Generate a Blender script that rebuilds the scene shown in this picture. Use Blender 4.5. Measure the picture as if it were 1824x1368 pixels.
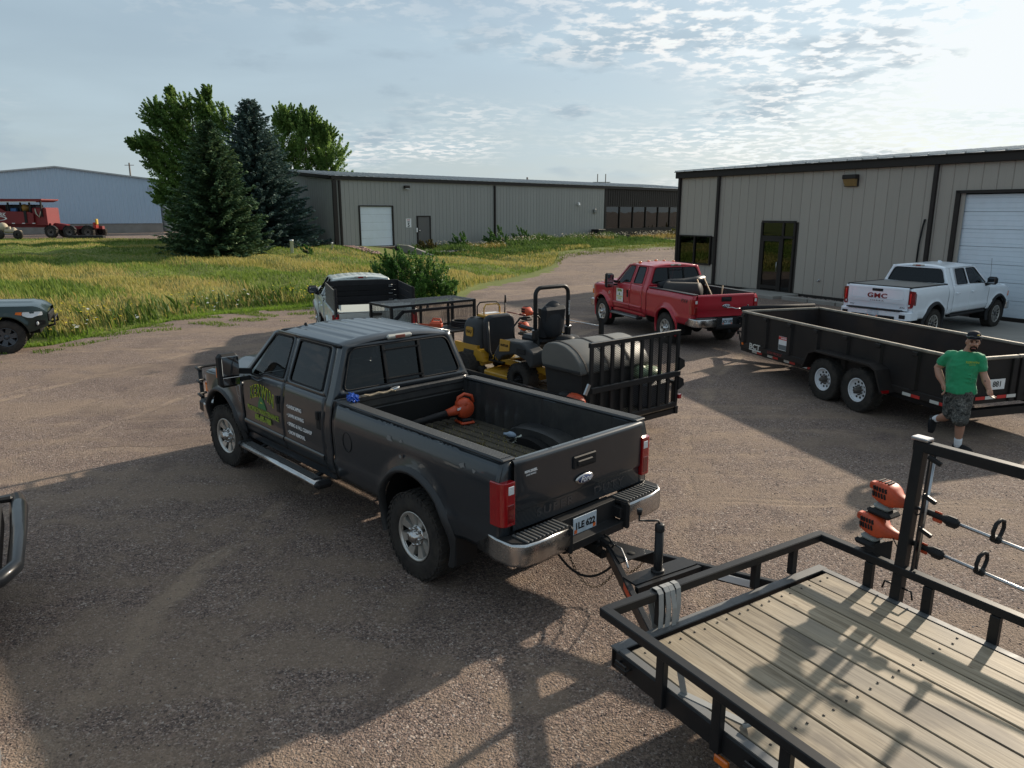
import bpy, bmesh, math, random
import numpy as np
from mathutils import Vector, Matrix, Euler
R = math.radians
random.seed(7); rng = np.random.default_rng(7)
for o in list(bpy.data.objects): bpy.data.objects.remove(o)
scene = bpy.context.scene
COL = scene.collection
# ---------------------------------------------------------------- camera
CAM_Z = 3.4
cam_d = bpy.data.cameras.new('camera'); cam = bpy.data.objects.new('camera', cam_d); COL.objects.link(cam)
cam_d.sensor_fit = 'HORIZONTAL'; cam_d.sensor_width = 36; cam_d.lens = 36*1309/1824
cam_d.clip_start = 0.05; cam_d.clip_end = 6000
cam.location = (0, 0, CAM_Z); cam.rotation_euler = (R(90-13.2), 0, 0)
scene.camera = cam
# ---------------------------------------------------------------- light
SUN_AZ, SUN_EL = 44.0, 24.0          # azimuth from +X towards +Y
sd = Vector((math.cos(R(SUN_AZ))*math.cos(R(SUN_EL)), math.sin(R(SUN_AZ))*math.cos(R(SUN_EL)), math.sin(R(SUN_EL))))
sun_d = bpy.data.lights.new('sun', 'SUN'); sun = bpy.data.objects.new('sun', sun_d); COL.objects.link(sun)
sun_d.energy = 5.0; sun_d.angle = R(1.3); sun_d.color = (1, .87, .70)
sun.rotation_euler = (-sd).to_track_quat('-Z', 'Y').to_euler()
world = bpy.data.worlds.new('World'); scene.world = world; world.use_nodes = True
WN = world.node_tree; WN.nodes.clear()
def wn(t, **k):
    n = WN.nodes.new(t)
    for a, v in k.items(): setattr(n, a, v)
    return n
def wl(a, b): WN.links.new(a, b)
def wmath(op, a, b=None, c=None, clamp=False):
    n = wn('ShaderNodeMath', operation=op, use_clamp=clamp)
    for i, x in enumerate((a, b, c)):
        if x is None: continue
        if isinstance(x, (int, float)): n.inputs[i].default_value = x
        else: wl(x, n.inputs[i])
    return n.outputs[0]
def wramp(x, a, b):
    n = wn('ShaderNodeMapRange', interpolation_type='SMOOTHSTEP'); wl(x, n.inputs[0]); n.inputs[1].default_value = a; n.inputs[2].default_value = b
    return n.outputs[0]
def wmix(f, a, b):
    n = wn('ShaderNodeMix', data_type='RGBA')
    if isinstance(f, (int, float)): n.inputs[0].default_value = f
    else: wl(f, n.inputs[0])
    for i, x in ((6, a), (7, b)):
        if isinstance(x, tuple): n.inputs[i].default_value = (*x, 1)
        else: wl(x, n.inputs[i])
    return n.outputs[2]
sky = wn('ShaderNodeTexSky', sky_type='NISHITA'); sky.sun_disc = False
sky.sun_elevation = R(SUN_EL); sky.sun_rotation = R(90-SUN_AZ); sky.altitude = 400; sky.air_density = 1.0; sky.dust_density = 2.2; sky.ozone_density = 1.6
tc = wn('ShaderNodeTexCoord'); sep = wn('ShaderNodeSeparateXYZ'); wl(tc.outputs['Generated'], sep.inputs[0])
zz = wmath('ADD', wmath('MAXIMUM', sep.outputs[2], 0.0), .10)
comb = wn('ShaderNodeCombineXYZ'); wl(wmath('DIVIDE', sep.outputs[0], zz), comb.inputs[0]); wl(wmath('DIVIDE', sep.outputs[1], zz), comb.inputs[1])
def wnoise(scale, detail, rough, off, dist=0):
    m = wn('ShaderNodeMapping'); wl(comb.outputs[0], m.inputs[0]); m.inputs[1].default_value = off
    n = wn('ShaderNodeTexNoise'); wl(m.outputs[0], n.inputs[0]); n.inputs['Scale'].default_value = scale; n.inputs['Detail'].default_value = detail
    n.inputs['Roughness'].default_value = rough; n.inputs['Distortion'].default_value = dist
    return n.outputs[0]
sdot = wn('ShaderNodeVectorMath', operation='DOT_PRODUCT'); wl(tc.outputs['Generated'], sdot.inputs[0]); sdot.inputs[1].default_value = sd
near = wmath('POWER', wmath('MAXIMUM', sdot.outputs['Value'], 0.0), 6.0)      # forward scattering by the thin cloud veil
cover = wnoise(.42, 3, .5, (3.1, 7.7, 0)); cell = wnoise(9.5, 5, .58, (1, 2, 0), .15); cell2 = wnoise(.9, 4, .5, (5, 3, 0), .3)
cov = wmath('ADD', wmath('MULTIPLY', cover, .9), wmath('MULTIPLY', near, .50))
puffs = wmath('MULTIPLY', wramp(cell, .45, .60), wramp(cov, .46, .66))
veil = wmath('MULTIPLY', wramp(cell2, .30, .80), .5)
hz = wmath('POWER', wmath('SUBTRACT', 1.0, wmath('MAXIMUM', sep.outputs[2], 0.0), clamp=True), 6.0)
# low grey cumulus shreds near the horizon
low = wn('ShaderNodeMapping'); wl(tc.outputs['Generated'], low.inputs[0]); low.inputs[3].default_value = (1, 1, 3.2)
ln_ = wn('ShaderNodeTexNoise'); wl(low.outputs[0], ln_.inputs[0]); ln_.inputs['Scale'].default_value = 5.2; ln_.inputs['Detail'].default_value = 6; ln_.inputs['Roughness'].default_value = .55
lowm = wmath('MULTIPLY', wmath('MULTIPLY', wramp(ln_.outputs[0], .52, .62), wramp(sep.outputs[2], .02, .08)), wmath('SUBTRACT', 1.0, wramp(sep.outputs[2], .14, .30)))
glow = wmath('ADD', .56, wmath('MULTIPLY', near, .18))
def wscale(col, f):
    n = wn('ShaderNodeVectorMath', operation='SCALE')
    if isinstance(col, tuple): n.inputs[0].default_value = col
    else: wl(col, n.inputs[0])
    if isinstance(f, (int, float)): n.inputs['Scale'].default_value = f
    else: wl(f, n.inputs['Scale'])
    return n.outputs[0]
base = wscale(sky.outputs[0], .075)
veilc = wscale((.72, .93, 1.07), glow)
c1 = wmix(wmath('ADD', .52, wmath('MULTIPLY', veil, .6)), base, veilc)
c2 = wmix(wmath('MULTIPLY', hz, .55), c1, wscale((.86, .99, 1.04), wmath('ADD', .54, wmath('MULTIPLY', near, .14))))
c3 = wmix(wmath('MULTIPLY', lowm, .60), c2, wscale((.62, .80, .95), .46))
c4 = wmix(wmath('MULTIPLY', puffs, .85), c3, wscale((1, .985, .96), wmath('ADD', .80, wmath('MULTIPLY', near, .22))))
cl = wn('ShaderNodeVectorMath', operation='MINIMUM'); wl(c4, cl.inputs[0]); cl.inputs[1].default_value = (.76, .80, .82)      # thin cloud never outshines its lit tops
bg = wn('ShaderNodeBackground'); wl(cl.outputs[0], bg.inputs[0]); bg.inputs[1].default_value = 1.0
wo = wn('ShaderNodeOutputWorld'); wl(bg.outputs[0], wo.inputs[0])
vs = scene.view_settings; vs.view_transform = 'Standard'; vs.look = 'None'; vs.exposure = 0.28; vs.gamma = 1; vs.use_curve_mapping = False
scene.display_settings.display_device = 'sRGB'
scene.render.engine = 'CYCLES'; scene.cycles.use_denoising = True
scene.cycles.max_bounces = 8; scene.cycles.transparent_max_bounces = 12; scene.cycles.diffuse_bounces = 3; scene.cycles.glossy_bounces = 4

# ---------------------------------------------------------------- terrain height shared by everything
def sstep(a, b, x):
    t = np.clip((np.asarray(x, float)-a)/(b-a), 0, 1); return t*t*(3-2*t)
EDGE = np.array([[-400,14.],[-60,14],[-30,14.5],[-20,15.8],[-14,17.6],[-12.25,18.6],[-11.9,19.8],[-11.5,21.3],[-10.8,24.0],[-9.1,25.6],[-7.5,26.7],[-5.4,27.8],[-3.6,27.0],[-2.4,28.2],[-1.5,33.0],[1.0,38.5],[2.5,42.5],[3.3,50],[5,52.8],[12.8,57.3],[30,76],[60,110],[400,480]])
def edge_y(x):
    return np.interp(x, EDGE[:,0], EDGE[:,1])
def height(x, y):
    x = np.asarray(x,float); y = np.asarray(y,float)
    base = .80*sstep(36,60,y)                       # the yard climbs gently towards the long shed
    d = y-edge_y(x)
    bank = sstep(.8,9,d)*.55 + sstep(9,34,d)*.45
    bank = bank*(1-sstep(-3.5,1.5,x))*(1-.55*sstep(-10.8,-7.0,x)*sstep(32,43,y))
    left = sstep(.8,8,d)*(1-sstep(-26,-18,x))*.15
    ditch = -.18*np.exp(-((d-1.7)/1.0)**2)*(1-sstep(-4.5,-2.5,x))
    bump = (.10*np.sin(x*.9+1.3*np.sin(y*.5))*np.sin(y*.7+x*.2)+.05*np.sin(x*2.3+y*1.7))*sstep(2,7,d)*(1-sstep(48,60,y))
    h = np.maximum(base*(1-(1-sstep(-3.5,1.5,x))*.9), 0) + np.maximum(bank+left, 0) + ditch + bump
    return np.minimum(h, 1.45)

# ---------------------------------------------------------------- materials
MATS = {}
def mat(name, col, rough=.5, metal=0., var=.12, vscale=6., bump=0., bscale=60., coat=0., spec=.5, dirt=None, rnd=0., stretch=(1, 1, 1), emit=None, subs=None, sheen=0):
    """procedural principled material; dirt=(colour, amount, scale, contrast)"""
    if name in MATS: return MATS[name]
    if max(col) < .06 and metal < .2: spec = min(spec, .2)
    m = bpy.data.materials.new(name); m.use_nodes = True; nt = m.node_tree; N = nt.nodes; L = nt.links; p = N['Principled BSDF']
    t = N.new('ShaderNodeTexCoord'); mp = N.new('ShaderNodeMapping'); mp.inputs[3].default_value = stretch
    L.new(t.outputs['Object'], mp.inputs[0])
    def noise(sc, det=4, ro=.55):
        n = N.new('ShaderNodeTexNoise'); L.new(mp.outputs[0], n.inputs[0]); n.inputs['Scale'].default_value = sc; n.inputs['Detail'].default_value = det; n.inputs['Roughness'].default_value = ro
        return n.outputs[0]
    out = None
    n1 = noise(vscale)
    mix = N.new('ShaderNodeMix'); mix.data_type = 'RGBA'; L.new(n1, mix.inputs[0])
    mix.inputs[6].default_value = tuple(c*(1-var) for c in col)+(1,); mix.inputs[7].default_value = tuple(min(1, c*(1+var)) for c in col)+(1,)
    out = mix.outputs[2]
    if dirt:
        dc, da, ds, dk = dirt
        n2 = noise(ds, 6, .65); r = N.new('ShaderNodeMapRange'); L.new(n2, r.inputs[0]); r.inputs[1].default_value = .5-.5/dk; r.inputs[2].default_value = .5+.5/dk; r.inputs[4].default_value = da
        mx = N.new('ShaderNodeMix'); mx.data_type = 'RGBA'; L.new(r.outputs[0], mx.inputs[0]); L.new(out, mx.inputs[6]); mx.inputs[7].default_value = (*dc, 1); out = mx.outputs[2]
        r2 = N.new('ShaderNodeMapRange'); L.new(r.outputs[0], r2.inputs[0]); r2.inputs[3].default_value = rough; r2.inputs[4].default_value = min(1, rough+.35); L.new(r2.outputs[0], p.inputs['Roughness'])
    else:
        r2 = N.new('ShaderNodeMapRange'); L.new(n1, r2.inputs[0]); r2.inputs[3].default_value = max(0, rough-.06); r2.inputs[4].default_value = min(1, rough+.08); L.new(r2.outputs[0], p.inputs['Roughness'])
    if rnd:
        oi = N.new('ShaderNodeObjectInfo'); hs = N.new('ShaderNodeHueSaturation'); r3 = N.new('ShaderNodeMapRange'); L.new(oi.outputs['Random'], r3.inputs[0]); r3.inputs[3].default_value = 1-rnd; r3.inputs[4].default_value = 1+rnd
        L.new(r3.outputs[0], hs.inputs['Value']); L.new(out, hs.inputs['Color']); out = hs.outputs[0]
    L.new(out, p.inputs['Base Color'])
    p.inputs['Metallic'].default_value = metal; p.inputs['Coat Weight'].default_value = coat; p.inputs['Coat Roughness'].default_value = .035
    p.inputs['Specular IOR Level'].default_value = spec
    if sheen: p.inputs['Sheen Weight'].default_value = sheen
    if subs: p.inputs['Subsurface Weight'].default_value = subs; p.inputs['Subsurface Radius'].default_value = (.02, .008, .004)
    if emit: p.inputs['Emission Color'].default_value = (*emit[0], 1); p.inputs['Emission Strength'].default_value = emit[1]
    if bump:
        b = N.new('ShaderNodeBump'); L.new(noise(bscale, 5, .6), b.inputs['Height']); b.inputs['Strength'].default_value = bump; b.inputs['Distance'].default_value = .01; L.new(b.outputs[0], p.inputs['Normal'])
    MATS[name] = m; return m
def glass(name, tint, ior=1.5, rough=.0):
    if name in MATS: return MATS[name]
    m = bpy.data.materials.new(name); m.use_nodes = True; nt = m.node_tree; N = nt.nodes; L = nt.links; N.clear()
    tr = N.new('ShaderNodeBsdfTransparent'); tr.inputs[0].default_value = (*tint, 1)
    gl = N.new('ShaderNodeBsdfGlossy'); gl.inputs['Roughness'].default_value = rough; gl.inputs[0].default_value = (.66, .69, .72, 1)
    fr = N.new('ShaderNodeFresnel'); fr.inputs[0].default_value = ior
    t = N.new('ShaderNodeTexCoord'); n = N.new('ShaderNodeTexNoise'); n.inputs['Scale'].default_value = 1.3; n.inputs['Detail'].default_value = 1; L.new(t.outputs['Object'], n.inputs[0])
    b = N.new('ShaderNodeBump'); b.inputs['Strength'].default_value = .05; b.inputs['Distance'].default_value = .02; L.new(n.outputs[0], b.inputs['Height']); L.new(b.outputs[0], gl.inputs['Normal']); L.new(b.outputs[0], fr.inputs['Normal'])
    mx = N.new('ShaderNodeMixShader'); L.new(fr.outputs[0], mx.inputs[0]); L.new(tr.outputs[0], mx.inputs[1]); L.new(gl.outputs[0], mx.inputs[2])
    o = N.new('ShaderNodeOutputMaterial'); L.new(mx.outputs[0], o.inputs[0]); MATS[name] = m; return m
def leafmat(name, cols, trans=.35, rough=.55, vs=.6):
    """foliage: several tones chosen per leaf clump, with light coming through"""
    m = bpy.data.materials.new(name); m.use_nodes = True; nt = m.node_tree; N = nt.nodes; L = nt.links; N.clear()
    g = N.new('ShaderNodeNewGeometry'); ramp = N.new('ShaderNodeValToRGB'); cr = ramp.color_ramp
    while len(cr.elements) < len(cols): cr.elements.new(.5)
    for i, c in enumerate(cols): cr.elements[i].position = i/(len(cols)-1); cr.elements[i].color = (*c, 1)
    t = N.new('ShaderNodeTexCoord'); n = N.new('ShaderNodeTexNoise'); n.inputs['Scale'].default_value = vs; n.inputs['Detail'].default_value = 3; L.new(t.outputs['Object'], n.inputs[0])
    a = N.new('ShaderNodeMath'); a.operation = 'MULTIPLY_ADD'; L.new(g.outputs['Random Per Island'], a.inputs[0]); a.inputs[1].default_value = .55
    r = N.new('ShaderNodeMapRange'); L.new(n.outputs[0], r.inputs[0]); r.inputs[1].default_value = .3; r.inputs[2].default_value = .7; r.inputs[4].default_value = .45; L.new(r.outputs[0], a.inputs[2])
    L.new(a.outputs[0], ramp.inputs[0])
    d = N.new('ShaderNodeBsdfPrincipled'); L.new(ramp.outputs[0], d.inputs['Base Color']); d.inputs['Roughness'].default_value = rough; d.inputs['Specular IOR Level'].default_value = .25
    tr = N.new('ShaderNodeBsdfTranslucent'); hs = N.new('ShaderNodeHueSaturation'); hs.inputs['Value'].default_value = 1.25; hs.inputs['Hue'].default_value = .485; L.new(ramp.outputs[0], hs.inputs['Color']); L.new(hs.outputs[0], tr.inputs[0])
    mx = N.new('ShaderNodeMixShader'); mx.inputs[0].default_value = trans; L.new(d.outputs[0], mx.inputs[1]); L.new(tr.outputs[0], mx.inputs[2])
    o = N.new('ShaderNodeOutputMaterial'); L.new(mx.outputs[0], o.inputs[0]); MATS[name] = m; return m

# ---------------------------------------------------------------- mesh builder
class MB:
    def __init__(s): s.v = []; s.f = []; s.sm = []
    def add(s, vs, fs, smooth=False):
        k = len(s.v); s.v += [tuple(map(float, p)) for p in vs]; s.f += [tuple(i+k for i in f) for f in fs]; s.sm += [smooth]*len(fs); return s
    def box(s, c, d, rot=None, ch=0.):
        """box centre c, full size d, chamfer ch"""
        hx, hy, hz = d[0]/2, d[1]/2, d[2]/2; ch = min(ch, hx*.9, hy*.9, hz*.9)
        M = Euler(rot).to_matrix() if rot is not None else None
        if ch <= 0:
            P = [(sx*hx, sy*hy, sz*hz) for sx in (-1, 1) for sy in (-1, 1) for sz in (-1, 1)]
            F = [(0, 1, 3, 2), (4, 6, 7, 5), (0, 4, 5, 1), (2, 3, 7, 6), (0, 2, 6, 4), (1, 5, 7, 3)]
        else:
            P = []; idx = {}
            for sx in (-1, 1):
                for sy in (-1, 1):
                    for sz in (-1, 1):
                        for a in range(3):
                            q = [sx*(hx-ch), sy*(hy-ch), sz*(hz-ch)]; q[a] += (sx, sy, sz)[a]*ch
                            idx[(sx, sy, sz, a)] = len(P); P.append(tuple(q))
            F = []
            S = (-1, 1)
            def sg(a, s_, b, t, c_, u):
                q = [0, 0, 0]; q[a] = s_; q[b] = t; q[c_] = u; return tuple(q)
            for a in range(3):
                b, c_ = (a+1) % 3, (a+2) % 3
                for s_ in S:
                    loop = [idx[(*sg(a, s_, b, t, c_, u), a)] for t, u in ((-1, -1), (1, -1), (1, 1), (-1, 1))]
                    F.append(tuple(loop if s_ > 0 else loop[::-1]))
                for t in S:
                    for u in S:
                        l = [idx[(*sg(a, -1, b, t, c_, u), b)], idx[(*sg(a, 1, b, t, c_, u), b)], idx[(*sg(a, 1, b, t, c_, u), c_)], idx[(*sg(a, -1, b, t, c_, u), c_)]]
                        F.append(tuple(l if t*u < 0 else l[::-1]))
            for sx in S:
                for sy in S:
                    for sz in S:
                        l = [idx[(sx, sy, sz, a)] for a in range(3)]; F.append(tuple(l if sx*sy*sz > 0 else l[::-1]))
        if M is not None: P = [M @ Vector(p) for p in P]
        return s.add([(p[0]+c[0], p[1]+c[1], p[2]+c[2]) for p in P], F)
    def bar(s, a, b, w, h=None, ch=0., up=(0, 0, 1)):
        """rectangular bar from a to b, width w (sideways), height h"""
        h = h or w; a = Vector(a); b = Vector(b); x = (b-a).normalized(); u = Vector(up)
        if abs(x.dot(u)) > .99: u = Vector((0, 1, 0))
        y = u.cross(x).normalized(); z = x.cross(y); M = Matrix((x, y, z)).transposed()
        k = len(s.v); s.box((0, 0, 0), ((b-a).length, w, h), None, ch); c = (a+b)/2
        for i in range(k, len(s.v)): s.v[i] = tuple(M @ Vector(s.v[i])+c)
        return s
    def tube(s, pts, r, n=10, closed=False, caps=True, smooth=True):
        P = [Vector(p) for p in pts]; m = len(P); rr = r if hasattr(r, '__len__') else [r]*m
        T = []
        for i in range(m):
            a = P[(i-1) % m] if (closed or i > 0) else P[i]; b = P[(i+1) % m] if (closed or i < m-1) else P[i]; T.append((b-a).normalized())
        u = T[0].orthogonal().normalized(); V = []
        for i in range(m):
            u = (u-T[i]*u.dot(T[i])); u = u.normalized() if u.length > 1e-6 else T[i].orthogonal().normalized(); w = T[i].cross(u)
            for k in range(n):
                a = 2*math.pi*k/n; V.append(P[i]+(u*math.cos(a)+w*math.sin(a))*rr[i])
        F = [(i*n+k, i*n+(k+1) % n, ((i+1) % m)*n+(k+1) % n, ((i+1) % m)*n+k) for i in range(m if closed else m-1) for k in range(n)]
        s.add(V, F, smooth)
        if caps and not closed:
            k0 = len(s.v)-m*n; s.f += [tuple(k0+k for k in range(n))[::-1], tuple(k0+(m-1)*n+k for k in range(n))]; s.sm += [False, False]
        return s
    def lathe(s, prof, n=24, axis='z', c=(0, 0, 0), smooth=True, a0=0, a1=2*math.pi):
        """prof: list of (radius, height along axis)"""
        full = abs(a1-a0-2*math.pi) < 1e-6; m = n if full else n+1; V = []
        for i in range(m):
            a = a0+(a1-a0)*i/n; ca, sa = math.cos(a), math.sin(a)
            for r, h in prof:
                q = {'z': (r*ca, r*sa, h), 'y': (r*sa, h, r*ca), 'x': (h, r*ca, r*sa)}[axis]; V.append((q[0]+c[0], q[1]+c[1], q[2]+c[2]))
        k = len(prof); F = [(i*k+j, ((i+1) % m)*k+j, ((i+1) % m)*k+j+1, i*k+j+1) for i in range(n) for j in range(k-1)]
        return s.add(V, F, smooth)
    def prism(s, poly, d0, d1, plane='xz', smooth=False):
        """polygon in plane (xz, xy, yz) extruded along the third axis from d0 to d1"""
        mk = {'xz': lambda a, b, d: (a, d, b), 'xy': lambda a, b, d: (a, b, d), 'yz': lambda a, b, d: (d, a, b)}[plane]
        n = len(poly); V = [mk(a, b, d0) for a, b in poly]+[mk(a, b, d1) for a, b in poly]
        F = [tuple(range(n)), tuple(range(2*n-1, n-1, -1))]+[(i, i+n, (i+1) % n+n, (i+1) % n) for i in range(n)]
        return s.add(V, F, smooth)
    def grid(s, fn, us, vs_, smooth=True, flip=False):
        V = [fn(u, v) for u in us for v in vs_]; m = len(vs_)
        F = [(i*m+j, (i+1)*m+j, (i+1)*m+j+1, i*m+j+1) for i in range(len(us)-1) for j in range(m-1)]
        if flip: F = [f[::-1] for f in F]
        return s.add(V, F, smooth)
    def ring(s, a, b, smooth=True, flip=False):
        """strip between closed loops a and b with the same number of points"""
        n = len(a); F = [(i, (i+1) % n, n+(i+1) % n, n+i) for i in range(n)]
        if flip: F = [f[::-1] for f in F]
        return s.add(list(a)+list(b), F, smooth)
    def sphere(s, c, r, n=12, m=8, sq=None):
        rx, ry, rz = r if hasattr(r, '__len__') else (r, r, r)
        V = [(c[0]+rx*math.sin(math.pi*i/m)*math.cos(2*math.pi*k/n), c[1]+ry*math.sin(math.pi*i/m)*math.sin(2*math.pi*k/n), c[2]+rz*math.cos(math.pi*i/m)) for i in range(m+1) for k in range(n)]
        F = [(i*n+k, (i+1)*n+k, (i+1)*n+(k+1) % n, i*n+(k+1) % n) for i in range(m) for k in range(n)]
        return s.add(V, F, True)
    def xf(s, M, k=0):
        for i in range(k, len(s.v)): s.v[i] = tuple(M @ Vector(s.v[i]))
        return s
    def mirror(s, k=0, fk=0):
        """mirror everything from vertex k / face fk on across y=0"""
        nv = len(s.v)-k; fs = s.f[fk:]; sm = s.sm[fk:]
        s.v += [(x, -y, z) for x, y, z in s.v[k:]]; s.f += [tuple(i+nv for i in f)[::-1] for f in fs]; s.sm += sm; return s
    def mesh(s, name, m=None):
        me = bpy.data.meshes.new(name); me.from_pydata(s.v, [], s.f); me.polygons.foreach_set('use_smooth', s.sm)
        if m is not None: me.materials.append(m)
        me.update(); return me
    def build(s, name, m, parent=None, solid=0., bevel=0., sub=0, label=None, recalc=False, off=-1, fix=False):
        me = s.mesh(name, m)
        if fix:
            bm = bmesh.new(); bm.from_mesh(me); bmesh.ops.remove_doubles(bm, verts=bm.verts, dist=1e-5); bmesh.ops.recalc_face_normals(bm, faces=bm.faces); bm.to_mesh(me); bm.free()
        o = link(name, me, parent)
        if label: o['label'] = label
        if solid: md = o.modifiers.new('s', 'SOLIDIFY'); md.thickness = solid; md.offset = off
        if bevel: md = o.modifiers.new('b', 'BEVEL'); md.width = bevel; md.segments = 2; md.limit_method = 'ANGLE'; md.angle_limit = R(40)
        if sub: md = o.modifiers.new('u', 'SUBSURF'); md.levels = sub; md.render_levels = sub
        return o
def link(name, me, parent=None):
    o = bpy.data.objects.new(name, me); COL.objects.link(o)
    if parent is not None: o.parent = parent
    return o
def thing(name, label, cat, loc=(0, 0, 0), rz=0., group=None):
    o = bpy.data.objects.new(name, None); COL.objects.link(o); o.location = loc; o.rotation_euler = (0, 0, rz); o.empty_display_size = .2
    return tag(o, label, cat, group)
def tag(o, label=None, cat=None, group=None, kind=None):
    if label: o['label'] = label
    if cat: o['category'] = cat
    if group: o['group'] = group
    if kind: o['kind'] = kind
    return o
def copy_tree(o, parent=None):
    c = o.copy(); COL.objects.link(c); c.parent = parent
    for ch in list(o.children): copy_tree(ch, c)
    return c
def place(o, loc, rz=None, rot=None):
    o.location = loc
    if rot is not None: o.rotation_euler = rot
    elif rz is not None: o.rotation_euler = (0, 0, rz)
    return o
def arc(c, r, a0, a1, n, plane='xz'):
    out = []
    for i in range(n+1):
        a = a0+(a1-a0)*i/n; p = (c[0]+r*math.cos(a), c[1]+r*math.sin(a)); out.append(p)
    return out
def rrect(x0, x1, z0, z1, r, n=4):
    """rounded rectangle polygon, counter-clockwise"""
    rs = r if hasattr(r, '__len__') else [r]*4
    P = []
    for (cx, cz, a, q) in ((x1, z0, -90, rs[0]), (x1, z1, 0, rs[1]), (x0, z1, 90, rs[2]), (x0, z0, 180, rs[3])):
        sx = -1 if cx == x1 else 1; sz = -1 if cz == z1 else 1
        for i in range(n+1):
            t = R(a+90*i/n); P.append((cx+sx*q+q*math.cos(t), cz+sz*q+q*math.sin(t)))
    return P
def rpoly(pts, r, n=4):
    """round the corners of any polygon"""
    P = []; m = len(pts); rs = r if hasattr(r, '__len__') else [r]*m
    for i in range(m):
        p = Vector(pts[i]); a = Vector(pts[i-1])-p; b = Vector(pts[(i+1) % m])-p; d = min(rs[i], a.length*.45, b.length*.45)
        A = p+a.normalized()*d; B = p+b.normalized()*d
        for k in range(n+1):
            t = k/n; P.append(tuple(A*(1-t)**2+p*2*t*(1-t)+B*t*t))
    return P
def text(body, size, m, parent, name='lettering', ext=.002, bold=0., shear=0., align='CENTER', sx=1., fn=None, label=None, spacing=1.):
    """flat lettering: mesh in local XY plane (x along the text, y up); fn maps (x,y,z) to the thing's coordinates"""
    cu = bpy.data.curves.new('t', 'FONT'); cu.body = body; cu.size = size; cu.extrude = ext; cu.align_x = align; cu.align_y = 'CENTER'; cu.shear = shear; cu.offset = bold; cu.space_character = spacing; cu.resolution_u = 3
    ob = bpy.data.objects.new('t', cu); COL.objects.link(ob); dg = bpy.context.evaluated_depsgraph_get(); dg.update()
    me = bpy.data.meshes.new_from_object(ob.evaluated_get(dg)); bpy.data.objects.remove(ob); bpy.data.curves.remove(cu)
    me.materials.clear(); me.materials.append(m); me.name = name
    if fn:
        for v in me.vertices: v.co = Vector(fn(v.co.x*sx, v.co.y, v.co.z))
    me.update(); o = link(name, me, parent)
    if label: o['label'] = label
    return o
BLACK = mat('black plastic', (.018, .018, .019), .55, var=.2, bump=.05, bscale=200)
RUBBER = mat('tyre rubber', (.022, .021, .021), .85, var=.25, vscale=12, dirt=((.10, .085, .07), .45, 7, 2.5), bump=.1, bscale=120)
CHROME = mat('chrome', (.62, .62, .62), .18, 1., var=.06, dirt=((.22, .19, .16), .5, 5, 2.))
STEEL = mat('bare steel', (.45, .45, .46), .35, 1., var=.1)
BSTEEL = mat('black painted steel', (.013, .0135, .015), .40, var=.2, coat=.08, dirt=((.09, .08, .07), .10, 5, 2.5), bump=.03, bscale=90)
DARK = mat('dark underside', (.012, .012, .012), .8, var=.3)
WHITEP = mat('white decal', (.75, .75, .75), .5, var=.04)
ORANGE = mat('orange plastic', (.62, .075, .02), .45, var=.12, dirt=((.10, .05, .03), .4, 14, 2.5), bump=.03)
REDLENS = mat('red lens', (.30, .005, .008), .12, var=.25, vscale=40, coat=1)
WHLENS = mat('clear lens', (.65, .67, .68), .12, var=.2, vscale=50, coat=1)
AMBER = mat('amber lens', (.75, .16, .01), .2, var=.15, coat=1)

# ================================================================ ground
def grid_axis(lo, hi, step, far, grow=1.22):
    a = list(np.arange(lo, hi+1e-6, step)); s = step
    while a[-1] < far: s *= grow; a.append(a[-1]+s)
    s = step
    while a[0] > -far: s *= grow; a.insert(0, a[0]-s)
    return np.array(a)
def grass_mask(X, Y):
    d = Y-edge_y(X)
    wob = .35*np.sin(X*3.1+Y*1.7)+.25*np.sin(X*7.3-Y*5.1)+.2*np.sin(X*1.3+Y*6.2)
    m = sstep(-.4, .6, d*.8+wob*.9)
    pad = sstep(-1, 1, Y-61.0+.25*(X+28)*.0+wob)*(1-sstep(-24.5, -22.5, X))     # gravel yard in front of the blue shed
    return m*(1-pad)
gx = grid_axis(-34, 30, .33, 2600); gy = grid_axis(-4, 78, .33, 2600)
GX, GY = np.meshgrid(gx, gy, indexing='ij'); GZ = height(GX, GY)
me = bpy.data.meshes.new('ground'); nx, ny = GX.shape
vv = np.stack([GX, GY, GZ], -1).reshape(-1, 3)
ii = (np.arange(nx-1)[:, None]*ny+np.arange(ny-1)[None]).reshape(-1)
ff = np.stack([ii, ii+ny, ii+ny+1, ii+1], -1)
def fast_mesh(me, verts, faces):
    verts = np.asarray(verts, np.float32); faces = np.asarray(faces, np.int32); k = faces.shape[1]
    me.vertices.add(len(verts)); me.vertices.foreach_set('co', verts.ravel()); me.loops.add(faces.size); me.loops.foreach_set('vertex_index', faces.ravel())
    me.polygons.add(len(faces)); me.polygons.foreach_set('loop_start', np.arange(len(faces), dtype=np.int32)*k); me.polygons.foreach_set('loop_total', np.full(len(faces), k, np.int32)); me.update(calc_edges=True)
    return me
fast_mesh(me, vv, ff); me.polygons.foreach_set('use_smooth', np.ones(len(ff), bool))
at = me.attributes.new('grass', 'FLOAT', 'POINT'); at.data.foreach_set('value', grass_mask(GX, GY).reshape(-1).astype(np.float32))
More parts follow.
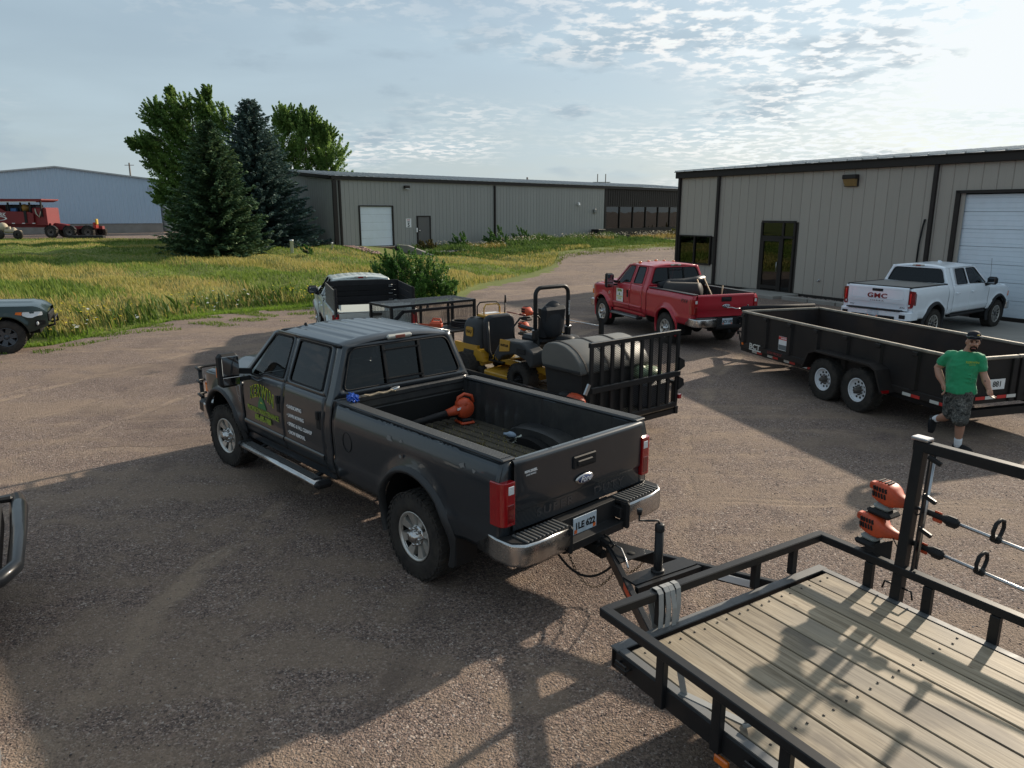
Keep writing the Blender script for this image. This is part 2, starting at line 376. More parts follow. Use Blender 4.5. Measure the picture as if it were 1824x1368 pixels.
def ground_material():
    m = bpy.data.materials.new('gravel and soil'); m.use_nodes = True; nt = m.node_tree; N = nt.nodes; L = nt.links; p = N['Principled BSDF']
    t = N.new('ShaderNodeTexCoord')
    def mapping(sc=(1, 1, 1), rz=0):
        q = N.new('ShaderNodeMapping'); q.inputs[3].default_value = sc; q.inputs[2].default_value = (0, 0, rz); L.new(t.outputs['Object'], q.inputs[0]); return q.outputs[0]
    def noise(v, s, d=4, r=.55, dist=0):
        n = N.new('ShaderNodeTexNoise'); L.new(v, n.inputs[0]); n.inputs['Scale'].default_value = s; n.inputs['Detail'].default_value = d; n.inputs['Roughness'].default_value = r; n.inputs['Distortion'].default_value = dist; return n.outputs[0]
    def mr(x, a, b, c=0, d=1):
        q = N.new('ShaderNodeMapRange'); q.interpolation_type = 'SMOOTHSTEP'; L.new(x, q.inputs[0]); q.inputs[1].default_value = a; q.inputs[2].default_value = b; q.inputs[3].default_value = c; q.inputs[4].default_value = d; return q.outputs[0]
    def mix(f, a, b, bt='MIX'):
        q = N.new('ShaderNodeMix'); q.data_type = 'RGBA'; q.blend_type = bt
        if isinstance(f, float): q.inputs[0].default_value = f
        else: L.new(f, q.inputs[0])
        for i, x in ((6, a), (7, b)):
            if isinstance(x, tuple): q.inputs[i].default_value = (*x, 1)
            else: L.new(x, q.inputs[i])
        return q.outputs[2]
    def math_(op, a, b):
        q = N.new('ShaderNodeMath'); q.operation = op
        for i, x in enumerate((a, b)):
            if isinstance(x, (int, float)): q.inputs[i].default_value = x
            else: L.new(x, q.inputs[i])
        return q.outputs[0]
    o = mapping()
    def stones(scale):
        v = N.new('ShaderNodeTexVoronoi'); L.new(o, v.inputs[0]); v.inputs['Scale'].default_value = scale
        bw = N.new('ShaderNodeSeparateColor'); L.new(v.outputs['Color'], bw.inputs[0])
        r = N.new('ShaderNodeValToRGB'); cr = r.color_ramp
        cs = [(0, (.036, .029, .029)), (.22, (.082, .061, .056)), (.45, (.148, .107, .089)), (.68, (.225, .165, .128)), (.86, (.295, .21, .175)), (1, (.46, .40, .35))]
        while len(cr.elements) < len(cs): cr.elements.new(.5)
        for e, (q, c) in zip(cr.elements, cs): e.position = q; e.color = (*c, 1)
        L.new(bw.outputs[0], r.inputs[0]); return r.outputs[0], v.outputs['Distance']
    s1, d1 = stones(95); s2, d2 = stones(52)
    fine = noise(o, 220, 2, .6); big = noise(mapping((.16, .75, 1), .35), 1.0, 5, .6, .6); mid = noise(o, 1.7, 5, .62)
    sand = mix(fine, (.195, .140, .100), (.315, .236, .172))
    stone = mix(mr(noise(o, 13, 3, .6), .42, .60), s1, s2)
    fines = mr(math_('ADD', math_('MULTIPLY', big, .62), math_('MULTIPLY', mid, .45)), .50, .62)
    grav = mix(math_('MULTIPLY', fines, .62), stone, sand)
    tint = noise(mapping((.3, .3, 1)), .8, 3)
    grav = mix(.14, grav, mix(tint, (.17, .128, .122), (.27, .215, .165)))
    # wheel tracks: arcs swept round far turning centres, packed sand in the middle, loose stone thrown to the edges
    def arcs(cx, cy, freq, off):
        dn = N.new('ShaderNodeVectorMath'); dn.operation = 'DISTANCE'; L.new(o, dn.inputs[0]); dn.inputs[1].default_value = (cx, cy, 0)
        wob = noise(mapping((.25, .25, 1)), 1.0, 3, .5); r = math_('ADD', math_('MULTIPLY', dn.outputs['Value'], freq), math_('MULTIPLY', wob, 2.2))
        c = N.new('ShaderNodeCombineXYZ'); L.new(r, c.inputs[0]); c.inputs[1].default_value = off
        return noise(c.outputs[0], 1.0, 3, .6)
    t1 = arcs(3, -34, 1.5, 3.3); t2 = arcs(34, 2, 1.3, 9.1)
    where = mr(noise(mapping((.11, .11, 1)), 1.0, 3, .5), .40, .62)
    tr = math_('MULTIPLY', math_('MAXIMUM', math_('MULTIPLY', mr(t1, .54, .66), where), math_('MULTIPLY', mr(t2, .57, .68), math_('SUBTRACT', 1.0, where))), mr(mid, .30, .62))
    ed = math_('MULTIPLY', math_('MAXIMUM', math_('MULTIPLY', mr(t1, .40, .30), where), math_('MULTIPLY', mr(t2, .40, .30), math_('SUBTRACT', 1.0, where))), mr(mid, .34, .66))
    grav = mix(math_('MULTIPLY', tr, .58), grav, (.335, .252, .182)); grav = mix(math_('MULTIPLY', ed, .45), grav, (.075, .056, .050))
    patch = math_('MULTIPLY', mr(noise(mapping((.22, .22, 1)), 1.0, 5, .6), .50, .66), .45); grav = mix(patch, grav, (.090, .066, .060)); grav = mix(math_('MULTIPLY', mr(noise(o, .55, 4, .6), .66, .74), .55), grav, (.05, .042, .038))
    blotch = math_('MULTIPLY', mr(noise(o, .9, 6, .7), .56, .74), .45); grav = mix(blotch, grav, (.085, .065, .058))
    soil = mix(noise(o, 3.2, 5, .65), (.070, .105, .022), (.19, .20, .055))
    at = N.new('ShaderNodeAttribute'); at.attribute_name = 'grass'
    gm = mr(math_('ADD', at.outputs['Fac'], math_('MULTIPLY', math_('SUBTRACT', noise(o, 2.3, 6, .7), .5), 1.5)), .35, .65)
    L.new(mix(gm, grav, soil), p.inputs['Base Color']); p.inputs['Roughness'].default_value = .93; p.inputs['Specular IOR Level'].default_value = .25
    hgt = math_('ADD', math_('MULTIPLY', d1, .6), math_('ADD', math_('MULTIPLY', d2, -.9), math_('ADD', math_('MULTIPLY', mid, 1.2), math_('MULTIPLY', tr, -2.5))))
    b = N.new('ShaderNodeBump'); b.inputs['Strength'].default_value = .6; b.inputs['Distance'].default_value = .016; L.new(hgt, b.inputs['Height']); L.new(b.outputs[0], p.inputs['Normal'])
    return m
me.materials.append(ground_material())
tag(link('ground', me), 'brown gravel yard running into a grassy bank', kind='structure')
# loose stones lying on the gravel
def view_x(y): return .74*y+.5
n = 60000
py = 2.6+(rng.random(n)**1.5)*15.5; px = (rng.random(n)*2-1)*view_x(py)
keep = (py < edge_y(px)-.5); px, py = px[keep], py[keep]; n = len(px)
rad = .003+.008*rng.random(n)**4
oct_ = np.array([[1, 0, 0], [0, 1, 0], [-1, 0, 0], [0, -1, 0], [0, 0, .42], [0, 0, -.4]]); of = np.array([[0, 1, 4], [1, 2, 4], [2, 3, 4], [3, 0, 4], [1, 0, 5], [2, 1, 5], [3, 2, 5], [0, 3, 5]])
ang = rng.random(n)*6.28; sx = .7+.7*rng.random(n); jit = 1+.25*rng.standard_normal((n, 6, 1))*.6
ca, sa = np.cos(ang), np.sin(ang)
V = oct_[None]*jit; X = V[:, :, 0]*sx[:, None]; Y = V[:, :, 1]
V = np.stack([(X*ca[:, None]-Y*sa[:, None])*rad[:, None]+px[:, None], (X*sa[:, None]+Y*ca[:, None])*rad[:, None]+py[:, None], V[:, :, 2]*rad[:, None]+rad[:, None]*.25+height(px, py)[:, None]], -1)
F = (of[None]+(np.arange(n)*6)[:, None, None]).reshape(-1, 3)
def pebble_mat():
    m = bpy.data.materials.new('pebbles'); m.use_nodes = True; N = m.node_tree.nodes; L = m.node_tree.links; p = N['Principled BSDF']
    g = N.new('ShaderNodeNewGeometry'); r = N.new('ShaderNodeValToRGB'); cr = r.color_ramp
    cs = [(0, (.07, .058, .056)), (.25, (.13, .098, .088)), (.6, (.21, .155, .13)), (.85, (.29, .21, .19)), (1, (.50, .45, .41))]
    while len(cr.elements) < len(cs): cr.elements.new(.5)
    for e, (q, c) in zip(cr.elements, cs): e.position = q; e.color = (*c, 1)
    L.new(g.outputs['Random Per Island'], r.inputs[0]); L.new(r.outputs[0], p.inputs['Base Color']); p.inputs['Roughness'].default_value = .85; return m
me = fast_mesh(bpy.data.meshes.new('loose_gravel'), V.reshape(-1, 3), F); me.materials.append(pebble_mat())
tag(link('loose_gravel', me), 'loose brown and pinkish stones scattered over the yard', kind='stuff')

# ================================================================ grasses
def blades(name, label, x, y, h, w, cols, lean=.35, wind=(-.35, -.12), trans=.35, z0=None, vs=.25, seg=False):
    n = len(x); z = height(x, y) if z0 is None else z0
    a = rng.random(n)*6.283; dx, dy = np.cos(a)*w/2, np.sin(a)*w/2
    la = rng.random(n)*6.283; l = lean*rng.random(n)*h
    tx = x+np.cos(la)*l+wind[0]*h*rng.random(n); ty = y+np.sin(la)*l+wind[1]*h*rng.random(n); tz = z+h*(.8+.2*rng.random(n))
    mxx, myy, mz = x*.55+tx*.45-(tx-x)*.18, y*.55+ty*.45-(ty-y)*.18, z+h*.55
    V = np.stack([np.stack([x-dx, y-dy, z-.03], -1), np.stack([x+dx, y+dy, z-.03], -1), np.stack([mxx+dx*.8, myy+dy*.8, mz], -1), np.stack([tx, ty, tz], -1), np.stack([mxx-dx*.8, myy-dy*.8, mz], -1)], 1)
    b = np.arange(n)*5
    me = fast_mesh(bpy.data.meshes.new(name), V.reshape(-1, 3), np.stack([b, b+1, b+2, b+3, b+4], -1))
    me.materials.append(leafmat(name, cols, trans, .6, vs)); return tag(link(name, me), label, kind='stuff')
def field_pts(n, x0, x1, y0, y1, dmin, dmax, dens=None):
    x = x0+(x1-x0)*rng.random(n); y = y0+(y1-y0)*rng.random(n)
    d = y-edge_y(x); k = (d > dmin) & (d < dmax) & (np.abs(x) < .75*y+3) & (grass_mask(x, y) > .4) & in_field(x, y)
    if dens is not None: k &= rng.random(n) < dens(x, y, d)
    return x[k], y[k], d[k]
def lownoise(x, y, s): return .5+.25*(np.sin(x*s+1.7*np.sin(y*s*.8))+np.sin(y*s*1.3+1.9*np.sin(x*s*.6+2)))
SHC, SHD, SHN = np.array([-12.1, 51.5]), np.array([.714, .70]), np.array([-.70, .714])
def in_field(x, y):          # not inside the long shed, not in its loading pit
    u = (x-SHC[0])*SHD[0]+(y-SHC[1])*SHD[1]; v = (x-SHC[0])*SHN[0]+(y-SHC[1])*SHN[1]
    return ~((v > -.15) & (u > -.3)) & ~((u > 1.4) & (u < 5.3) & (v > -4.6))
x, y, d = field_pts(330000, -48, 6, 17, 62, 2.3, 80, lambda x, y, d: np.clip(1.3-y/62, .35, 1))
hh = (.16+.42*lownoise(x, y, .55)*rng.random(len(x)))*np.where(d < 4, 1.2, .85)*np.where(y > 40, .5, 1)*(.55+.75*lownoise(x+7, y+2, .21))
dry = lownoise(x+3, y*1.6, .33)+.25*(rng.random(len(x))-.5); isdry = dry > np.where(x > -14, .46, .56)
blades('meadow_grass', 'long green meadow grass covering the bank', x[~isdry], y[~isdry], hh[~isdry], .022+.016*rng.random((~isdry).sum()), [(.046, .090, .018), (.095, .165, .030), (.165, .245, .046), (.26, .30, .07)])
blades('dry_grass', 'tall straw coloured grass among the green on the bank', x[isdry], y[isdry], hh[isdry]*1.1, .018+.014*rng.random(isdry.sum()), [(.16, .18, .036), (.30, .29, .075), (.40, .35, .125), (.36, .28, .11)])
x, y, d = field_pts(260000, -30, -2.5, 13, 32, -.5, 2.9, lambda x, y, d: np.where(d < .1, .30, 1.)*np.clip(lownoise(x, y, 1.9)*1.8, .25, 1))
blades('verge_grass', 'short bright green grass along the gravel edge', x, y, .05+.10*rng.random(len(x)), .016+.012*rng.random(len(x)), [(.055, .115, .016), (.115, .215, .026), (.20, .31, .045)], trans=.4)
x, y, d = field_pts(40000, -26, -3, 17, 34, 2.2, 4.4, lambda x, y, d: lownoise(x, y, 1.1))
blades('verge_weeds', 'dark leafy weeds at the foot of the bank', x, y, .18+.40*rng.random(len(x)), .03+.035*rng.random(len(x)), [(.018, .045, .010), (.045, .095, .018), (.09, .16, .025)], lean=.6)
def flowers(name, label, x, y, z, r, col):
    n = len(x); a = rng.random((n, 4))*6.28
    q = np.stack([np.stack([x+np.cos(k*1.5708+.4)*r, y+np.sin(k*1.5708+.4)*r, z+(rng.random(n)-.5)*r*1.2], -1) for k in range(4)], 1); b = np.arange(n)*4
    me = fast_mesh(bpy.data.meshes.new(name), q.reshape(-1, 3), np.stack([b, b+1, b+2, b+3], -1)); me.materials.append(leafmat(name, col, .3)); return tag(link(name, me), label, kind='stuff')
x, y, d = field_pts(3000, -24, -5, 18, 31, 1.6, 4.5, lambda x, y, d: (lownoise(x, y, .9) > .6)*1.)
flowers('yellow_flowers', 'tiny yellow blossoms in the weeds at the gravel edge', x, y, height(x, y)+.3+.3*rng.random(len(x)), .025+.025*rng.random(len(x)), [(.50, .42, .02), (.65, .55, .05)])
x, y, d = field_pts(700, -22, -4, 18, 31, .9, 4.5, lambda x, y, d: (lownoise(x+5, y, .8) > .6)*1.)
flowers('white_flowers', 'small white flower heads in the weeds at the gravel edge', x, y, height(x, y)+.2+.3*rng.random(len(x)), .03+.03*rng.random(len(x)), [(.55, .55, .50), (.75, .75, .72)])
# sparse tufts creeping onto the gravel
x = -16+17*rng.random(26000); y = edge_y(x)-3.8*rng.random(26000)**1.5; k = (lownoise(x*1.7, y*2.2, 1.6) > .56) & (x < -4.5); x, y = x[k], y[k]
blades('gravel_grass', 'thin green tufts growing out of the gravel edge', x, y, .03+.06*rng.random(len(x)), .016+.01*rng.random(len(x)), [(.05, .09, .015), (.10, .17, .025), (.16, .22, .04)])
# weeds and grasses between the yard and the long shed
def strip_pts(n, u0, u1, v0, v1, f=None):
    u = u0+(u1-u0)*rng.random(n); v = -(v0+(v1-v0)*rng.random(n)); x = SHC[0]+u*SHD[0]+v*SHN[0]; y = SHC[1]+u*SHD[1]+v*SHN[1]
    k = np.ones(n, bool) if f is None else rng.random(n) < f(u, -v, x, y)
    return x[k], y[k], u[k], -v[k]
x, y, u, v = strip_pts(80000, 5.3, 30, .1, 9.5, lambda u, v, x, y: np.clip((edge_y(x) < y+.2)*1.8*(lownoise(x, y, .8)+.05), 0, 1))
blades('shed_weeds', 'tall green weeds growing along the long grey shed', x, y, (.18+.95*rng.random(len(x))**1.6*lownoise(x, y, 1.1))*np.clip(1.15-v/10, .25, 1), .03+.04*rng.random(len(x)), [(.02, .05, .012), (.045, .10, .022), (.085, .155, .035), (.16, .21, .06)], lean=.5, vs=.5)
x, y, u, v = strip_pts(16000, 10, 42, .2, 4.2, lambda u, v, x, y: (lownoise(x+4, y, .7) > .60)*.8)
blades('shed_dry_grass', 'pale dry seed heads along the long grey shed', x, y, .25+.45*rng.random(len(x)), .022+.02*rng.random(len(x)), [(.16, .16, .035), (.34, .27, .09), (.46, .37, .17)])
x, y, u, v = strip_pts(30000, 6, 32, 6, 16, lambda u, v, x, y: (y-edge_y(x) > -2.2)*np.clip(lownoise(x, y, 1.1)-.15, 0, 1)*.9)
blades('thin_weeds', 'thin low grass creeping over the gravel by the weeds', x, y, .05+.13*rng.random(len(x)), .025+.02*rng.random(len(x)), [(.05, .08, .015), (.11, .15, .03), (.20, .20, .06)])
x, y, u, v = strip_pts(2600, 8, 42, .3, 5, lambda u, v, x, y: (lownoise(x+9, y, .9) > .62)*.7)
flowers('pale_seed_heads', 'pale blossom clusters in the weeds by the long shed', x, y, height(x, y)+.45+.3*rng.random(len(x)), .03+.04*rng.random(len(x)), [(.50, .44, .30), (.66, .62, .52)])

# ================================================================ buildings
WALLM = mat('taupe wall panel', (.385, .347, .300), .48, var=.04, vscale=.6, rnd=.035, dirt=((.20, .175, .15), .25, .5, 2.0), stretch=(1, 1, .25), bump=.02, bscale=8)
WALL2 = mat('grey green wall panel', (.305, .305, .288), .48, var=.05, vscale=.5, rnd=.04, dirt=((.17, .165, .15), .3, .5, 2.0), stretch=(1, 1, .25))
TRIM = mat('dark brown trim', (.028, .024, .022), .45, var=.12)
ROOFM = mat('galvanised roof', (.42, .44, .45), .38, .35, var=.08, vscale=.4)
WHITEDOOR = mat('white door section', (.72, .80, .88), .42, var=.03, rnd=.02, bump=.015, bscale=20, dirt=((.35, .34, .32), .25, 1.2, 1.8))
CONC = mat('concrete', (.30, .285, .26), .85, var=.15, vscale=2, dirt=((.16, .145, .125), .5, 1.1, 2.2), bump=.15, bscale=40)
BLUEW = mat('pale blue ribbed wall', (.44, .55, .67), .45, var=.05, vscale=.2)
WINGL = glass('window glass', (.10, .11, .10), 1.9)
WINGL2 = glass('office glass', (.06, .06, .055), 1.38)
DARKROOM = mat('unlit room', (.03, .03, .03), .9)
def panel_mesh(w, name='wall_panel', m=None):
    """one standing wall panel, unit height, proud of its joints"""
    prof = [(.0, .035), (.006, .012), (.03, 0), (w*.5-.015, 0), (w*.5, .004), (w*.5+.015, 0), (w-.03, 0), (w-.006, .012), (w, .035)]
    b = MB(); n = len(prof); b.add([(a, c, 0) for a, c in prof]+[(a, c, 1) for a, c in prof], [(i, i+1, n+i+1, n+i) for i in range(n-1)]+[tuple(range(n))[::-1], tuple(range(n, 2*n))])
    return b.mesh(name, m)
def panelled(wall, me, w, u0, u1, zb, zt, holes):
    """line panels along the wall, cut round the openings (u0,u1,z0,z1)"""
    n = int(round((u1-u0)/w)); w2 = (u1-u0)/n
    for i in range(n):
        a = u0+i*w2; b = a+w2; segs = [(zb, zt)]
        for (h0, h1, z0, z1) in holes:
            if min(b, h1)-max(a, h0) > w2*.5:
                ns = []
                for s0, s1 in segs:
                    if z0 > s0+.02: ns.append((s0, min(s1, z0)))
                    if z1 < s1-.02: ns.append((max(s0, z1), s1))
                segs = ns
        for s0, s1 in segs:
            o = link('wall_panel', me, wall); o.location = (a, 0, s0); o.scale = (w2/w, 1, s1-s0)
PW = .457
# ---------------------------------------------------------------- taupe shop on the right
C = (8.23, 35.97, 0); az = math.atan2(-13.13, 7.78); HE = 5.02; U0, U1 = -.40, 27.6
shop = thing('shop_building', 'taupe metal shop with glass door and white overhead door beside the white pickup', 'building', C, az)
core = MB()
def wallcore(b, u0, u1, z0, z1, y0=.045, y1=.25): b.box(((u0+u1)/2, (y0+y1)/2, (z0+z1)/2), (u1-u0, y1-y0, z1-z0))
holes = [(-.20, 1.80, 1.02, 2.28), (4.78, 6.40, .10, 2.98), (12.80, 17.3, .08, 4.0)]
xs = [U0, -.20, 1.80, 4.78, 6.40, 12.80, 17.3, U1]
for a, b_ in zip(xs[:-1], xs[1:]):
    h = [q for q in holes if abs(q[0]-a) < .01]
    if h:
        wallcore(core, a, b_, h[0][3], HE)
        if h[0][2] > .2: wallcore(core, a, b_, 0, h[0][2])
    else: wallcore(core, a, b_, 0, HE)
DEP = 18.
core.box((U0+.12, DEP/2+.25, HE/2), (.2, DEP-.5, HE)); core.box((U1-.12, DEP/2+.25, HE/2), (.2, DEP-.5, HE)); core.box(((U0+U1)/2, DEP-.1, HE/2), (U1-U0, .2, HE))
wcore = core.build('wall', mat('wall joint', (.085, .078, .068), .7), shop)
pm = panel_mesh(PW, m=WALLM); panelled(wcore, pm, PW, U0+.1, U1, .14, HE-.05, holes)
side = MB(); ns = int(DEP/.3)
side.grid(lambda u, v: (U0-.012*(1 if int(round(u*10)) % 3 else 0), u, .14+v*(HE-.2)), [i*.1 for i in range(int(DEP*10))], [0, 1], smooth=False); side.build('side_cladding', WALLM, shop)
MB().box(((U0+U1)/2, -.015, .06), (U1-U0, .05, .14)).build('base_trim', TRIM, shop)
f = MB(); f.box(((U0+U1)/2, -.09, HE+.06), (U1-U0+.35, .16, .30), ch=.015); f.box(((U0+U1)/2, -.13, HE+.20), (U1-U0+.35, .26, .03)); f.build('eave_trim', TRIM, shop)
rise = 1.02; roof = MB(); nr = int((U1-U0+.3)/.61)
roof.add([(U0-.2, -.24, HE+.222), (U1+.2, -.24, HE+.222), (U1+.2, DEP/2, HE+rise), (U0-.2, DEP/2, HE+rise), (U1+.2, DEP+.2, HE+.22), (U0-.2, DEP+.2, HE+.22)], [(0, 1, 2, 3), (3, 2, 4, 5)])
roof.add([(U0-.2, -.1, HE), (U0-.2, DEP, HE), (U0-.2, DEP/2, HE+rise-.02)], [(0, 1, 2)])
roof.build('roof', ROOFM, shop)
rb = MB()
for i in range(nr+1):
    u = U0-.1+i*.61; rb.bar((u, -.25, HE+.245), (u, DEP/2, HE+rise+.02), .07, .05)
tag(rb.build('roof_rib', ROOFM, shop), kind='stuff')
for u in (U0+.05, 2.15, 11.95):
    MB().box((u, -.075, HE/2+.06), (.13, .12, HE-.16), ch=.015).build('downspout', TRIM, shop)
MB().box((13.3, -.03, .06), (.5, .02, .0)).v
# window
w = MB(); w.box((.80, -.035, 2.29), (2.10, .09, .06)); w.box((.80, -.035, 1.01), (2.10, .09, .06)); w.box((-.22, -.035, 1.65), (.06, .09, 1.22)); w.box((1.82, -.035, 1.65), (.06, .09, 1.22)); w.box((.80, -.035, 1.65), (.07, .08, 1.22))
win = w.build('window', TRIM, shop)
for u in (.29, 1.31): MB().box((u, .0, 1.65), (.96, .02, 1.22)).build('pane', WINGL, win)
# glass door with sidelight and transom
w = MB()
for z in (2.99, 2.37): w.box((5.59, -.03, z), (1.70, .10, .09))
for u in (4.76, 6.42, 5.86): w.box((u, -.03, 1.5), (.09, .10, 2.92))
w.box((5.59, -.03, .13), (1.70, .10, .08)); ent = w.build('entrance', TRIM, shop, label='dark framed glass entrance with sidelight and transom')
w = MB()
for u in (4.86, 5.76): w.box((u, -.05, 1.24), (.10, .06, 2.14))
for z in (.28, 2.26): w.box((5.31, -.05, z), (.80, .06, .14))
dr = w.build('door', TRIM, ent); MB().box((5.31, -.03, 1.27), (.82, .012, 1.86)).build('pane', WINGL, dr)
MB().tube([(5.70, -.09, .95), (5.70, -.13, .95), (5.70, -.13, 1.35), (5.70, -.09, 1.35)], .014, 8).build('handle', STEEL, dr)
for (u0, u1, z0, z1) in ((5.91, 6.37, .18, 2.32), (5.91, 6.37, 2.42, 2.94), (4.81, 5.81, 2.42, 2.94)): MB().box(((u0+u1)/2, -.03, (z0+z1)/2), (u1-u0, .012, z1-z0)).build('pane', WINGL, ent)
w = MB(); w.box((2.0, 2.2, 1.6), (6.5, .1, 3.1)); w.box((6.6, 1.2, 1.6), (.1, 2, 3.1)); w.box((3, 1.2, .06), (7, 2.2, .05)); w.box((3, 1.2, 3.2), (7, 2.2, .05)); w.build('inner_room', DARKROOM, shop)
# overhead door
w = MB(); w.box((12.76, -.03, 2.05), (.14, .12, 4.0)); w.box((17.34, -.03, 2.05), (.14, .12, 4.0)); w.box((15.05, -.03, 4.03), (4.72, .12, .10))
gd = w.build('overhead_door', TRIM, shop)
sec = MB(); SH = .552
prof = [(.0, .02), (.008, 0), (.10, 0), (.108, .012), (.118, 0), (.26, 0), (.268, .012), (.278, 0), (.42, 0), (.428, .012), (.438, 0), (.54, 0), (.546, .02)]
k = len(prof); sec.add([(-2.24, y, z) for z, y in prof]+[(2.24, y, z) for z, y in prof], [(i, i+k, i+k+1, i+1) for i in range(k-1)]+[tuple(range(k)), tuple(range(2*k-1, k-1, -1))])
sm = sec.mesh('door_section', WHITEDOOR)
for i in range(7): o = link('door_section', sm, gd); o.location = (15.05, .09, .09+i*SH)
# wall light, pipe, tap
w = MB(); w.box((8.78, -.14, 4.66), (.56, .26, .16), ch=.02); w.box((8.78, -.045, 4.46), (.56, .08, .30), ch=.01); lamp = w.build('wall_light', TRIM, shop)
MB().add([(8.53, -.08, 4.32), (9.03, -.08, 4.32), (9.03, -.25, 4.58), (8.53, -.25, 4.58), (8.53, -.08, 4.58), (9.03, -.08, 4.58)], [(0, 1, 2, 3), (0, 3, 4), (1, 5, 2), (0, 4, 5, 1)]).build('lens', mat('yellowed lens', (.30, .20, .08), .35, var=.3), lamp)
MB().tube([(11.62, -.06, 1.0), (11.64, -.06, 2.3), (11.70, -.06, 2.9), (11.74, -.05, 3.15)], .03, 8).build('conduit', BLACK, shop)
w = MB(); w.tube([(7.75, .02, .75), (7.75, -.10, .75), (7.75, -.14, .70)], .022, 8); w.lathe([(.0, -.03), (.05, -.03), (.05, -.015), (0, -.015)], 10, 'y', (7.75, -.02, .75)); w.build('wall_tap', STEEL, shop)
# stoop, stone border and kerb in front of the shop
def world_uv(Cc, az_, u, v): return (Cc[0]+u*math.cos(az_)-v*math.sin(az_), Cc[1]+u*math.sin(az_)+v*math.cos(az_))
st = MB().box((5.6, -.85, .055), (2.6, 1.55, .15), ch=.02).build('stoop', CONC); place(st, C, az); tag(st, kind='structure')
kb = MB()
for i in range(4): kb.box((7.7+i*1.22, -1.25, .05), (1.19, .22, .20), ch=.02)
for i in range(6): kb.box((-2.4+i*1.02, -1.25, .04), (1.0, .18, .15), ch=.02)
kb = kb.build('kerb', CONC); place(kb, C, az); tag(kb, kind='structure')
def stone_bed(name, label, u0, u1, v0, v1, Cc, azz, n, r, cols, z=.0):
    u = u0+(u1-u0)*rng.random(n); v = v0+(v1-v0)*rng.random(n); x = Cc[0]+u*math.cos(azz)-v*math.sin(azz); y = Cc[1]+u*math.sin(azz)+v*math.cos(azz)
    rr = r*(.5+rng.random(n)); J = 1+.22*rng.standard_normal((n, 6, 1)); V = oct_[None]*J*rr[:, None, None]; V = V+np.stack([x, y, height(x, y)+z+rr*.3], -1)[:, None, :]
    me = fast_mesh(bpy.data.meshes.new(name), V.reshape(-1, 3), (of[None]+(np.arange(n)*6)[:, None, None]).reshape(-1, 3)); me.materials.append(leafmat(name, cols, 0, .8)); return tag(link(name, me), label, kind='stuff')
stone_bed('border_stones', 'grey and brown border stones along the taupe shop', 6.9, 12.6, -1.12, -.05, C, az, 1500, .055, [(.12, .095, .085), (.26, .21, .19), (.40, .36, .33)])
stone_bed('border_stones', 'grey border stones under the shop window', -2.4, 4.3, -1.12, -.05, C, az, 1300, .055, [(.12, .095, .085), (.26, .21, .19), (.40, .36, .33)])
ap = MB()
for i in range(3):
    for j in range(3): ap.box((12.2+i*2.3+1.14, -.28-j*2.6-1.29, .0), (2.285, 2.585, .07), ch=.006)
ap = ap.build('concrete_apron', mat('apron concrete', (.33, .315, .29), .85, var=.1, vscale=1.2, dirt=((.17, .15, .13), .45, .8, 2.0), bump=.1, bscale=60)); place(ap, C, az); tag(ap, kind='structure')

# ---------------------------------------------------------------- long grey shed in the middle
C2 = (-12.1, 51.5, 0); az2 = math.atan2(.70, .714); HE2 = 5.62; L2 = 50.; Z2 = .75
shed = thing('long_shed', 'long grey ribbed metal shed with loading dock and brown glazed office end', 'building', C2, az2)
b = MB(); holes2 = [(1.98, 4.74, .95, 3.76), (7.0, 8.2, 1.1, 3.04)]
wallcore(b, 0, 29.3, Z2-.8, HE2); b.box((29.3/2, 17, HE2/2), (29.3, .2, HE2+1)); wcore2 = b.build('wall', mat('wall joint grey', (.10, .10, .092), .7), shed)
pm2 = panel_mesh(.36, m=WALL2); panelled(wcore2, pm2, .36, .12, 29.25, Z2+.12, HE2-.1, holes2)
DEP2 = 17.; gy0 = .52; g_ = MB()
us = np.arange(0, DEP2+.01, .1)
def gz(v): return HE2-.1+(1-abs(v-DEP2/2)/(DEP2/2))*gy0*DEP2/2/6.
gs = MB(); gs.grid(lambda u, t: (.0-(.03 if int(round(u*10)) % 3 else .0), u, Z2-.7+t*(gz(u)-Z2+.7)), list(us), [0, 1], smooth=False); gs.build('gable_cladding', WALL2, shed)
rt = MB(); ridge = HE2+.15+gy0*DEP2/2/6.
rt.add([(-.25, -.22, HE2+.15), (L2, -.22, HE2+.15), (L2, DEP2/2, ridge), (-.25, DEP2/2, ridge), (L2, DEP2+.2, HE2+.15), (-.25, DEP2+.2, HE2+.15)], [(0, 1, 2, 3), (3, 2, 4, 5)]); rt.build('roof', mat('shed roof', (.30, .33, .35), .5, .2, var=.1, vscale=.3), shed)
rb = MB()
for i in range(int(L2/.61)): rb.bar((i*.61, -.24, HE2+.18), (i*.61, DEP2/2, ridge+.03), .08, .05)
tag(rb.build('roof_rib', MATS['shed roof'], shed), kind='stuff')
f = MB(); f.box((L2/2-.1, -.08, HE2+.02), (L2+.2, .15, .24)); f.bar((-.22, 0, HE2+.05), (-.22, DEP2/2, ridge-.1), .06, .2); f.build('eave_trim', TRIM, shed)
for u in (.02, 1.0*0+.42, 14.92): MB().box((u, -.07, (HE2+Z2)/2-.1), (.14 if u > 0.1 else .3, .12, HE2-Z2-.1)).build('downspout', TRIM, shed)
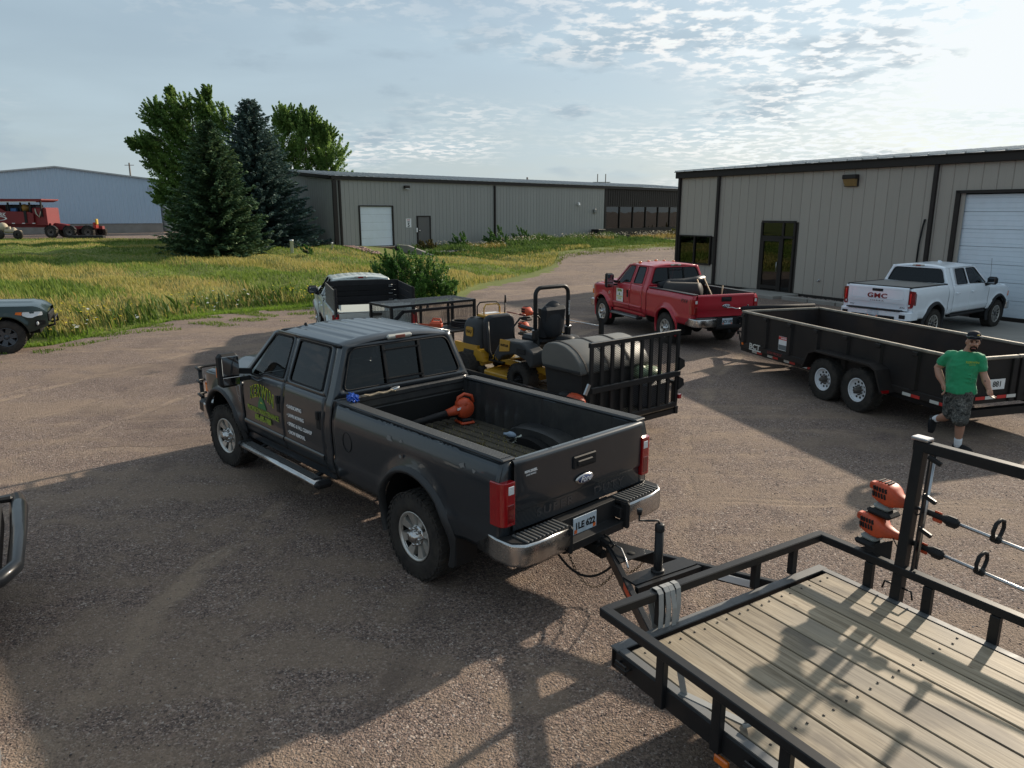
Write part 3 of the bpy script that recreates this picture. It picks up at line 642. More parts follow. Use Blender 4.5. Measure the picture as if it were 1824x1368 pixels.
# brown office end
b = MB(); b.box((36.2+3.3, .22, 4.75), (20.4, .3, 1.75)); b.box((39.5, .22, 1.2), (20.4, .3, 1.1)); b.box((29.38, .17, 3.1), (.16, .42, 5.0)); b.box((39.5, 2.4, 3), (20, .1, 5)); off = b.build('office_wall', TRIM, shed)
rb = MB()
for i in range(58): rb.box((29.6+i*.35, .055, 4.72), (.06, .03, 1.62))
tag(rb.build('cladding_rib', TRIM, off), kind='stuff')
for i in range(9):
    u = 29.62+i*2.16
    w = MB(); w.box((u+1.05, .10, 3.9), (2.16, .10, .08)); w.box((u+1.05, .10, 1.77), (2.16, .10, .08)); w.box((u, .10, 2.83), (.09, .10, 2.05)); wi = w.build('window', TRIM, off); MB().box((u+1.08, .16, 2.83), (2.07, .02, 2.05)).build('pane', WINGL, wi)
# dock door, man door, sign, fittings
w = MB(); w.box((1.95, -.02, 2.4), (.10, .1, 2.8)); w.box((4.78, -.02, 2.4), (.10, .1, 2.8)); w.box((3.36, -.02, 3.79), (2.9, .1, .08)); dd = w.build('dock_door', TRIM, shed)
for i in range(5): MB().box((3.36, .06, 1.0+.553*i+.275), (2.74, .05, .546), ch=.008).build('door_section', WHITEDOOR, dd)
dk = MB(); dk.box((3.36, -.12, .35), (3.4, .5, 1.15)); dk.build('dock_face', CONC, shed)
MB().box((3.36, -.42, .62), (2.4, .1, .62), ch=.02).build('dock_bumper_board', mat('rusty dock board', (.11, .06, .035), .8, var=.4, vscale=4, dirt=((.03, .025, .02), .6, 3, 2)), shed)
for u in (1.85, 4.85): MB().box((u, -.45, .75), (.42, .2, .42), ch=.03).build('dock_bumper', RUBBER, shed)
w = MB(); w.box((7.0, -.02, 2.05), (.09, .1, 2.05)); w.box((8.2, -.02, 2.05), (.09, .1, 2.05)); w.box((7.6, -.02, 3.06), (1.3, .1, .08)); md = w.build('steel_door', TRIM, shed); MB().box((7.6, .0, 2.04), (1.12, .05, 1.96), ch=.008).build('leaf', mat('grey door paint', (.115, .11, .105), .5), md); MB().sphere((7.16, -.08, 2.0), .06, 8, 6).build('handle', STEEL, md)
sg = MB().box((6.18, -.02, 2.58), (.50, .012, .64), ch=.004).build('speed_sign', WHITEP, shed, label='small white speed limit sign reading 5')
DECALB = mat('black print', (.012, .012, .012), .6)
fs = lambda u, z: (lambda x, y, e: (u+x, -.028-e, z+y))
text('5', .40, DECALB, sg, bold=.01, fn=fs(6.18, 2.42)); text('LIMIT', .11, DECALB, sg, bold=.002, fn=fs(6.18, 2.66)); text('SPEED', .11, mat('red print', (.45, .03, .03), .6), sg, bold=.002, fn=fs(6.18, 2.80))
w = MB(); w.box((6.05, -.12, 5.15), (.46, .22, .22), ch=.03); wl_ = w.build('wall_light', TRIM, shed); MB().box((6.05, -.14, 5.04), (.36, .14, .06)).build('lens', WHLENS, wl_)
MB().box((6.9, -.06, 2.05), (.12, .1, .32), ch=.02).build('meter_box', WHITEP, shed)
w = MB(); w.box((25.45, -.06, 4.1), (.24, .1, .24)); w.bar((25.45, -.1, 4.1), (25.2, -.4, 3.95), .12); w.build('security_camera', WHITEP, shed)
w = MB(); w.box((27.75, -.12, 3.45), (.34, .2, .4), ch=.05); w.build('wall_pack', mat('grey box', (.22, .22, .21), .5), shed)
w = MB(); w.box((27.6, -.7, Z2+.65), (1.1, .9, .8), ch=.03); tag(place(w.build('air_conditioner', BLACK), C2, az2), 'dark boxy air conditioner unit by the shed office corner', 'air conditioner')
# dock pit wing walls
for i, (u, lab) in enumerate(((1.3, 'low concrete wing wall left of the loading dock'), (5.1, 'sloping concrete wing wall right of the loading dock'))):
    w = MB().prism([(-.05, -.2), (-.05, 1.05), (-1.4, 1.02), (-4.2, .45), (-4.2, -.2)], u-.12, u+.12, 'yz'); o = w.build('wing_wall', CONC, None, bevel=.02); place(o, C2, az2); tag(o, lab, 'wall', 'dock wing walls')
stone_bed('rubble_stones', 'grey rubble stones among weeds right of the dock', 5.6, 9.5, -4.5, -1.2, C2, az2, 900, .12, [(.10, .085, .10), (.20, .17, .19), (.33, .30, .31)], .12)
stone_bed('rubble_stones', 'reddish rubble stones at the left dock wall', .0, 1.1, -3.8, -.6, C2, az2, 160, .13, [(.14, .08, .07), (.26, .17, .15), (.36, .30, .28)], .05)
kk = MB()
for i in range(9): kk.box((22.5+i*1.85, -3.9, Z2+.08), (1.8, .16, .2))
tag(place(kk.build('kerb', CONC), C2, az2), kind='structure')
# ---------------------------------------------------------------- blue shed far left
bs = thing('blue_shed', 'pale blue ribbed metal shed on a concrete base far left', 'building', (-45.44, 76.02, 1.2), .45)
b = MB(); hw = 9.15; nr = int(2*hw/.3)
V = []
for i in range(nr*3+1):
    u = -hw+i*.1; z = 6.55-1.05*abs(u)/hw; y = -.07 if i % 4 == 0 else 0; V += [(u, y, 1.0), (u, y, z)]
b.add(V, [(2*i, 2*i+2, 2*i+3, 2*i+1) for i in range(nr*3)]); b.add([(hw-.02, .0, 1.0), (hw-.02, 30, 1), (hw-.02, 30, 5.5), (hw-.02, 0, 5.5)], [(0, 1, 2, 3)]); b.build('wall', BLUEW, bs)
MB().box((0, 15.05, .42), (2*hw+.1, 30, 1.15)).build('concrete_base', CONC, bs)
r_ = MB(); r_.add([(-hw-.3, -.2, 5.48), (0, -.2, 6.62), (0, 30, 6.62), (-hw-.3, 30, 5.48), (hw+.3, -.2, 5.48), (hw+.3, 30, 5.48)], [(0, 1, 2, 3), (1, 4, 5, 2)]); r_.build('roof', ROOFM, bs, solid=.14)
w = MB(); w.box((8.4, -.15, 4.7), (.3, .3, .2)); w.build('wall_light', WHITEP, bs)
# white storage tank between the sheds
tk = thing('storage_tank', 'white ribbed storage tank standing right of the blue shed', 'tank', (-38.0, 85.5, 1.2))
tb = MB()
pr = [(0, 0)]
for i in range(24): pr += [(1.75, .0+i*.20), (1.80, .1+i*.20)]
pr += [(1.75, 4.8), (1.2, 5.2), (0, 5.3)]; tb.lathe(pr, 32); tb.build('shell', mat('white tank', (.52, .54, .55), .5, var=.06, vscale=.4), tk)
dn = MB(); dn.tube([(-2.15, -2.2, 0), (-2.15, -2.2, 4.6), (-2.3, -1.9, 5.2)], .28, 12); dn.build('vent_pipe', mat('galvanised pipe', (.30, .31, .31), .4, .6), tk)

# ================================================================ trees
BARK = mat('bark', (.10, .082, .065), .9, var=.35, vscale=8, bump=.5, bscale=14, stretch=(1, 1, .3))
def spruce(loc, H, Rb, label, cols, seed, top_bare=.0):
    rg = np.random.default_rng(seed); t = thing('spruce_tree', label, 'tree', loc, 0, 'spruce trees left of the long shed')
    MB().tube([(0, 0, -.3), (0, 0, H*.5), (0, 0, H*.97)], [.20, .12, .02], 9).build('trunk', BARK, t)
    V = []; nb = 0
    lev = np.linspace(.04, .985, int(H*9)); br = MB()
    for f in lev:
        z = f*H; rad = Rb*(1-f)**.70*(.86+.3*rg.random())+.10; nbr = max(5, int(13*(1-f)**.4)); a0 = rg.random()*6.28
        for k in range(nbr):
            a = a0+k*6.283/nbr+rg.normal(0, .18); L = rad*(.72+.36*rg.random()); droop = -.18-.22*(1-f)+rg.normal(0, .05)+.35*f
            ns = max(5, int(L*13)); s = np.linspace(.10, 1, ns)
            ca, sa = math.cos(a), math.sin(a)
            zc = z+L*(droop*s+.34*s*s*(1-.4*f)); xr = L*s
            if f < .9 and k % 3 == 0: br.tube([(0, 0, z), (ca*L*.5, sa*L*.5, zc[ns//2]), (ca*L, sa*L, zc[-1])], [.025, .014, .004], 4, caps=False)
            # needle sprays: narrow diamonds fanning from the branch
            for q in range(4 if f < .85 else 5):
                side = rg.uniform(-1.15, 1.15, ns)*(1.05-.35*s); ln = (.20+.20*rg.random(ns))*(1.1-.35*s)*(.75+.25*(1-f)); aa = a+side
                d = np.stack([np.cos(aa), np.sin(aa), rg.uniform(-.5, .22, ns)], -1); d /= np.linalg.norm(d, axis=1)[:, None]
                p = np.stack([ca*xr, sa*xr, zc+rg.normal(0, .03, ns)], -1)
                up = np.stack([-np.sin(aa), np.cos(aa), rg.normal(0, .6, ns)], -1); w = (.035+.03*rg.random(ns))[:, None]
                m_ = p+d*ln[:, None]*.45
                V.append(np.stack([p, m_+up*w, p+d*ln[:, None], m_-up*w], 1))
    br.build('branch', BARK, t)
    V = np.concatenate(V); n = len(V); me = fast_mesh(bpy.data.meshes.new('crown'), V.reshape(-1, 3), np.arange(n*4).reshape(n, 4)); me.materials.append(leafmat('needles%d' % seed, cols, .12, .6, .9))
    link('crown', me, t); return t
spruce((-17.4, 44.2, .62), 7.85, 3.05, 'dark green conical spruce, the nearer and shorter of the two', [(.022, .052, .030), (.052, .105, .054), (.105, .175, .078), (.19, .245, .095)], 3)
spruce((-17.1, 50.6, .75), 9.75, 3.95, 'taller bluish spruce behind the dark green one', [(.026, .054, .052), (.06, .108, .098), (.115, .178, .155), (.20, .26, .215)], 5)
def leafy(name, label, loc, limbs, cols, nleaf, leaf, seed, trunk, cat='tree', group=None, wind=(-.4, 0, .2), spread=.55, trans=.55, clumps=26, bark=BARK):
    """limbs: list of polylines; leaves gather in clumps along the outer limbs"""
    rg = np.random.default_rng(seed); t = thing(name, label, cat, loc, 0, group); tr = MB()
    for pts, r0, r1 in trunk: tr.tube(pts, list(np.linspace(r0, r1, len(pts))), 9)
    tr.build('trunk', bark, t)
    C_ = []; tw = MB(); wv = np.array(wind, float)
    for (c, r) in limbs:
        c = np.array(c, float); r = np.array(r, float)
        for i in range(clumps):
            d = rg.normal(size=3); d /= np.linalg.norm(d); q = c+d*r*(.30+.72*rg.random()**.6)
            ax = d*.55+wv*1.1+np.array([0, 0, .45])+rg.normal(size=3)*.18; ax /= np.linalg.norm(ax); C_.append((q, ax, (.55+.55*rg.random())*np.mean(r)*.62))
            if i % 3 == 0: tw.tube([tuple(c+(rg.random(3)-.5)*r*.3), tuple((c+q)/2+np.array([0, 0, -.1])), tuple(q)], [.03, .018, .006], 4, caps=False)
    tw.build('branch', bark, t)
    per = max(8, int(nleaf/len(C_))); V = []
    for q, ax, rr in C_:
        n = per; tt = rg.random((n, 1)); w_ = rr*.30*(1.05-tt*.80)*rg.random((n, 1))**.5; d = rg.normal(size=(n, 3)); d -= ax*(d@ax)[:, None]; d /= np.linalg.norm(d, axis=1)[:, None]
        p = q+ax*rr*(tt*1.75-.65)+d*w_
        a = rg.normal(size=(n, 3))+ax*.8; a /= np.linalg.norm(a, axis=1)[:, None]; b_ = np.cross(a, rg.normal(size=(n, 3))); b_ /= np.linalg.norm(b_, axis=1)[:, None]
        s = leaf*(.6+.8*rg.random((n, 1)))
        V.append(np.stack([p-a*s, p+b_*s*.62, p+a*s, p-b_*s*.62], 1))
    V = np.concatenate(V); n = len(V); me = fast_mesh(bpy.data.meshes.new('crown'), V.reshape(-1, 3), np.arange(n*4).reshape(n, 4)); me.materials.append(leafmat(name+str(seed), cols, trans, .5, .5)); link('crown', me, t); return t
CW = [(.045, .10, .028), (.09, .18, .046), (.16, .27, .07), (.25, .36, .10)]
# wind-bent cottonwood behind the spruces: centres measured from the photograph (metres from the trunk foot)
leafy('cottonwood_tree', 'wind-swept cottonwood leaning left behind the spruces', (-23.6, 58, -.1),
      [((-1.2, 0, 4.2), (1.5, 1.3, 1.3)), ((-2.4, .2, 6.1), (1.5, 1.3, 1.2)), ((-.4, 0, 6.6), (1.7, 1.5, 1.6)), ((-3.9, 0, 8.3), (1.15, .9, .75)), ((-2.4, 0, 8.9), (1.3, 1.2, 1.2)), ((-.6, .2, 9.2), (1.6, 1.3, 1.5)), ((-3.0, 0, 10.6), (.9, .8, .9)), ((-1.0, 0, 11.0), (.85, .8, 1.15)), ((.7, 0, 11.0), (.75, .7, 1.1)), ((1.9, 0, 9.9), (.8, .8, 1.2)), ((1.6, 0, 7.6), (1.4, 1.2, 1.5)), ((3.4, .5, 9.8), (.38, .5, .9)), ((3.2, .5, 7.6), (.7, .7, 1.4)), ((-2.0, 0, 3.0), (1.0, .9, .6)), ((-1.6, 0, 7.4), (1.6, 1.2, 1.2)), ((-3.2, 0, 7.2), (1.0, .8, .8)), ((.4, 0, 8.6), (1.6, 1.2, 1.6)), ((-1.8, 0, 10.0), (1.2, 1.0, 1.2)), ((-2.9, 0, 4.6), (.9, .8, .8)), ((-1.3, 0, 5.2), (1.6, 1.2, 1.2)), ((-1.7, 0, 11.9), (.35, .35, .6)), ((1.0, 0, 12.1), (.35, .35, .5)), ((-4.7, 0, 8.5), (.5, .5, .35))],
      CW, 150000, .068, 11, [([(0, 0, -.3), (-.1, 0, 2.5), (-.2, .1, 6), (-.3, 0, 10.5)], .32, .05), ([(-.1, 0, 2.5), (-1.6, 0, 5.5), (-3.0, 0, 8.5)], .18, .03), ([(-.1, 0, 3.0), (1.2, 0, 6), (1.8, 0, 9.5)], .16, .03)], clumps=75)
leafy('cottonwood_tree', 'rounded cottonwood rising behind the long grey shed', (-23.2, 86, -.7),
      [((-2.6, 0, 7), (2.2, 2, 2.4)), ((.2, 0, 6.4), (2.6, 2.2, 2.4)), ((3.2, 0, 6.2), (2.2, 2, 2.4)), ((-2.7, 0, 11), (2.0, 1.8, 2.2)), ((0, 0, 11.2), (2.3, 2, 2.8)), ((2.5, 0, 10.0), (2.0, 1.8, 2.3)), ((-1.9, 0, 14.0), (1.4, 1.2, 1.4)), ((.5, 0, 13.7), (1.5, 1.2, 1.3)), ((2.4, 0, 12.4), (1.1, 1.1, 1.1)), ((4.2, 0, 4.6), (1.2, 1.2, 1.7)), ((-3.7, 0, 9), (1.0, 1, 2.4))],
      CW, 110000, .105, 12, [([(0, 0, -.3), (0, 0, 4), (.2, .1, 9), (0, 0, 13.5)], .36, .05), ([(0, 0, 3), (-2, 0, 8), (-2.5, 0, 12)], .2, .03), ([(0, 0, 3), (1.8, 0, 7), (2.6, 0, 10.5)], .2, .03)], wind=(.12, 0, .35), clumps=90)
BU = [(.018, .055, .014), (.040, .11, .024), (.08, .19, .04), (.15, .28, .07)]
leafy('shrub', 'dense green shrub on the bank behind the white flatbed-sided pickup', (-4.15, 29.4, -.05),
      [((-.9, 0, .75), (.85, .8, .62)), ((.05, 0, 1.05), (.95, .9, .75)), ((.95, -.1, .75), (.75, .8, .62)), ((1.5, -.2, .42), (.5, .6, .40)), ((-.2, -.5, .5), (1.1, .6, .45)), ((-.5, 0, 1.45), (.55, .5, .32))], BU, 42000, .034, 21, [([(0, 0, -.1), (-.2, 0, .9)], .04, .01), ([(.2, 0, -.1), (.5, 0, .9)], .04, .01)], 'shrub', wind=(-.1, -.05, .25), trans=.4, clumps=60)
shp = lambda u, v: (C2[0]+u*SHD[0]+v*SHN[0], C2[1]+u*SHD[1]+v*SHN[1])
for i, (u, v, s, lab) in enumerate(((13.6, -1.6, 1.05, 'round dark green bush against the long shed wall'), (16.6, -1.5, .85, 'smaller green bush right of the shed downspout'), (9.8, -1.7, .85, 'bushy weed right of the grey steel door'), (26.6, -1.0, .5, 'low green weed clump near the dark air conditioner'), (39.3, -1.6, .75, 'bush with yellow tips below the office windows'), (42.5, -1.5, .85, 'rightmost yellow flowering bush below the office windows'), (6.6, -1.6, .7, 'straggly brownish bush left of the grey steel door'))):
    x_, y_ = shp(u, v); leafy('bush', lab, (x_, y_, float(height(x_, y_))-.02), [((0, 0, s*.8), (s*.75, s*.75, s*.7)), ((s*.5, 0, s*.6), (s*.55, s*.5, s*.5)), ((-s*.5, 0, s*.55), (s*.5, s*.5, s*.5))], BU if i < 4 else ([(.03, .06, .012), (.08, .12, .02), (.20, .17, .03), (.42, .30, .03)] if i < 6 else [(.05, .05, .02), (.11, .10, .03), (.2, .15, .06)]), 3200, .055, 40+i, [([(0, 0, 0), (0, 0, s)], .04, .01)], 'bush', 'bushes along the long shed', trans=.3, clumps=12)
x_, y_ = -11.7, 42.6; leafy('bush', 'small dark bush in the grass right of the white standpipe', (x_, y_, float(height(x_, y_))), [((0, 0, .35), (.4, .35, .3))], BU, 700, .05, 60, [([(0, 0, 0), (0, 0, .3)], .02, .01)], 'bush', trans=.3, clumps=14)
# standpipes
for (x_, y_, h_, r_, lab) in ((-13.15, 44.6, .80, .10, 'white plastic standpipe in the grass beside the spruces'), (-11.75, 48.8, .45, .06, 'short pale standpipe near the shed corner')):
    o = MB().lathe([(0, -.1), (r_, -.1), (r_, h_-.08), (r_*1.15, h_-.08), (r_*1.15, h_), (0, h_+.01)], 14).build('standpipe', WHITEP); o.location = (x_, y_, float(height(x_, y_))); tag(o, lab, 'pipe')
# power line far off
POLE = mat('weathered pole', (.16, .14, .12), .9)
def pole(x, y, zt, lab, r=.14, arms=1):
    t = thing('utility_pole', lab, 'pole', (x, y, .5), 0, 'far utility poles'); MB().tube([(0, 0, -.3), (0, 0, zt)], [r, r*.7], 8).build('post', POLE, t)
    for k in range(arms): MB().box((0, 0, zt-.6-k*1.0), (2.4, .12, .14)).build('crossarm', POLE, t)
    return t
pole(-99, 198, 15.2, 'slim pole behind the blue shed roof', .28, 1); pole(3.6, 180, 10.8, 'lone bare pole above the long shed roof', .3, 0); pole(24.8, 265, 11.0, 'short faint pole left of the twin power poles', .2, 0)
pw = thing('power_pylon', 'twin-legged wooden power pylon on the horizon', 'pylon', (33.5, 285, .5))
for sx_ in (-1.5, 1.5): MB().tube([(sx_, 0, 0), (sx_, 0, 16.6)], [.24, .17], 8).build('post', POLE, pw)
MB().box((0, 0, 13.6), (6.6, .2, .25)).build('crossarm', POLE, pw)
br = MB(); br.bar((-1.5, 0, 13.4), (1.5, 0, 9.8), .12); br.bar((1.5, 0, 13.4), (-1.5, 0, 9.8), .12); br.build('brace', POLE, pw)
for sx_, lab in ((-3.0, 'left'), (0, 'middle'), (3.0, 'right')):
    w = MB(); pts = [(33.5+sx_+(x_-33.5)*1.0, 285+abs(x_-33.5)*.15, 14.0-4.5*math.sin(math.pi*min(1, abs(x_-33.5)/110))) for x_ in np.linspace(33.5, -170, 24)]
    w.tube(pts, .045, 4, caps=False); tag(w.build('power_line', POLE), 'thin '+lab+' power line strung left from the pylon', 'cable', 'power lines')

# ================================================================ wheels
def wheel_meshes(rt, wt, rr, style, rimmat, key, hubmat=None, tread=36):
    """tyre and rim meshes, axis along y, outer face towards +y"""
    t = MB(); h = wt/2
    prof = [(rr*.98, -h*.80), (rr*1.06, -h*.92), (rr*1.25, -h*1.0), (rt*.93, -h*.97), (rt*.985, -h*.86), (rt*.99, -h*.5), (rt*.99, h*.5), (rt*.985, h*.86), (rt*.93, h*.97), (rr*1.25, h*1.0), (rr*1.13, h*.98), (rr*1.06, h*.92), (rr*.98, h*.80)]
    t.lathe(prof, 48, 'y')
    for i in range(tread):
        a = 2*math.pi*i/tread
        for q, (y0, da) in enumerate(((-.74, 0), (-.26, .5), (.26, 0), (.74, .5))):
            b = a+da*2*math.pi/tread; k = len(t.v); t.box((0, y0*h, rt*.992), (2*math.pi*rt/tread*.62, h*(.46 if abs(y0) > .5 else .40), rt*.028), (0, 0, .25*(1 if q % 2 else -1)))
            t.xf(Matrix.Rotation(b, 4, 'Y'), k)
        k = len(t.v); t.box((0, h*.955, rt*.915), (2*math.pi*rt/tread*.5, h*.10, rt*.07)); t.xf(Matrix.Rotation(a, 4, 'Y'), k)
    r = MB()
    r.lathe([(rr*1.0, h*.86), (rr*1.03, h*.93), (rr*.97, h*.93), (rr*.93, h*.80)], 40, 'y')
    hub = MB(); barrel = MB(); hole = MB()
    if style == 'truck':          # eight broad machined spokes
        n = 8; yo = h*.70
        for i in range(n):
            a = 2*math.pi*i/n; k = len(r.v)
            w0, w1 = .034*rr/.23, .086*rr/.23; r0, r1 = rr*.34, rr*.93
            r.add([(-w0*.52, yo-.01, r0), (w0*.52, yo-.01, r0), (w1*.53, yo+.015, r1), (-w1*.53, yo+.015, r1), (-w0*.75, yo-.055, r0), (w0*.75, yo-.055, r0), (w1*.66, yo-.05, r1), (-w1*.66, yo-.05, r1)], [(0, 1, 2, 3), (1, 5, 6, 2), (0, 3, 7, 4), (4, 7, 6, 5)])
            r.xf(Matrix.Rotation(a, 4, 'Y'), k)
        r.lathe([(rr*.90, yo+.005), (rr*.985, yo+.02)], 40, 'y')
        hub.lathe([(rr*.44, yo-.06), (rr*.44, yo-.01), (rr*.40, yo+.0), (rr*.36, yo+.005), (rr*.25, yo+.01), (rr*.235, yo+.055), (rr*.16, yo+.075), (0, yo+.08)], 28, 'y')
        for i in range(8):
            a = 2*math.pi*(i+.5)/8; hub.lathe([(.017, yo-.03), (.017, yo+.035), (.011, yo+.045), (0, yo+.045)], 8, 'y', (rr*.345*math.sin(a), 0, rr*.345*math.cos(a)))
    elif style == 'split':        # black wheel with machined split spokes
        n = 6; yo = h*.62
        for i in range(n):
            a = 2*math.pi*i/n
            for q in (-1, 1):
                k = len(r.v); r.bar((q*.018, yo+.01, rr*.30), (q*.058, yo+.03, rr*.96), .020, .03, up=(0, 1, 0)); r.xf(Matrix.Rotation(a, 4, 'Y'), k)
            k = len(hub.v); hub.box((0, yo-.02, rr*.62), (.13, .03, rr*.66)); hub.xf(Matrix.Rotation(a, 4, 'Y'), k)
        hub.lathe([(rr*.34, yo-.05), (rr*.34, yo), (rr*.14, yo+.005), (rr*.12, yo+.03), (0, yo+.03)], 24, 'y')
    elif style == 'mod':          # closed steel disc; dark discs laid on it stand in for shaded holes
        n = 10; yo = h*.42
        r.lathe([(rr*.95, yo+.05), (rr*.86, yo+.015), (rr*.78, yo), (rr*.50, yo+.0), (rr*.42, yo-.012), (rr*.28, yo)], 40, 'y')
        for i in range(n):
            a = 2*math.pi*i/n; hole.lathe([(.105*rr, yo+.004), (0, yo+.004)], 10, 'y', (rr*.66*math.sin(a), 0, rr*.66*math.cos(a)))
        hub.lathe([(rr*.30, yo-.04), (rr*.30, yo+.015), (rr*.22, yo+.05), (rr*.20, yo+.10), (rr*.15, yo+.115), (0, yo+.115)], 20, 'y')
        for i in range(8):
            a = 2*math.pi*(i+.5)/8; hub.lathe([(.013, yo), (.013, yo+.04), (0, yo+.045)], 6, 'y', (rr*.385*math.sin(a), 0, rr*.385*math.cos(a)))
    elif style == 'six':
        n = 6; yo = h*.66
        for i in range(n):
            a = 2*math.pi*(i+.5)/n; k = len(r.v); r.add([(-.045, yo, rr*.24), (.045, yo, rr*.24), (.062, yo+.02, rr*.97), (-.062, yo+.02, rr*.97), (-.06, yo-.05, rr*.24), (.06, yo-.05, rr*.24), (.08, yo-.04, rr*.97), (-.08, yo-.04, rr*.97)], [(0, 1, 2, 3), (1, 5, 6, 2), (0, 3, 7, 4)]); r.xf(Matrix.Rotation(a, 4, 'Y'), k)
        hub.lathe([(rr*.30, yo-.04), (rr*.29, yo+.0), (rr*.19, yo+.005), (rr*.18, yo+.03), (rr*.12, yo+.035), (0, yo+.03)], 24, 'y')
    barrel.lathe([(rr*.93, h*.80), (rr*.91, h*.3), (rr*.90, -h*.1), (rr*.55, -h*.12), (rr*.18, -h*.05), (0, -h*.05)], 32, 'y')  # rim barrel coloured dark so the spoke slots look shaded
    return {'tyre': t.mesh('tyre', RUBBER), 'rim': r.mesh('rim', rimmat), 'hub_cap': hub.mesh('hub_cap', hubmat or CHROME), 'dark_barrel_disc': barrel.mesh('dark_barrel_disc', DARK), 'rim_dark_disc': hole.mesh('rim_dark_disc', DARK) if hole.v else None}
def put_wheel(ms, parent, x, y, z, steer=0., spin=0.):
    side = 1 if y > 0 else -1
    o = link('wheel', ms['tyre'], parent); o.name = 'wheel'; o.location = (x, y, z); o.rotation_euler = Euler((0, spin, (0 if side > 0 else math.pi)+steer), 'XYZ')
    for nm in ('rim', 'hub_cap', 'dark_barrel_disc'): link(nm, ms[nm], o)
    if ms['rim_dark_disc']: tag(link('rim_dark_disc', ms['rim_dark_disc'], o), kind='stuff')
    return o
ALLOY = mat('machined alloy', (.62, .60, .56), .34, .75, var=.06, dirt=((.26, .23, .20), .3, 7, 2.2))
RIMBLK = mat('black wheel paint', (.02, .022, .026), .3, .3, coat=.4)
RIMBLU = mat('grey wheel paint', (.07, .08, .095), .32, .5, coat=.4)
RIMWHT = mat('white wheel paint', (.78, .82, .86), .45, var=.05, dirt=((.35, .3, .26), .3, 9, 2.2))
# ================================================================ pickups
def paint(name, col, metal=.25, dirtc=(.115, .112, .108), da=.22, rough=.30):
    return mat(name, col, rough, metal, var=.06, vscale=3, coat=.5, dirt=(dirtc, da, 2.2, 2.0), bump=.008, bscale=3)
GREYP = paint('grey truck paint', (.023, .029, .036), .25, da=.07, rough=.27)
REDP = paint('red truck paint', (.44, .013, .030), .12, (.20, .06, .05), .14)
WHTP = paint('white truck paint', (.80, .86, .92), .0, (.45, .45, .45), .08)
GRNP = paint('dark green paint', (.012, .030, .028), .35, da=.12)
CARGL = glass('tinted car glass', (.055, .06, .065), 1.52)
CLRGL = glass('clear car glass', (.42, .48, .47), 1.50)
LINER = mat('black bed liner', (.030, .032, .035), .30, var=.3, vscale=9, dirt=((.11, .10, .085), .45, 3.0, 2.4), bump=.2, bscale=120)
RIBPAD = mat('grey ribbed plastic', (.10, .10, .098), .5, var=.1)
SEAT = mat('grey seat cloth', (.12, .12, .12), .9, var=.2)
def interp(tab):
    a = np.array(tab); return lambda z: float(np.interp(z, a[:, 0], a[:, 1]))
def plate(parent, x, z, txt, yaw_face=-1, w=.31, h=.155, y=0):
    p = MB().box((x, y, z), (.006, w, h), ch=.002).build('licence_plate', mat('plate face', (.50, .58, .64), .4, var=.35, vscale=9), parent)
    if txt: text(txt, h*.56, DECALB, p, bold=.003, sx=.95, fn=lambda a, b, e: (x-.005-e*.3, y-a, z+b-.006))
    for q in (-1, 1): MB().box((x-.004, y+q*w*.40, z-h*.34), (.004, .034, .034)).build('sticker', mat('orange sticker', (.75, .15, .03), .5), p)
    return p
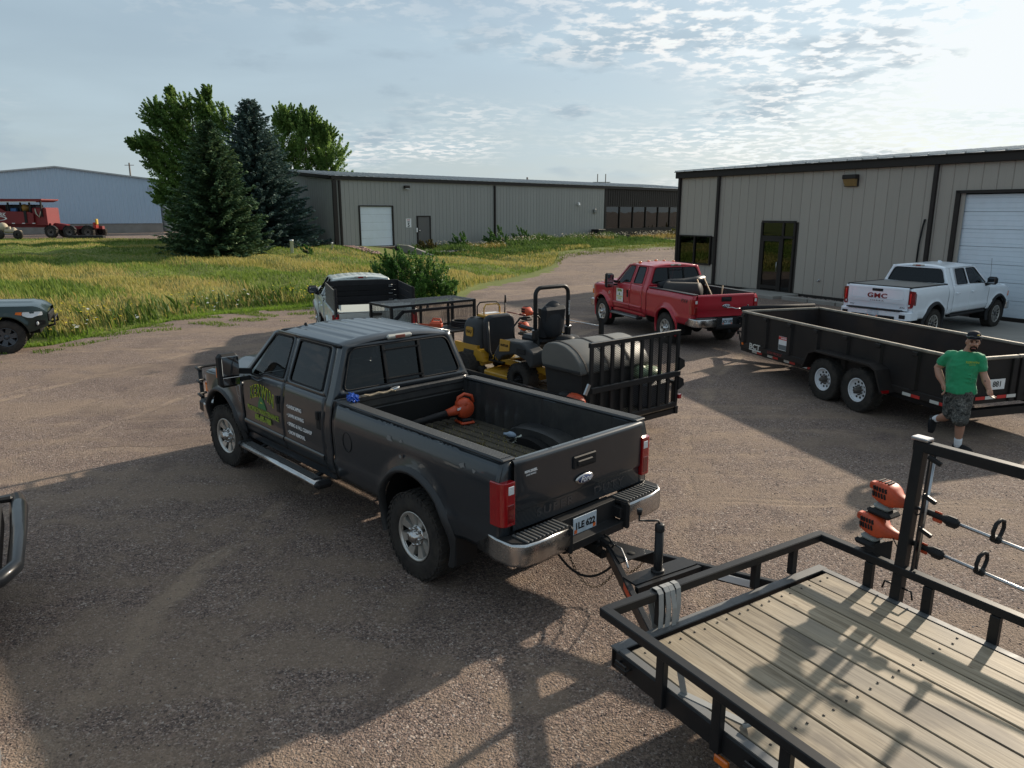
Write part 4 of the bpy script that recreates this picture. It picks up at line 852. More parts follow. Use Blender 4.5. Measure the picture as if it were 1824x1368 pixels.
def pickup(cfg):
    BF = cfg['zt']-.46
    P = cfg['paint']; wb = cfg['wb']; xf, xr = wb/2, -wb/2; tail = -cfg['tail']; cr = cfg['cabrear']; ZT = cfg['zt']; ZR = cfg['zr']; ra = cfg.get('arch', .52); za = cfg.get('archz', .45); za0 = cfg.get('sill', .60)
    rear = cr-.125                       # front of the bed
    xw = xf-.62                         # foot of the windscreen
    fr = xf+cfg.get('nose', .86)        # front face
    belt = cfg.get('belt', 1.37); bk = .0
    t = thing(cfg['name'], cfg['label'], 'pickup truck', cfg['loc'], cfg['yaw'], 'pickup trucks parked in the yard')
    Z1 = ZR-.07                         # side edge of the roof
    wr = cfg.get('wr', .725)
    tabc = [(.40, .88), (za0, .935), (.72, .972), (.79, .985), (.85, .972), (1.0, .982), (1.15, .985), (1.25, .978), (belt-.05, .957), (belt, .932), (Z1, wr), (Z1+.05, wr-.06)]
    Sc0 = interp(tabc); Sb0 = interp([(.40, .90), (za0, .94), (.72, .972), (.79, .985), (.85, .972), (1.0, .980), (1.16, .985), (1.24, .982), (1.30, .968), (ZT-.05, .945), (ZT, .925)])
    def flare(x, z):
        s = 0
        for xa in (xf, xr):
            d = math.hypot(x-xa, z-za)
            if d < ra+.15 and z > za-.2: s = max(s, .045*(1-max(0., d-ra)/.15)**1.3)
        return s
    Sc = lambda x, z: Sc0(z)+flare(x, z); Sb = lambda x, z: Sb0(z)+flare(x, z)
    def archz(x, lo):
        z = lo
        for xa in (xf, xr):
            d = abs(x-xa)
            if d < ra: z = max(z, za+math.sqrt(max(0, ra*ra-d*d)))
        return z
    def cols(x0, x1, step=.06):
        c = list(np.arange(x0, x1, step))+[x1]
        for xa in (xf, xr):
            for k in range(25):
                q = xa+ra*math.cos(math.pi*k/24); c.append(q)
            c += [xa-ra-.001, xa+ra+.001, xa-ra+.0005, xa+ra-.0005]
        c = sorted(set(round(q, 5) for q in c if x0-1e-6 <= q <= x1+1e-6)); return c
    def panel(b, x0, x1, lo, top, S, rows=16, skew=0.):
        """left-hand skin from lo (or the wheel arch) up to top(x)"""
        xs = cols(x0, x1)
        def fn(x, v):
            z0 = archz(x, lo); z = z0+(top(x)-z0)*v; return (x+skew*max(0, z-belt), S(x, z), z)
        b.grid(fn, xs, [i/rows for i in range(rows+1)])
    def lr(build):
        """make a left and a right version of a part"""
        out = []
        for s in (1, -1):
            o = build(s); out.append(o)
        return out
    def flipb(b, s):
        if s < 0: b.v = [(x, -y, z) for x, y, z in b.v]; b.f = [f[::-1] for f in b.f]
        return b
    hoodz = lambda x, y: cfg.get('hood', 1.335)-.035*(x-xw)-.055*max(0, (x-(fr-.38))/.38)**2*2.2-.10*(abs(y)/.86)**4-.0*x+(.028 if abs(y) < .42 else .028*max(0, 1-(abs(y)-.42)/.08))*min(1, max(0, (fr-.05-x)/.2))
    # --- front fender
    xfd = cfg['doors'][-1][1]+.008
    def fender(s):
        b = MB(); panel(b, xfd, fr-.08, za0, lambda x: hoodz(x, .80)-.035-.0*x, lambda x, z: Sc(x, z)-.10*max(0, (x-(fr-.45))/.37)**2, 14)
        b.grid(lambda x, v: (x, .80+(Sc(x, hoodz(x, .8)-.035)-.10*max(0, (x-(fr-.45))/.37)**2-.80)*v, hoodz(x, .80)-.035+.025*(1-v)), cols(xfd, fr-.08), [0, .5, 1], flip=True)
        return flipb(b, s).build('fender', P, t, solid=.012)
    lr(fender)
    # --- hood and nose
    b = MB(); b.grid(lambda x, y: (x, y, hoodz(x, y)+.005), [xw+.02+(fr-.04-xw)*i/22 for i in range(23)], [-.79+1.58*i/30 for i in range(31)]); b.build('hood', P, t, solid=.02)
    b = MB(); b.box((fr-.10, 0, .98), (.16, 1.66, .50), ch=.05); b.box((fr-.14, 0, .55), (.1, 1.5, .2)); nose = b.build('nose', P if cfg['style'] != 'ford' else BLACK, t)
    g_ = MB()
    for i in range(3): g_.box((fr-.01, 0, .82+i*.14), (.05, 1.06, .07), ch=.015)
    g_.box((fr-.01, -.55, .96), (.05, .06, .40)); g_.box((fr-.01, .55, .96), (.05, .06, .40)); g_.build('grille', CHROME, nose)
    for s in (-1, 1): MB().box((fr-.07, s*.74, .99), (.14, .32, .34), ch=.04).build('headlight', WHLENS, t); MB().box((fr-.10, s*.90, .96), (.10, .05, .16), ch=.015).build('turn_signal', AMBER, t)
    b = MB(); b.prism([(.86, fr-.28), (.98, fr-.20), (.98, fr-.05), (.70, fr+.14), (-.70, fr+.14), (-.98, fr-.05), (-.98, fr-.20), (-.86, fr-.28), (-.7, fr+.0), (.7, fr+.0)][::-1], .50, .74, 'xy'); b.v = [(y_, x_, z_) for x_, y_, z_ in b.v]; b.build('front_bumper', cfg.get('bumpmat', CHROME), t, bevel=.03, fix=True)
    # --- cab shell: roof, screens, pillars
    cab = MB(); nx_ = 26; x0r, x1r = cr, xw-.66
    ny = 72
    def roof(x, y):
        q = abs(y)/wr; e = max(0., (x0r+.16-x)/.16); e2 = max(0., (x-(x1r-.18))/.18)
        z = Z1+(ZR-Z1)*(1-q**2.6)-.045*e**2-.05*e2**2
        if cfg.get('ribs', True) and x0r+.14 < x < x1r-.16:
            for k in range(7):
                yk = -.54+k*.18; d = abs(y-yk)
                if d < .045: z -= .010*min(1, (.045-d)/.02)
        return (x, y, z)
    xs = sorted(set([x0r+(x1r-x0r)*i/nx_ for i in range(nx_+1)]+[x0r+.135, x0r+.145, x1r-.165, x1r-.155])); cab.grid(roof, xs, [-wr+2*wr*i/ny for i in range(ny+1)])
    # rear wall with window opening
    zb_ = cfg.get('wallbase', .95)
    def rw(y, z, d=0.): return (cr-.11+max(0., z-belt)*.11/(Z1-belt)+.025*(abs(y)/.93)**5-d, y, z)
    hw_ = lambda z: Sc0(z)-.004
    outer = rpoly([(-hw_(belt), belt), (hw_(belt), belt), (wr-.0, Z1-.0), (-wr+.0, Z1-.0)], [.02, .02, .012, .012], 5); inner = rpoly(cfg.get('rearwin', [(-.80, belt+.075), (.80, belt+.075), (.655, Z1-.045), (-.655, Z1-.045)]), [.07, .07, .10, .10], 5)
    cab.ring([rw(y, z) for y, z in outer], [rw(y, z) for y, z in inner], flip=False); cab.ring([rw(y, z) for y, z in inner], [rw(y, z, -.03) for y, z in inner])
    cab.grid(lambda y, z: rw(y, z), [-.93+1.86*i/20 for i in range(21)], [zb_, belt-.02, belt+.002], flip=True)
    k = len(cab.v); fk = len(cab.f)
    # corner behind the rear door
    xd = cfg['doors'][0][0]
    cab.grid(lambda v, z: ((1-v)*rw(hw_(z), z)[0]+v*(xd-.006+(0 if z < belt else (z-belt)*cfg.get('dlean', .10))), (1-v)*hw_(z)+v*Sc(xd, z), z), [0, .15, .4, .7, 1], [za0+(Z1-za0)*i/26 for i in range(27)], flip=True)
    # roof gutter strip over the doors and the A pillar
    xA0, zA0, xA1, zA1 = xw-.02, belt-.055, x1r+.02, Z1
    cab.mirror(k, fk)
    k = len(cab.v); fk = len(cab.f)
    cab.add([(cr+.02, wr-.0, Z1), (x1r, wr-.0, Z1), (x1r-.04, Sc0(Z1-.03), Z1-.03), (cr+.05, Sc0(Z1-.03), Z1-.03)], [(0, 1, 2, 3)], True); cab.mirror(k, fk)
    wz0 = cfg.get('hood', 1.335)-.035
    def ws(y, z, d=0.): return (xw-.0-(z-wz0)*(xw-x1r)/(Z1+.03-wz0)-.10*(y/.85)**2+.02-d, y, z)
    wo_ = rpoly([(-.885, wz0-.015), (.885, wz0-.015), (wr+.0, Z1+.015), (-wr-.0, Z1+.015)], [.03, .03, .05, .05], 5); wi_ = rpoly([(-.80, wz0+.015), (.80, wz0+.015), (wr-.065, Z1-.025), (-wr+.065, Z1-.025)], [.05, .05, .08, .08], 5)
    cab.ring([ws(y, z) for y, z in wo_], [ws(y, z) for y, z in wi_], flip=True)
    cabo = cab.build('cab', P, t, solid=.02, fix=True)
    w = MB(); w.add([ws(y, z, .012) for y, z in wi_], [tuple(range(len(wi_)))]); w.build('windscreen', CLRGL, t)
    w = MB(); w.add([rw(y, z, -.012) for y, z in inner], [tuple(range(len(inner)))[::-1]]); rg_ = w.build('rear_window', CARGL, t)
    if cfg.get('slider', True):
        fr_ = MB()
        for y in (-.24, .24): fr_.bar(rw(y, belt+.08), rw(y, Z1-.05), .035, .02, up=(1, 0, 0))
        fr_.bar(rw(-.24, belt+.12), rw(.24, belt+.12), .03, .02); fr_.bar(rw(-.24, Z1-.11), rw(.24, Z1-.11), .03, .02); fr_.build('slider_frame', BLACK, rg_)
    tube_ = MB(); tube_.tube([rw(y, z, .004) for y, z in inner], .008, 5, closed=True); tube_.build('window_seal', BLACK, rg_)
    hb = MB(); hb.box((cr+.012, 0, ZR-.045), (.05, .34, .055), ch=.02); hm = hb.build('brake_light', mat('lamp housing', (.40, .40, .36), .35, coat=.5), t, label='high brake light above the rear window'); MB().box((cr-.012, 0, ZR-.045), (.012, .13, .035), ch=.004).build('lens', REDLENS if cfg['style'] != 'ford' else mat('brown lens', (.22, .06, .04), .3), hm)
    # --- doors
    for s in (1, -1):
        for di, dcfg in enumerate(cfg['doors']):
            x0, x1, win, out = dcfg; b = MB(); lo = za0+.03
            tz = interp([(x0, belt), (x1, belt)]) if len(out) == 4 else interp(sorted([(p[0], p[1]) for p in out if p[1] < belt+.01]))
            panel(b, x0, x1, lo, lambda x: tz(x), Sc, 18)
            nw = len(win); po = rpoly(out, [.02]*2+[.02]*(len(out)-4)+[.06, .06] if len(out) > 4 else [.02, .02, .06, .06], 4); pi_ = rpoly(win, .045, 4)
            lean = lambda x, z: x
            b.ring([(x, Sc(x, z)+.0, z) for x, z in po], [(x, Sc(x, z)-.004, z) for x, z in pi_], flip=True); b.ring([(x, Sc(x, z)-.004, z) for x, z in pi_], [(x, Sc(x, z)-.03, z) for x, z in pi_], flip=True)
            d = flipb(b, s).build('door', P, t, solid=.018, fix=True)
            g_ = MB(); g_.add([(x, Sc(x, z)-.014, z) for x, z in pi_], [tuple(range(len(pi_)))[::-1]]); flipb(g_, s).build('window', CARGL if di == 0 else cfg.get('frontglass', CLRGL), d)
            sl = MB(); sl.tube([(x, Sc(x, z)-.003, z) for x, z in pi_], .009, 5, closed=True); flipb(sl, s).build('window_seal', BLACK, d)
            if not (cfg.get('ext') and di == 0):
                hx = x0+.10; hz = cfg.get('handlez', 1.15); y = Sc(hx, hz)
                hd = MB()
                if cfg['style'] == 'ford': hd.box((hx, y+.004, hz-.02), (.085, .016, .20), ch=.01); hd.box((hx-.005, y+.022, hz+.04), (.05, .022, .10), ch=.008)
                else: hd.tube([(hx-.02, y, hz), (hx-.01, y+.035, hz), (hx+.17, y+.035, hz), (hx+.18, y, hz)], .016, 7); hd.sphere((hx+.08, y-.005, hz), (.07, .012, .035), 10, 6)
                flipb(hd, s).build('handle', BLACK if cfg['style'] == 'ford' else WHTP, d)
            if cfg['style'] == 'ford':
                mo = MB(); mo.grid(lambda x, v: (x, Sc(x, .735+.075*v)+.006+.010*math.sin(math.pi*v), .735+.075*v), [x0+.01+(x1-x0-.02)*i/8 for i in range(9)], [0, .25, .5, .75, 1]); flipb(mo, s).build('moulding', P, d)
            cfg.setdefault('_doors', {})[(s, di)] = d
        # rocker
        r_ = MB(); r_.box(((cfg['doors'][0][0]+xw)/2, s*.875, za0-.02), (xw-cfg['doors'][0][0]+.16, .10, .14), ch=.03); r_.build('rocker_panel', P if cfg['style'] == 'ford' else BLACK, t)
        # mirror
        mx = cfg['doors'][-1][1]-.20; mz = cfg.get('mirz', 1.44)
        if cfg['style'] == 'ford':
            m_ = MB(); m_.bar((mx, s*.93, mz-.05), (mx+.02, s*1.14, mz-.02), .04, .07); m_.bar((mx, s*.93, mz-.13), (mx+.02, s*1.14, mz-.13), .04, .05); m_.box((mx+.03, s*1.22, mz+.0), (.14, .26, .42), (0, 0, s*.12), ch=.04); mo = m_.build('mirror', BLACK, t)
            gl_ = MB(); gl_.box((mx-.052, s*1.215, mz+.06), (.012, .205, .24), (0, 0, -s*.05), ch=.004); gl_.box((mx-.052, s*1.215, mz-.13), (.012, .205, .10), (0, 0, -s*.05), ch=.004); gl_.build('mirror_glass', mat('mirror', (.30, .32, .34), .04, 1., var=.0), mo)
            MB().box((mx+.07, s*1.325, mz-.03), (.06, .035, .13), (0, 0, s*.12), ch=.01).build('marker_light', AMBER, mo)
        else:
            m_ = MB(); m_.bar((mx, s*.92, mz-.12), (mx, s*1.06, mz-.06), .08, .08); m_.box((mx+.02, s*1.12, mz+.02), (.16, .27, .22), (0, 0, s*.15), ch=.05); mo = m_.build('mirror', BLACK, t); MB().box((mx-.065, s*1.12, mz+.02), (.012, .2, .15), (0, 0, s*.15), ch=.004).build('mirror_glass', MATS.get('mirror') or STEEL, mo)
    # --- bed
    BF = ZT-.46; iw = .80
    def bedside(s):
        b = MB(); panel(b, tail+.03, rear, za0, lambda x: ZT, Sb, 18)
        b.grid(lambda x, v: (x, Sb(x, ZT)-v*(Sb(x, ZT)-.80), ZT+.012*math.sin(math.pi*v)), cols(tail+.03, rear, .2), [0, .2, .5, 1.], flip=False)
        # closing faces at the rear corner
        b.grid(lambda y, z: (tail+.03, y*Sb(tail+.03, z)+(1-y)*.80, z), [0, 1], [.62+(ZT-.62)*i/12 for i in range(13)], flip=True)
        return flipb(b, s).build('bed_side', P, t, solid=.012, fix=True)
    bs_ = lr(bedside)
    for s, bo in zip((1, -1), bs_):
        if cfg.get('railcap', True):
            c_ = MB(); L_ = rear-.02-(tail+.03); c_.box(((rear+tail)/2+.0, s*.866, ZT+.022), (L_, .142, .022), ch=.008); cp = c_.build('rail_cap', BLACK if cfg['style'] != 'ford' else mat('rail plastic', (.050, .053, .057), .38, var=.08), bo)
            rb_ = MB()
            for i in range(6): rb_.box(((rear+tail)/2, s*(.818+i*.020), ZT+.035), (L_-.08, .010, .008))
            if cfg['style'] == 'ford' and cfg.get('crew'): tag(rb_.build('cap_rib', RIBPAD, cp), kind='stuff')
        # inner wall, wheel well
        iwm = MB(); nn = 120
        def inner_wall(x, z):
            o = 0.
            for xk in (rear-.45, rear-.62, rear-.79, rear-.96): o = max(o, .035*max(0, 1-abs(x-xk)/.035))*(1 if True else 0)
            if z > BF+.21: o = 0
            for xk in (xr-.02, rear-.22, tail+.22):
                o = max(o, .030*max(0., min(1, (.11-abs(x-xk))/.03)))
            return (x, s*(iw+.10*0-o), z)
        iwm.grid(inner_wall, [tail+.02+(rear-.02-tail-.02)*i/nn for i in range(nn+1)], [BF, BF+.09, BF+.20, BF+.23, BF+.33, BF+.42, ZT+.006], flip=s < 0); iwm.build('bed_liner_side', LINER, t)
        wwm = MB(); ang = [math.pi*i/20 for i in range(21)]
        wwm.grid(lambda a, y: (xr+.47*math.cos(a)*(1-.10*y), s*(iw-.21*y), BF+(.18*math.sin(a)**.6)*(1 if y < .99 else .92)), ang, [0, .3, .6, .85, 1.0], flip=s > 0)
        wwm.add([(xr+.423*math.cos(a), s*(iw-.21), BF+.1656*math.sin(a)**.6) for a in ang]+[(xr, s*(iw-.21), BF)], [(i, i+1, 21) for i in range(20)]); wwm.build('wheel_well', LINER, t)
    fl = MB(); nrib = 13
    def floorf(x, y):
        q = (y+.8)/1.6*nrib; fr2 = q-math.floor(q); return (x, y, BF+.012*(1 if .18 < fr2 < .82 else 0))
    fl.grid(floorf, [tail+.02, rear-.02], [-.8+1.6*(i+f)/nrib for i in range(nrib) for f in (0, .16, .2, .8, .84)]+[.8], smooth=False); fl.build('bed_floor', mat('bed floor', (.05, .046, .040), .75, var=.3, vscale=5, dirt=((.13, .11, .075), .6, 3.5, 2.2), bump=.2, bscale=60), t)
    fw = MB(); fw.grid(lambda y, z: (rear-.02+(.018 if (z in (BF+.14, BF+.33)) else 0), y, z), [-.80, .80], [BF, BF+.11, BF+.14, BF+.17, BF+.30, BF+.33, BF+.36, ZT+.01], smooth=False); fw.box((rear-.005, 0, ZT-.0), (.06, 1.74, .07), ch=.015); fw.build('bed_front', cfg.get('linermat', LINER) if cfg['style'] == 'ford' and cfg.get('crew') else P, t)
    # tailgate
    tg = MB()
    def tgx(y, z): return tail-.0-.02*math.sin(math.pi*min(1, max(0, (z-.83)/(ZT-.83))))-(.014 if z < .99 else 0)*0
    zs = [.82, .835, .97, .985, 1.0, 1.15, 1.30, ZT-.04, ZT-.01, ZT+.012, ZT+.018]; 
    dx = {.835: 0, .97: 0, .985: -.010, 1.0: -.016}
    def tgf(y, z):
        o = 0 if z <= .97 else (-.008 if z < .99 else -.016)
        top = {ZT-.04: -.018, ZT-.01: -.020, ZT+.012: -.006, ZT+.018: .02}.get(z, o)
        e = -.0*y; return (tail+top+.012*(abs(y)/.84)**8, y, z)
    tg.grid(tgf, [-.84+1.68*i/24 for i in range(25)], zs, flip=True)
    tg.grid(lambda y, z: (tail+.06, y, z), [-.84, .84], [.84, ZT+.012]); tg.add([(tail+.02, -.84, ZT+.018), (tail+.02, .84, ZT+.018), (tail+.06, .84, ZT+.012), (tail+.06, -.84, ZT+.012)], [(0, 1, 2, 3)])
    tgo = tg.build('tailgate', P, t, fix=True)
    hx = tail-.022
    if cfg['style'] == 'ford':
        h_ = MB(); h_.box((hx-.003, 0, 1.255), (.022, .30, .115), ch=.02); ho = h_.build('handle', BLACK, tgo); MB().box((hx-.018, .01, 1.245), (.02, .20, .055), ch=.012).build('lever', BLACK, ho)
        em = MB(); em.lathe([(0, -.012), (.075, -.012), (.088, -.008), (.092, .0)], 36, 'x', (0, 0, 0)); em.v = [(x, y*1.28, z*.52) for x, y, z in em.v]; em.v = [(hx-.006+x, y, z+1.085) for x, y, z in em.v]; eo = em.build('badge', CHROME, tgo, label='blue oval badge with a chrome rim on the tailgate')
        em = MB(); em.lathe([(0, -.006), (.074, -.006), (.076, 0)], 32, 'x'); em.v = [(hx-.014+x, y*1.28, z*.50+1.085) for x, y, z in em.v]; em.build('badge_face', mat('badge blue', (.008, .022, .10), .25, coat=1), eo)
        text('Ford', .072, WHITEP, eo, shear=.35, bold=.001, fn=lambda a, b, e: (hx-.0225-e*.4, -a, 1.085+b))
        if cfg.get('crew'):
            for wd, yc in (('SUPER', .345), ('DUTY', -.375)): text(wd, .105, mat('embossed paint', (.040, .044, .050), .32, .25, coat=.5), tgo, bold=.003, sx=1.35, spacing=1.25, fn=lambda a, b, e: (tail-.0015-e*.6, yc-a, .905+b))
        if cfg.get('crew'):
            text('REAL2REEL', .030, WHITEP, tgo, bold=.001, fn=lambda a, b, e: (tail-.0185-e, .66-a, 1.315+b)); text('SALES SERVICE', .018, WHITEP, tgo, fn=lambda a, b, e: (tail-.0185-e, .66-a, 1.285+b))
    else:
        MB().box((hx, 0, ZT-.085), (.02, .30, .075), ch=.015).build('handle', BLACK, tgo)
        BADGE = cfg.get('badge', True)
        if BADGE: text('GMC', .17, mat('dark red badge', (.14, .012, .015), .3, coat=.6), tgo, bold=.005, sx=1.4, spacing=1.1, ext=.006, fn=lambda a, b, e: (tail-.022-e, -a, 1.165+b))
        if BADGE: text('SIERRA', .05, mat('dark chrome', (.10, .10, .10), .3, .8), tgo, sx=2.0, spacing=1.3, fn=lambda a, b, e: (tail-.018-e, -a, 1.035+b))
        if BADGE: text('AT4', .055, MATS['dark chrome'], tgo, sx=1.4, fn=lambda a, b, e: (tail-.008-e, -.70-a, .895+b))
        if BADGE: text('4WD', .04, BLACK, tgo, sx=1.3, fn=lambda a, b, e: (tail-.008-e, .70-a, .895+b))
        fr_ = MB(); pl = rrect(-.72, .72, ZT-.31, ZT-.05, .05); fr_.tube([(tail-.0165, y, z) for y, z in pl], .006, 5, closed=True); fr_.build('panel_crease', P, tgo)
    # tail lights
    for s in (1, -1):
        if cfg['style'] == 'ford':
            tl = MB(); tl.prism(rpoly([(tail-.026, .845), (tail-.026, .955), (tail+.02, .990), (tail+.13, .992), (tail+.13, .90), (tail+.03, .845)], [.008, .03, .03, .01, .01, .01], 4) if s > 0 else [(x_, -y_) for x_, y_ in rpoly([(tail-.026, .845), (tail-.026, .955), (tail+.02, .990), (tail+.13, .992), (tail+.13, .90), (tail+.03, .845)], [.008, .03, .03, .01, .01, .01], 4)][::-1], .892, 1.272, 'xy'); to = tl.build('tail_light', REDLENS, t, fix=True, bevel=.018); MB().box((tail-.024, s*.890, 1.200), (.012, .066, .075), ch=.005).build('reverse_lens', WHLENS, to); MB().box((tail-.024, s*.895, 1.0), (.010, .075, .16), ch=.004).build('lens_facet', mat('dark red facet', (.16, .003, .005), .15, coat=1), to); continue
        if cfg['style'] == 'ford': pl = rpoly([(.0, .885), (.125, .90), (.150, 1.0), (.135, 1.26), (.0, 1.275)], .035, 4)
        else: pl = [(a_, z_+ZT-1.41) for a_, z_ in rpoly([(.0, .90), (.10, .90), (.155, 1.06), (.15, 1.34), (.0, 1.36)], .025, 4)]
        tl = MB(); sx0 = .845
        m_ = len(pl); base_ = [(tail+.035, s*(sx0+a), z) for a, z in pl]; mid = [(tail+.0+.06*(a/.15)**3, s*(sx0+a*1.02), z) for a, z in pl]; ft = [(tail-.018+.05*(a/.15)**3, s*(sx0+.008+a*.90), z) for a, z in pl]
        tl.ring(base_, mid, flip=s > 0); tl.ring(mid, ft, flip=s > 0); tl.add(ft, [tuple(range(m_)) if s < 0 else tuple(range(m_))[::-1]])
        # wrap round the side of the body
        tl.box((tail+.085, s*(sx0+.118), 1.13+ZT-1.41), (.11, .055, .34), ch=.025); to = tl.build('tail_light', REDLENS if cfg['style'] == 'ford' else mat('dark red lens', (.20, .006, .010), .2, var=.2, coat=1), t, fix=True)
        if cfg['style'] == 'ford': MB().box((tail-.012, s*(sx0+.070), 1.20), (.022, .085, .075), ch=.008).build('reverse_lens', WHLENS, to)
        else:
            MB().box((tail-.012, s*(sx0+.055), 1.16+ZT-1.41), (.02, .03, .26), ch=.006).build('light_bar', mat('bright red', (.75, .02, .02), .3), to); MB().box((tail-.012, s*(sx0+.03), .965+ZT-1.41), (.02, .04, .06), ch=.006).build('reverse_lens', WHLENS, to)
    # rear bumper
    if cfg['style'] == 'ford':
        bz0, bz1 = .600, .765; xo = tail-.225
        ctr = MB(); ctr.prism([(tail+.02, .50), (xo+.10, .50), (xo+.02, .545), (xo+.02, .62), (xo+.125, .625), (xo+.135, .80), (tail+.02, .80)], -.365, .365, 'xz')
        for s in (1, -1): ctr.box((xo+.03, s*.385, .675), (.11, .05, .26), ch=.02); ctr.box((tail-.10, s*.62, .70), (.18, .60, .10))
        bp_o = ctr.build('rear_bumper', BLACK, t, bevel=.012)
        for s in (1, -1):
            prof = [(tail+.34, .955), (tail+.05, 1.0), (xo+.10, .985), (xo+.02, .90), (xo, .76), (xo, .37)]; bp = MB()
            bp.grid(lambda i, v: (prof[int(i)][0]-.012*math.sin(math.pi*v), s*prof[int(i)][1], bz0-.005+(bz1-bz0+.03)*v), list(range(6)), [0, .12, .35, .65, .88, 1.0], flip=s < 0); bp.build('bumper_cap', CHROME, bp_o, solid=.03)
        for s in (1, -1):
            pd = MB(); pd.prism([(tail+.0, s*.37), (xo+.004, s*.37), (xo+.004, s*.76), (xo+.03, s*.89), (xo+.11, s*.97), (tail+.05, s*.985), (tail+.0, s*.90)], bz1+.005, bz1+.035, 'xy'); po_ = pd.build('step_pad', BLACK, bp_o, fix=True)
            rb_ = MB()
            for i in range(11): rb_.box((tail-.115, s*(.41+i*.046), bz1+.04), (.19, .022, .016), ch=.004)
            tag(rb_.build('pad_rib', RIBPAD, po_), kind='stuff')
        plate(t, xo+.120, .705, cfg.get('plate'), y=.07 if cfg.get('crew') else 0)
    else:
        bp = MB(); bp.prism([(tail+.30, .99), (tail-.06, .98), (tail-.15, .86), (tail-.16, -.86), (tail-.06, -.98), (tail+.30, -.99), (tail+.30, -.9), (tail, -.85), (tail, .85), (tail+.30, .9)], .58, .80, 'xy'); bp_o = bp.build('rear_bumper', P, t, bevel=.02, fix=True)
        MB().box((tail-.13, 0, .83), (.16, 1.5, .03), ch=.01).build('step_pad', BLACK, bp_o); MB().box((tail-.165, 0, .62), (.02, 1.2, .10), ch=.008).build('bumper_insert', BLACK, bp_o)
        for s in (-1, 1): MB().box((tail-.16, s*.80, .68), (.03, .16, .10), ch=.01).build('bumper_corner_step', BLACK, bp_o)
        plate(t, tail-.172, .70, None)
    # arch linings and flares
    for xa in (xf, xr):
        for s in (1, -1):
            a_ = MB(); an = [math.pi*(-.12+1.24*i/24) for i in range(25)]; a_.grid(lambda a, y: (xa+(ra+.0)*math.cos(a), s*y, za+(ra+.0)*math.sin(a)), an, [.48, .70, .955], flip=s > 0); a_.add([(xa+ra*math.cos(a), s*.48, za+ra*math.sin(a)) for a in an], [tuple(range(25))]); a_.build('arch_liner', DARK, t)
            lip = MB(); Sx = Sc if xa > 0 else Sb; hwid = cfg.get('flarew', .022)
            pts_o = [(xa+(ra+hwid*2.2)*math.cos(a), za+(ra+hwid*2.2)*math.sin(a)) for a in an]; pts_i = [(xa+(ra-.012)*math.cos(a), za+(ra-.012)*math.sin(a)) for a in an]
            V = []
            for (xo_, zo_), (xi_, zi_) in zip(pts_o, pts_i):
                yo_ = Sx(xo_, max(.5, zo_)); yi_ = Sx(xi_, max(.5, zi_))+.012
                V += [(xo_, s*(yo_+.003), zo_), ((xo_+xi_)/2, s*(max(yo_, yi_)+.022), (zo_+zi_)/2), (xi_, s*(yi_+.012), zi_), (xi_, s*(yi_-.05), zi_)]
            F = [(4*i+j, 4*i+4+j, 4*i+5+j, 4*i+1+j) for i in range(24) for j in range(3)]
            if s > 0: F = [f[::-1] for f in F]
            lip.add(V, F, True); lip.build('wheel_flare', cfg.get('flaremat', BLACK), t)
    # wheels
    ms = wheel_meshes(cfg.get('rt', .42), cfg.get('wt', .29), cfg.get('rr', .235), cfg['wheel'], cfg['rim'], cfg['name'], cfg.get('hubmat'))
    rt = cfg.get('rt', .42)
    for xa in (xf, xr):
        for s in (1, -1): put_wheel(ms, t, xa, s*(.865), rt-.012, cfg.get('steer', 0) if xa > 0 else 0, spin=.3*xa+s)
    # running boards
    for s in (1, -1):
        if cfg.get('board', True):
            x0, x1 = cfg['doors'][0][0]+.0, cfg['doors'][-1][1]-.10; rbm = MB()
            sec = [(.945, .50), (1.01, .525), (1.09, .525), (1.125, .50), (1.125, .475), (1.09, .455), (.96, .46)]
            k0 = len(rbm.v); rbm.prism([(s*a, z_) for a, z_ in sec], x0, x1, 'yz', True); ro = rbm.build('running_board', cfg.get('boardmat', CHROME), t, fix=True)
            pdm = MB(); pdm.box(((x0+x1)/2, s*1.045, .527), (x1-x0-.12, .095, .012), ch=.004); pdo = pdm.build('step_pad', BLACK, ro); rbx = MB()
            for i in range(5): rbx.box(((x0+x1)/2, s*(1.010+i*.018), .535), (x1-x0-.2, .007, .006))
            tag(rbx.build('pad_rib', RIBPAD, pdo), kind='stuff')
            for xe, q in ((x0, -1), (x1, 1)): MB().box((xe+q*.02, s*1.035, .492), (.10, .205, .085), ch=.03).build('end_cap', BLACK, ro)
            br_ = MB()
            for xb in (x0+.25, x1-.3): br_.bar((xb, s*.70, .58), (xb, s*1.0, .49), .06, .03)
            br_.build('bracket', BLACK, ro)
    # chassis
    c_ = MB()
    for s in (1, -1): c_.box(((tail+fr)/2-.05, s*.44, .60), (fr-tail-.35, .09, .17))
    for xa in (xf, xr): c_.tube([(xa, -.75, rt), (xa, .75, rt)], .065, 10); c_.sphere((xa, 0.12*(1 if xa > 0 else 0), rt), (.17, .16, .17), 12, 8)
    c_.box((.3, 0, .58), (1.9, .5, .22), ch=.08); c_.tube([(.2, 0, .52), (xr, 0, rt)], .05, 8); c_.tube([(.2, -.3, .50), (xr+.5, -.32, .50), (xr, -.55, .62), (tail+.5, -.62, .55)], .05, 8); c_.box((.5, -.1, .75), (2.6, 1.5, .08)); c_.box(((tail+rear)/2, 0, BF-.06), (rear-tail-.1, 1.55, .06)); c_.lathe([(.12, -.13), (.36, -.13), (.39, -.06), (.39, .06), (.36, .13), (.12, .13)], 24, 'z', (tail+.62, 0, .60))
    for s in (1, -1): c_.box((xr, s*.52, rt+.14), (1.3, .07, .04)); c_.tube([(xr+.15, s*.42, rt), (xr+.30, s*.36, .8)], .035, 8)
